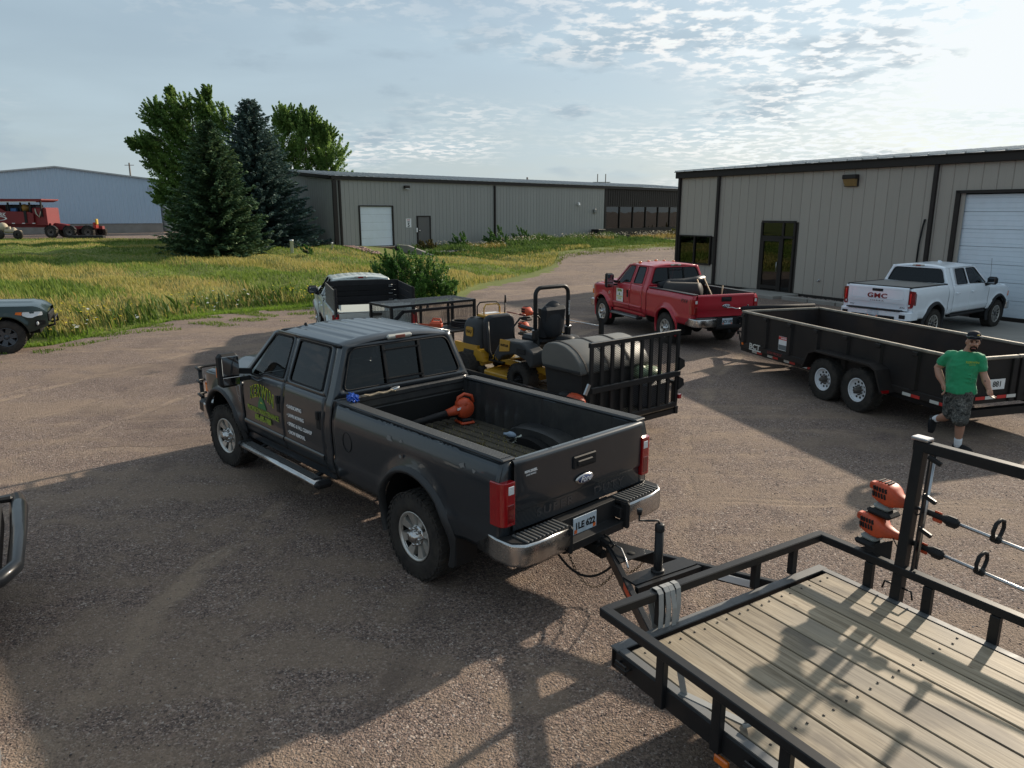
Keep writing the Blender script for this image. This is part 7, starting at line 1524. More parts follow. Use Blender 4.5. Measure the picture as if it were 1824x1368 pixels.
def crumple(name, label, cat, loc, rz, size, m, seed, n=26, amp=.35):
    r = np.random.default_rng(seed); ph = r.random((6, 3))*6; fq = r.uniform(3, 11, (6, 3)); b = MB()
    def fn(u, v):
        th, ph_ = u*2*math.pi, v*math.pi; d = (math.cos(th)*math.sin(ph_), math.sin(th)*math.sin(ph_), math.cos(ph_)); k = 1+amp*sum(math.sin(fq[i, 0]*d[0]+ph[i, 0])*math.sin(fq[i, 1]*d[1]+ph[i, 1])*math.sin(fq[i, 2]*d[2]+ph[i, 2]) for i in range(6))
        return (d[0]*k*size[0], d[1]*k*size[1], max(-.6*size[2], d[2]*k*size[2])+.6*size[2])
    b.grid(fn, [i/n for i in range(n+1)], [j/(n//2) for j in range(n//2+1)], smooth=False); o = b.build(name, m, fix=True); place(o, loc, rz); return tag(o, label, cat)
crumple('tarp_bundle', 'crumpled blue tarp on the corner of the grey bed rail', 'tarp', truck_pt(grey_cfg, -.86, .80, 1.455), .4, (.055, .12, .045), mat('blue tarp', (.02, .08, .38), .35, var=.5, vscale=25), 3, 34, .20)
b = MB(); b.tube([truck_pt(grey_cfg, -.80, .66-.055*i, 1.462+.010*math.sin(i*2)) for i in range(9)], .012, 6); tag(b.build('bungee_cord', mat('braided cord', (.30, .24, .16), .7, var=.5, vscale=60)), 'braided cord lying along the front bed wall', 'cord')
b = MB(); b.lathe([(.03, .0), (.055, .004), (.06, .016), (.045, .022), (.03, .018)], 18, 'z'); o = b.build('plastic_saucer', WHLENS); place(o, truck_pt(grey_cfg, -.765, .20, 1.462), 0, (0, -.3, 0)); tag(o, 'small clear plastic disc on the front bed wall', 'disc')
b = MB(); b.tube([(-.13, 0, .035), (.05, 0, .035), (.09, 0, .035), (.12, 0, .035)], [.034, .034, .016, .014], 12); o = b.build('plastic_bottle', mat('bottle plastic', (.30, .38, .48), .2, var=.5, vscale=20)); place(o, truck_pt(grey_cfg, -1.86, -.60, .975), grey_cfg['yaw']+.5); tag(o, 'crushed plastic bottle on the grey bed floor', 'bottle')
crumple('paper_scrap', 'crumpled pale paper on the grey bed floor', 'litter', truck_pt(grey_cfg, -2.0, -.55, .975), 1.2, (.08, .05, .035), mat('paper', (.50, .52, .46), .8, var=.3, vscale=14), 9, 16, .3)
n = 900; x = rng.uniform(-3.2, -.85, n); y = rng.normal(-.15, .33, n); k = (np.abs(y) < .74) & (rng.random(n) < np.exp(-((x+1.9)/.8)**2)+.15); x, y = x[k], y[k]
c, s_ = math.cos(grey_cfg['yaw']), math.sin(grey_cfg['yaw'])
bx_ = blades('grass_clippings', 'dry grass clippings strewn on the grey bed floor', grey_cfg['loc'][0]+c*x-s_*y, grey_cfg['loc'][1]+s_*x+c*y, .012+.012*rng.random(len(x)), .006+.004*rng.random(len(x)), [(.16, .15, .06), (.30, .26, .12), (.42, .37, .2)], lean=4., wind=(0, 0), z0=np.full(len(x), .977))
# red pickup load
GBAG = mat('black sheeting', (.020, .022, .026), .38, var=.2, vscale=8, bump=.4, bscale=14)
b = MB(); b.tube([(-.97, .72, 1.40), (-1.02, .4, 1.47), (-1.0, 0, 1.48), (-.98, -.4, 1.50), (-.97, -.70, 1.54)], [.12, .14, .13, .14, .15], 16); o = b.build('sheeting_roll', GBAG); place(o, red_cfg['loc'], red_cfg['yaw']); tag(o, 'roll of black plastic sheeting across the red bed', 'sheeting')
b = MB(); b.lathe([(0, -.5), (.20, -.5), (.30, .35), (.33, .38), (.33, .42), (0, .44)], 24, 'x', (0, 0, 0)); b.xf(Matrix.Translation((-1.50, .30, 1.30)) @ Matrix.Rotation(.5, 4, 'Z') @ Matrix.Rotation(.15, 4, 'Y')); o = b.build('tipped_barrel', BINM); place(o, red_cfg['loc'], red_cfg['yaw']); tag(o, 'dark plastic barrel lying on its side in the red bed', 'barrel')
for i, (a, b_, lab) in enumerate((((-1.2, -.35, 1.58), (-2.2, .05, .95), 'left leaning wooden tool handle in the red bed'), ((-1.3, -.5, 1.62), (-2.3, -.25, .95), 'slanting wooden tool handle next to the black roll'), ((-2.3, -.35, .9), (-2.28, -.40, 1.52), 'upright wooden stake in the red bed'))):
    m_ = MB(); m_.tube([a, b_], .018, 8); o = m_.build('tool_handle', mat('handle wood', (.34, .22, .12), .6, var=.2)); place(o, red_cfg['loc'], red_cfg['yaw']); tag(o, lab, 'tool handle', 'tools in the red bed')
m_ = MB(); m_.box((-2.05, .45, 1.05), (.35, .25, .28), ch=.04); m_.tube([(-2.05, .55, 1.15), (-2.05, .45, 1.24), (-2.05, .35, 1.15)], .02, 6); o = m_.build('fuel_can', mat('red can', (.35, .02, .02), .45)); place(o, red_cfg['loc'], red_cfg['yaw']); tag(o, 'red fuel can beside the barrel in the red bed', 'fuel can')
# ================================================================ white pickup with black board sides
zb = 1.20; Z1s = 1.71
stk_cfg = dict(name='board_sided_pickup', label='white pickup with black plank sides towing the mower trailer', paint=paint('old white paint', (.55, .60, .58), 0, (.30, .28, .22), .2), loc=(-4.19, 20.03, 0), yaw=1.905, wb=3.60, tail=3.0, cabrear=-.70, zt=1.14, zr=1.77, style='gmc', badge=False, crew=False, wheel='truck', rim=ALLOY, rt=.39, wt=.26, rr=.22, arch=.47, archz=.42, belt=1.20, board=False, railcap=False, flaremat=MATS['old white paint'], mirz=1.27, handlez=1.0,
    doors=[(-.55, .10, [(-.44, zb+.04), (.02, zb+.04), (.02, Z1s-.05), (-.38, Z1s-.05)], [(-.55, zb), (.10, zb), (.10, Z1s-.01), (-.48, Z1s-.01)]),
           (.11, 1.10, [(.19, zb+.03), (.55, zb+.02), (.68, zb+.01), (.96, zb+.0), (.54, Z1s-.05), (.19, Z1s-.05)], [(.11, zb), (.55, zb), (.68, zb-.005), (1.10, zb-.03), (.60, Z1s-.01), (.11, Z1s-.01)])])
stk = pickup(stk_cfg)
PLK = mat('black stained plank', (.020, .020, .022), .7, var=.3, vscale=6, rnd=.25, bump=.2, bscale=30, stretch=(.2, 1, 1)); PLK2 = mat('weathered plank face', (.085, .082, .070), .75, var=.3, vscale=6, rnd=.2, bump=.2, bscale=30, stretch=(.2, 1, 1))
for s in (1, -1):
    for k in range(4): MB().box((-1.98, s*.93, 1.00+.163*k+.08), (2.04, .035, .155), ch=.004).build('plank', PLK2 if s > 0 else PLK, stk)
    for u in (-2.98, -1.0): MB().box((u, s*.895, 1.30), (.06, .05, .74), ch=.004).build('board_post', PLK, stk)
for k in range(5): MB().box((-.95, 0, 1.00+.135*k+.067), (.035, 1.82, .128), ch=.004).build('plank', PLK, stk)
for z in (1.50, 1.32, 1.16): MB().box((-.98, -.72, z), (.02, .10, .025)).build('hinge', STEEL, stk)
# ================================================================ row of parked vehicles at the left edge
rowy = .574; fwd = Vector((math.cos(rowy), math.sin(rowy), 0))
BLKP = paint('black paint', (.010, .012, .014), .2, da=.1)
c0 = Vector((-4.36, 5.90, 0))-fwd*3.25
blk_cfg = dict(grey_cfg); blk_cfg.pop('_doors', None); blk_cfg.update(name='black_pickup', label='black pickup at the left edge showing only its tube bumper', paint=BLKP, loc=tuple(c0), yaw=rowy, plate=None, crew=False, steer=0, bumpmat=BLACK)
blk = pickup(blk_cfg)
tb = MB(); tb.tube([(2.55, -1.02, .62), (2.95, -1.0, .64), (3.20, -.90, .66), (3.30, -.72, .67), (3.32, 0, .67), (3.32, .70, .67), (3.30, .98, .67)], [.05, .055, .06, .06, .065, .075, .06], 14); tb.build('tube_bumper', mat('black tube', (.010, .012, .015), .3, coat=.3), blk); MB().box((3.22, .86, .72), (.12, .10, .06), ch=.02).build('bumper_bracket', BSTEEL, blk)
c1 = Vector((-1.97, 2.32, 0))-fwd*3.07
wht_cfg = dict(grey_cfg); wht_cfg.pop('_doors', None); wht_cfg.update(name='white_pickup', label='white pickup of which just the bumper corner shows at the bottom left', paint=MATS['old white paint'], loc=tuple(c1), yaw=rowy, plate=None, crew=False, steer=0, bumpmat=MATS['old white paint'])
wht = pickup(wht_cfg)
# ---------------------------------------------------------------- dark green SUV
SY = .46; sf = Vector((math.cos(SY), math.sin(SY), 0)); sl = Vector((-math.sin(SY), math.cos(SY), 0))
hubp = Vector((-12.40, 17.83, 0)); WB = 2.79; so_ = hubp-sf*(WB/2)+sl*.86
sv = thing('green_suv', 'dark green off-road SUV nosing in from the left edge', 'car', tuple(so_), SY)
xf_, xr_ = WB/2, -WB/2; nose = xf_+.90; tl_ = xr_-1.05
sS = interp([(.40, .80), (.52, .88), (.70, .925), (.90, .935), (1.02, .925), (1.10, .89), (1.72, .66)])
def szb(x):
    z = .50+max(0, (x-(nose-.35)))*.35
    for xa in (xf_, xr_):
        d = abs(x-xa)
        if d < .48: z = max(z, .42+math.sqrt(.48**2-d*d))
    return z
def stopz(x): return 1.17-.035*max(0, x-.8)-.16*max(0, (x-(nose-.32))/.32)**2 if x > .75 else 1.17
def sw_(x): return -.16*max(0, (x-(nose-.55))/.55)**2.2-.05*max(0, (tl_+.3-x)/.3)**2
def sfl(x, z): return max([.05*max(0, 1-abs(math.hypot(x-xa, z-.42)-.50)/.09) for xa in (xf_, xr_)]) if z > .3 else 0
sxs = sorted(set(list(np.linspace(tl_, nose, 70))+[xa+.48*math.cos(math.pi*k/20) for xa in (xf_, xr_) for k in range(21)]+[xa+q*.481 for xa in (xf_, xr_) for q in (-1, 1)]))
b = MB(); b.grid(lambda x, v: (lambda z: (x, sS(z)+sw_(x)+sfl(x, z), z))(szb(x)+(stopz(x)-szb(x))*v), sxs, [i/14 for i in range(15)]); b.mirror()
b.grid(lambda x, v: (x, v*(sS(stopz(x))+sw_(x)), stopz(x)+.045*(1-abs(v)**3)+(.025 if abs(v) < .5 else 0)*(x > .9)*(x < nose-.3)), [x for x in sxs if x >= .70], [-1+i/8 for i in range(17)])
b.grid(lambda v, t_: (nose-.02-.05*v*v, v*(sS(.75)+sw_(nose)), szb(nose)+(stopz(nose)-szb(nose)+.03*(1-v*v))*t_), [-1+i/5 for i in range(11)], [0, .5, 1]); b.grid(lambda v, z: (tl_+.01, v*.86, z), [-1, 1], [.5, 1.12])
bd_ = b.build('body', GRNP, sv)
gh_ = MB(); gx0, gx1 = tl_+.05, .98
prof2 = [(gx0, 1.12), (gx0+.12, 1.66), (gx0+.4, 1.76), (.05, 1.78), (.38, 1.70), (gx1, 1.13)]
V = []; n = len(prof2)
for s in (1, -1): V += [(x, s*(.885-.225*(z-1.12)/.64), z) for x, z in prof2]
gh_.add(V, [(i, i+1, n+i+1, n+i) for i in range(n-1)]+[tuple(range(n))[::-1], tuple(range(n, 2*n))]); gho = gh_.build('greenhouse', GRNP, sv, bevel=.03)
for s in (1, -1):
    for (x0, x1, x2, x3) in ((-1.9, -.95, -.95, -1.75), (-.88, -.05, -.05, -.88), (.03, .72, .32, .03)): MB().add([(x, s*(.885-.225*(z-1.12)/.64+.004), z) for x, z in ((x0, 1.17), (x1, 1.17), (x2, 1.62), (x3, 1.62))], [(0, 1, 2, 3) if s < 0 else (3, 2, 1, 0)]).build('side_window', CARGL if x0 < 0 else CARGL, gho)
w = MB(); w.add([(.94, -.74, 1.18), (.94, .74, 1.18), (.42, .60, 1.67), (.42, -.60, 1.67)], [(0, 1, 2, 3)]); w.v = [(x+.012, y, z+.012) for x, y, z in w.v]; w.build('windscreen', CARGL, gho)
for s in (1, -1):
    h_ = MB(); h_.prism(rpoly([(nose-.62, .90), (nose-.56, 1.02), (nose-.12, 1.0), (nose-.10, .90), (nose-.36, .84)], .03, 3), s*.80, s*.0, 'xz'); hl = MB()
    hp = rpoly([(nose-.52, .915), (nose-.50, 1.00), (nose-.10, .985), (nose-.09, .90), (nose-.22, .885), (nose-.32, .845), (nose-.42, .86)], .025, 3)
    hl.add([(x, s*(sS(z)+sw_(x)+.008), z) for x, z in hp], [tuple(range(len(hp))) if s < 0 else tuple(range(len(hp)))[::-1]]); hl.build('headlight', WHLENS, sv, solid=.02, off=0)
    ap_ = rpoly([(nose-.66, .945), (nose-.64, 1.00), (nose-.51, .998), (nose-.52, .92)], .01, 2); al = MB(); al.add([(x, s*(sS(z)+sw_(x)+.009), z) for x, z in ap_], [tuple(range(len(ap_))) if s < 0 else tuple(range(len(ap_)))[::-1]]); al.build('turn_signal', AMBER, sv, solid=.015, off=0)
    fp_ = rpoly([(nose-.28, .62), (nose-.26, .78), (nose-.05, .76), (nose-.06, .66)], .02, 3); fg = MB(); fg.add([(x, s*(sS(z)+sw_(x)+.006), z) for x, z in fp_], [tuple(range(len(fp_))) if s < 0 else tuple(range(len(fp_)))[::-1]]); fo = fg.build('fog_lamp_recess', BLACK, sv, solid=.01, off=0); MB().sphere((nose-.22, s*(sS(.7)+sw_(nose-.22)), .70), (.03, .02, .05), 8, 6).build('fog_lamp', WHLENS, fo)
    a_ = MB(); an = [math.pi*i/20 for i in range(21)]
    for xa in (xf_, xr_): a_.grid(lambda a, y: (xa+.485*math.cos(a), s*y, .42+.485*math.sin(a)), an, [.5, .90], flip=s > 0)
    tag(a_.build('arch_liner', DARK, sv), kind='stuff'); MB().box((0, s*.86, .47), (1.75, .10, .10), ch=.03).build('side_step', BLACK, sv)
    mr_ = MB(); mr_.box((.62, s*1.0, 1.22), (.12, .22, .16), ch=.04); mr_.bar((.62, s*.86, 1.16), (.62, s*.95, 1.2), .06); mr_.build('mirror', GRNP, sv)
MB().box((nose+.0, 0, .80), (.06, 1.15, .22), ch=.03).build('grille', BLACK, sv); tb = MB(); tb.tube([(nose-.06, -.45, .56), (nose+.10, -.42, .60), (nose+.10, -.38, .76), (nose+.10, .38, .76), (nose+.10, .42, .60), (nose-.06, .45, .56)], .028, 8); tb.build('nudge_bar', BLACK, sv); MB().box((.1, 0, .50), (WB+1.2, 1.4, .12)).build('underbody', DARK, sv)
SWH = wheel_meshes(.405, .27, .225, 'six', RIMBLU, 's', RIMBLU)
for xa in (xf_, xr_):
    for s in (1, -1): put_wheel(SWH, sv, xa, s*.80, .40, spin=.2)
# ================================================================ red machine and other far things on the left
RM = mat('red machine paint', (.20, .010, .014), .5, var=.3, vscale=1.5, dirt=((.10, .02, .02), .4, .8, 2))
gz_ = float(height(-40, 64)); rmch = thing('red_machine', 'large red wheeled screening machine parked before the blue shed', 'machine', (-40, 64, gz_), 0)
f_ = MB(); f_.box((-3.0, 0, 1.05), (8.4, 1.4, .35), ch=.03); f_.box((2.9, 0, .85), (4.6, .35, .25)); f_.bar((1.2, 0, 1.0), (2.2, 0, .85), .5, .5); f_.build('frame', RM, rmch)
MB().prism([(-8, 1.25), (.05, 1.15), (.1, 2.0), (-.25, 2.15), (-2.2, 2.2), (-3.2, 2.75), (-8, 2.75)], -1.15, -1.05, 'xz').build('side_cover', RM, rmch); MB().prism([(-8, 1.25), (.05, 1.15), (.1, 2.0), (-2.2, 2.2), (-3.2, 2.75), (-8, 2.75)], 1.05, 1.15, 'xz').build('side_cover', RM, rmch)
MB().prism([(-7.5, 2.95), (.5, 2.95), (.95, 3.1), (.95, 3.2), (-7.5, 3.22)], -1.2, 1.2, 'xz').build('conveyor_roof', RM, rmch); MB().box((-3.5, -1.21, 2.95), (8, .04, .05)).build('roof_strip', WHITEP, rmch)
for x_ in (-2.0, -.95, -.2, .75): MB().box((x_, -1.0, 2.4), (.10, .12, 1.3)).build('upright', BLACK, rmch)
e_ = MB(); e_.box((-1.4, .2, 2.2), (2.6, 1.2, 1.1), ch=.1); e_.build('engine', mat('dirty engine', (.03, .035, .045), .6, var=.5), rmch); MB().sphere((-.82, -.7, 2.45), (.32, .3, .34), 10, 8).build('air_filter', mat('ochre', (.30, .16, .03), .6), rmch); MB().box((-1.7, -.75, 2.3), (.5, .3, .3), ch=.05).build('blue_tank', mat('blue part', (.04, .12, .3), .5), rmch)
MB().box((.45, 0, 1.75), (1.2, 1.9, 1.5), ch=.08).build('gearbox_housing', RM, rmch); hp = MB(); hp.tube([(.2, -.98, 2.4), (.3, -1.05, 2.0), (.5, -1.0, 1.7), (.7, -1.02, 2.2)], .05, 6); hp.build('hydraulic_hose', mat('pale hose', (.4, .38, .3), .6), rmch); MB().box((-.55, -1.17, 1.75), (.22, .06, 1.0)).build('gap_plate', BLACK, rmch)
text('MORBARK', .42, WHITEP, rmch, bold=.006, shear=.2, fn=lambda a, b, e: (-3.2+a, -1.16-e, 1.92+b)); em = MB(); em.lathe([(.62, 0), (.70, .01), (.78, 0)], 28, 'y', (0, 0, 0)); em.v = [(x-2.9, y-1.16, z*.22+1.62) for x, y, z in em.v]; em.build('logo_ring', WHITEP, rmch)
for k in range(6): MB().box((-4.2+k*.85, -1.16, 1.22), (.24, .02, .06)).build('reflector', WHITEP, rmch)
RMW = wheel_meshes(.50, .30, .27, 'mod', mat('dusty rim', (.14, .12, .11), .7), 'r', DARK, 20)
for x_ in (1.30, 2.85, 4.40):
    for s in (1, -1): put_wheel(RMW, rmch, x_, s*.95, .50)
    MB().lathe([(.56, -.16), (.56, .16)], 14, 'y', (x_, -.95, .50), a0=-1.2, a1=1.2).build('mudguard', BLACK, rmch, solid=.03)
MB().box((5.0, -.8, 1.05), (.25, .5, .5), ch=.05).build('tail_lamp_box', REDLENS, rmch); MB().box((5.15, -.85, 1.35), (.12, .3, .45), ch=.03).build('warning_flag', mat('yellow flag', (.5, .32, .03), .6), rmch)
tanm = mat('tan machine', (.42, .35, .25), .7, var=.25, vscale=2)
tp_ = thing('tan_pump', 'small tan pump on black wheels in front of the red machine', 'pump', (-40.3, 60.2, float(height(-40.3, 60.2))), 0)
b = MB(); b.sphere((-.5, 0, .95), (.38, .35, .38), 12, 8); b.box((.1, 0, .65), (.9, .5, .3), ch=.08); b.tube([(.0, 0, .6), (.0, 0, 1.0)], .12, 8); b.tube([(.45, 0, .6), (.9, 0, .55)], .16, 10); b.sphere((.35, 0, .75), (.2, .2, .2), 10, 6); b.build('casing', tanm, tp_)
for x_ in (-.6, .9): MB().lathe([(.1, -.12), (.35, -.12), (.38, 0), (.35, .12), (.1, .12)], 18, 'y', (x_, -.4, .38)).build('wheel', RUBBER, tp_)
o = MB().box((0, 0, .14), (2.6, .5, .28), ch=.04).build('timber_baulk', mat('dark timber', (.03, .03, .03), .8)); o.location = (-34.6, 61.2, float(height(-34.6, 61.2))); tag(o, 'long dark timber lying at the gravel edge far left', 'timber')

# ================================================================ person walking in front of the dump trailer
PAZ = -.5727
pr_ = thing('person', 'walking man in bright green t-shirt, camouflage shorts and dark cap', 'person', (6.59, 10.22, 0), PAZ)
SKIN = mat('skin', (.40, .215, .145), .5, var=.08, vscale=14, subs=.15, bump=.03, bscale=120)
def limb(b, pts, rs, n=14, sub=6):
    """tapered limb through the joints, with extra rings so the radii blend"""
    P_ = [Vector(p) for p in pts]; out = []; rr = []
    for i in range(len(P_)-1):
        for k in range(sub):
            t = k/sub; s_ = t*t*(3-2*t); out.append(P_[i].lerp(P_[i+1], t)); rr.append(rs[i]*(1-s_)+rs[i+1]*s_)
    out.append(P_[-1]); rr.append(rs[-1]); b.tube(out, rr, n); b.sphere(P_[0], rs[0], 12, 8); b.sphere(P_[-1], rs[-1], 12, 8)
def fuse(o, voxel, smooth=4, fac=.6):
    md = o.modifiers.new('r', 'REMESH'); md.mode = 'VOXEL'; md.voxel_size = voxel; md.use_smooth_shade = True
    sm = o.modifiers.new('s', 'SMOOTH'); sm.iterations = smooth; sm.factor = fac; return o
def cloth(o, st, size):
    """soft folds pressed into a garment"""
    tx_ = bpy.data.textures.new('folds', 'CLOUDS'); tx_.noise_scale = size; tx_.noise_depth = 2; md = o.modifiers.new('d', 'DISPLACE'); md.texture = tx_; md.strength = st; md.mid_level = .42; md.texture_coords = 'LOCAL'; return o
J = dict(pel=(-.155, 0, .90), chest=(-.150, .0, 1.25), nk=(-.125, -.02, 1.46), hd=(-.075, -.045, 1.605), Rsh=(-.325, .03, 1.385), Re=(-.475, .09, 1.175), Rw=(-.365, -.04, .965), Lsh=(.025, -.02, 1.395), Le=(.105, -.02, 1.165), Lw=(.190, -.13, .985),
         Rh=(-.235, .03, .90), Lh=(-.085, -.02, .90), Lk=(-.095, -.09, .505), La=(-.085, -.01, .105), Rk=(-.215, .02, .515), Ra=(-.415, .22, .365))
b = MB()
def ell(z, cx, cy, rx, ry, n=20): return [(cx+rx*math.cos(a), cy+ry*math.sin(a), z) for a in [2*math.pi*k/n for k in range(n)]]
tors = [(.84, -.155, .0, .165, .115), (.92, -.155, 0, .175, .120), (1.02, -.158, 0, .165, .115), (1.12, -.160, -.005, .170, .120), (1.25, -.155, -.005, .185, .120), (1.35, -.150, 0, .180, .108), (1.41, -.145, .0, .140, .085), (1.45, -.135, -.01, .09, .075), (1.47, -.130, -.015, .062, .062)]
def torso(b, rows, grow=0.):
    n = 20; V = []
    for z, cx, cy, rx, ry in rows: V += ell(z, cx, cy, rx+grow, ry+grow, n)
    b.add(V, [(i*n+k, i*n+(k+1) % n, (i+1)*n+(k+1) % n, (i+1)*n+k) for i in range(len(rows)-1) for k in range(n)]+[tuple(range(n))[::-1], tuple(range((len(rows)-1)*n, len(rows)*n))], True)
torso(b, tors); limb(b, [J['nk'], (-.10, -.03, 1.53), J['hd']], [.060, .056, .062])
# head: skull, face, jaw, nose, ears
hx, hy, hz = J['hd']; b.sphere((hx, hy+.012, hz+.025), (.078, .098, .105), 16, 12); b.sphere((hx+.008, hy-.030, hz-.035), (.062, .070, .085), 14, 10); b.sphere((hx+.012, hy-.052, hz-.085), (.045, .045, .035), 12, 8)
b.tube([(hx+.018, hy-.098, hz+.020), (hx+.021, hy-.122, hz-.018), (hx+.020, hy-.105, hz-.028)], [.010, .016, .013], 8)
for s in (-1, 1): b.sphere((hx+s*.080-.004, hy+.01, hz-.005), (.012, .024, .032), 8, 6); b.sphere((hx+.012+s*.034, hy-.083, hz-.022), (.024, .022, .022), 8, 6)
b.sphere((hx+.014, hy-.088, hz+.034), (.056, .022, .012), 10, 6)
limb(b, [J['Rsh'], J['Re'], J['Rw']], [.056, .048, .036]); limb(b, [(-.40, .065, 1.28), (-.43, .07, 1.22)], [.060, .054]); limb(b, [J['Lsh'], J['Le'], J['Lw']], [.056, .048, .036])
limb(b, [(-.465, .08, 1.16), (-.43, .03, 1.07), J['Rw']], [.049, .053, .034]); limb(b, [(.115, -.035, 1.14), (.145, -.075, 1.08), J['Lw']], [.047, .052, .034])
limb(b, [J['Rh'], J['Rk'], (-.30, .12, .44), J['Ra']], [.100, .068, .064, .042]); limb(b, [J['Lh'], J['Lk'], (-.088, -.03, .36), J['La']], [.100, .068, .065, .042])
def hand(b, w, d, side, curl):
    """palm, four fingers and a thumb; w wrist, d direction of the hand, side = thumb direction"""
    w = Vector(w); d = Vector(d).normalized(); t = Vector(side); t = (t-d*t.dot(d)).normalized(); nrm = d.cross(t)
    b.tube([w, w+d*.035, w+d*.085], [.030, .040, .038], 10)
    for i, (o, L_) in enumerate(((.030, .068), (.010, .078), (-.011, .072), (-.030, .056))):
        p0 = w+d*.080+t*o; p1 = p0+d*L_*.45+nrm*curl*.012; p2 = p0+d*L_*.78+nrm*curl*.034; p3 = p0+d*L_*.95+nrm*curl*.058; b.tube([p0, p1, p2, p3], [.0115, .0105, .0095, .0078], 8); b.sphere(p3, .0078, 6, 4)
    p0 = w+d*.030+t*.032; p1 = p0+d*.030+t*.026; p2 = p1+d*.034+t*.010+nrm*curl*.014; b.tube([p0, p1, p2], [.015, .0125, .010], 8); b.sphere(p2, .010, 6, 4)
hand(b, J['Lw'], (.32, -.30, -.90), (-.5, -.85, 0), -1); hand(b, J['Rw'], (.35, -.28, -.88), (.2, -.95, .2), 1)
body = fuse(b.build('body', SKIN, pr_), .0075, 5)
# shirt
SHIRT = mat('green cotton', (.016, .27, .115), .85, var=.1, vscale=5, sheen=.2, bump=.5, bscale=9)
b = MB(); rows = [(.86, -.152, -.002, .222, .170), (.93, -.152, -.002, .214, .162), (1.02, -.158, -.004, .190, .142), (1.12, -.160, -.008, .192, .142), (1.25, -.155, -.008, .207, .143), (1.34, -.150, -.002, .198, .130), (1.405, -.145, .0, .165, .108), (1.445, -.137, -.008, .108, .088), (1.468, -.132, -.012, .078, .074)]; torso(b, rows)
limb(b, [(-.290, .02, 1.375), J['Rsh'], (-.412, .068, 1.265)], [.080, .078, .076]); limb(b, [(-.01, -.01, 1.385), J['Lsh'], (.075, -.02, 1.255)], [.080, .078, .074])
for k in range(7): a = -1.2+k*.4; b.tube([(-.15+.19*math.cos(a*2), -.135, .93+k*.055), (-.15+.10*math.cos(a*3), -.142, .96+k*.05), (-.13, -.145, .95+k*.06)], .007, 5)
cloth(fuse(b.build('shirt', SHIRT, pr_), .011, 5), .030, .10); tx = text('KERWIN', .042, mat('shirt print', (.30, .40, .03), .7), pr_, bold=.001, ext=.002, fn=lambda a, b_, e: (-.045+a, -.152-e+a*.35, 1.335+b_)); text('LAWN', .026, MATS['shirt print'], pr_, ext=.002, fn=lambda a, b_, e: (-.045+a, -.152-e+a*.35, 1.300+b_))
# camouflage shorts
def camo():
    m = bpy.data.materials.new('camouflage cloth'); m.use_nodes = True; N = m.node_tree.nodes; L = m.node_tree.links; p = N['Principled BSDF']; t = N.new('ShaderNodeTexCoord'); n = N.new('ShaderNodeTexNoise'); n.inputs['Scale'].default_value = 17; n.inputs['Detail'].default_value = 3; n.inputs['Distortion'].default_value = .8; L.new(t.outputs['Object'], n.inputs[0])
    r = N.new('ShaderNodeValToRGB'); r.color_ramp.interpolation = 'CONSTANT'; cs = [(0, (.022, .024, .022)), (.42, (.085, .088, .082)), (.50, (.045, .048, .045)), (.56, (.16, .16, .145)), (.64, (.065, .062, .052))]
    while len(r.color_ramp.elements) < len(cs): r.color_ramp.elements.new(.5)
    for e, (q, c) in zip(r.color_ramp.elements, cs): e.position = q; e.color = (*c, 1)
    L.new(n.outputs[0], r.inputs[0]); L.new(r.outputs[0], p.inputs['Base Color']); p.inputs['Roughness'].default_value = .9; return m
b = MB(); torso(b, [(.80, -.155, .0, .175, .135), (.86, -.155, 0, .192, .142), (.93, -.155, 0, .188, .138), (.97, -.156, 0, .182, .132)])
limb(b, [J['Rh'], (-.226, .03, .70), (-.222, .03, .545)], [.128, .118, .112]); limb(b, [J['Lh'], (-.095, -.05, .70), (-.098, -.085, .490)], [.128, .118, .112])
sh = cloth(fuse(b.build('shorts', camo(), pr_), .012, 4), .028, .08)
MB().box((-.305, -.02, .70), (.04, .13, .16), ch=.02).build('cargo_pocket', MATS.get('camouflage cloth') or sh.data.materials[0], pr_)
# socks and shoes
SOCK = mat('white sock', (.70, .72, .74), .9, var=.05); SHOE = mat('black trainers', (.014, .014, .016), .6, var=.3, bump=.1)
b = MB(); limb(b, [(-.086, -.012, .17), (-.083, -.008, .08)], [.053, .050]); b.build('sock', SOCK, pr_); b = MB(); limb(b, [(-.375, .19, .395), (-.44, .25, .345)], [.052, .050]); b.build('sock', SOCK, pr_)
def shoe(heel, toe, up):
    b = MB(); h = Vector(heel); t = Vector(toe); d = (t-h).normalized(); u = Vector(up); u = (u-d*u.dot(d)).normalized(); L_ = (t-h).length
    b.tube([h+u*.045, h+d*L_*.25+u*.052, h+d*L_*.55+u*.045, h+d*L_*.8+u*.035, t+u*.028], [.038, .052, .050, .046, .030], 12); b.tube([h+d*.055+u*.05, h+d*.055+u*.105], [.052, .050], 12)
    s_ = d.cross(u)
    for q in (-.03, 0, .03): b.tube([h+s_*q*.6+u*.012, h+d*L_*.5+s_*q*1.3+u*.010, t+s_*q*.7+u*.012], [.018, .020, .016], 8)
    return fuse(b.build('shoe', SHOE, pr_), .008, 3)
shoe((-.135, .055, .0), (.100, -.085, .0), (0, 0, 1)); shoe((-.475, .285, .400), (-.470, .255, .140), (.55, -.5, .1))
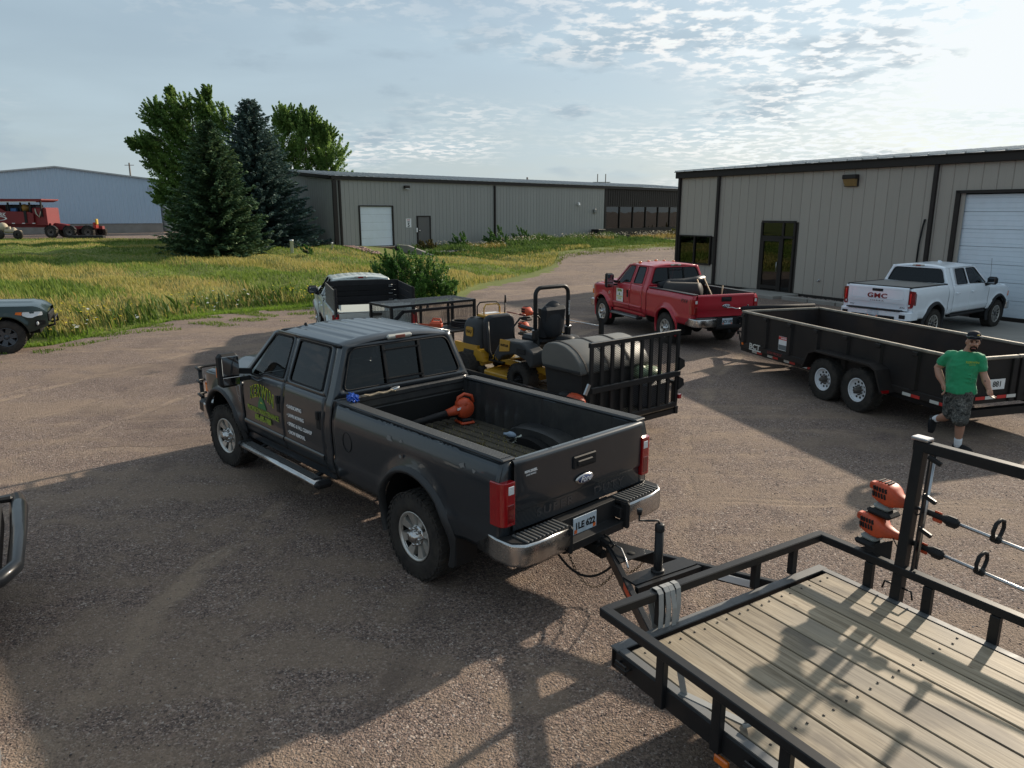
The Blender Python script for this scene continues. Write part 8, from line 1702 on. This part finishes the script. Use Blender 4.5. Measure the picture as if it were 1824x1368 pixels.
# cap, sunglasses, beard, brows and eyes
CAP = mat('dark cap', (.016, .018, .024), .75, var=.15)
b = MB(); b.lathe([(.092, -.005), (.096, .03), (.088, .065), (.06, .092), (.02, .102), (0, .103)], 22, 'z', (0, 0, 0)); b.v = [(x*.92+hx, y*1.10+hy+.012, z+hz+.062) for x, y, z in b.v]; co = b.build('cap', CAP, pr_)
b = MB(); b.grid(lambda u, v: (hx+.014+.080*u, hy-.085-.062*v*(1-.45*u*u), hz+.070-.004*v-.012*u*u), [-1+.2*i for i in range(11)], [0, .5, 1]); b.build('brim', CAP, co, solid=.006)
b = MB(); b.tube([(hx-.088, hy+.02, hz+.082), (hx-.075, hy-.065, hz+.085), (hx+.015, hy-.105, hz+.085), (hx+.095, hy-.06, hz+.085), (hx+.095, hy+.02, hz+.082)], .010, 8); b.sphere((hx-.022, hy-.100, hz+.088), (.036, .014, .020), 10, 6); b.sphere((hx+.058, hy-.092, hz+.088), (.036, .016, .020), 10, 6); b.build('sunglasses', mat('dark lens', (.01, .011, .013), .12, coat=1), pr_); MB().box((hx+.055, hy-.090, hz+.118), (.03, .01, .014), (0, 0, .3)).build('cap_badge', mat('yellow badge', (.5, .36, .05), .6), co)
HAIR = mat('black hair', (.010, .008, .007), .8, var=.3, bump=.3, bscale=80)
b = MB(); b.sphere((hx, hy+.035, hz-.005), (.082, .082, .058), 14, 8); b.build('hair', HAIR, pr_); b = MB(); b.sphere((hx+.014, hy-.078, hz-.098), (.036, .028, .026), 12, 8); b.tube([(hx-.022, hy-.088, hz-.085), (hx-.014, hy-.106, hz-.052), (hx+.018, hy-.114, hz-.046), (hx+.048, hy-.100, hz-.052), (hx+.052, hy-.082, hz-.085)], .008, 6); b.build('beard', HAIR, pr_)
b = MB()
for s in (-1, 1): b.tube([(hx+.014+s*.014, hy-.103, hz+.030), (hx+.014+s*.050, hy-.092, hz+.033)], .007, 6)
tag(b.build('eyebrows', HAIR, pr_), kind='stuff')
for s in (-1, 1): MB().sphere((hx+.014+s*.032, hy-.092, hz+.012), (.013, .008, .006), 8, 6).build('eye', mat('eye', (.03, .02, .018), .2), pr_)
b = MB(); b.tube([(hx-.006, hy-.104, hz-.068), (hx+.016, hy-.112, hz-.066), (hx+.038, hy-.104, hz-.068)], .007, 6); b.build('mouth', mat('lips', (.28, .10, .08), .5), pr_)
b = MB(); b.tube([(.108, -.068, 1.115), (.150, -.055, 1.115), (.165, -.085, 1.08), (.130, -.125, 1.085)], .012, 6); b.v = [(x, y, z) for x, y, z in b.v]; b.build('tattoo', mat('tattoo ink', (.05, .045, .05), .7), pr_)
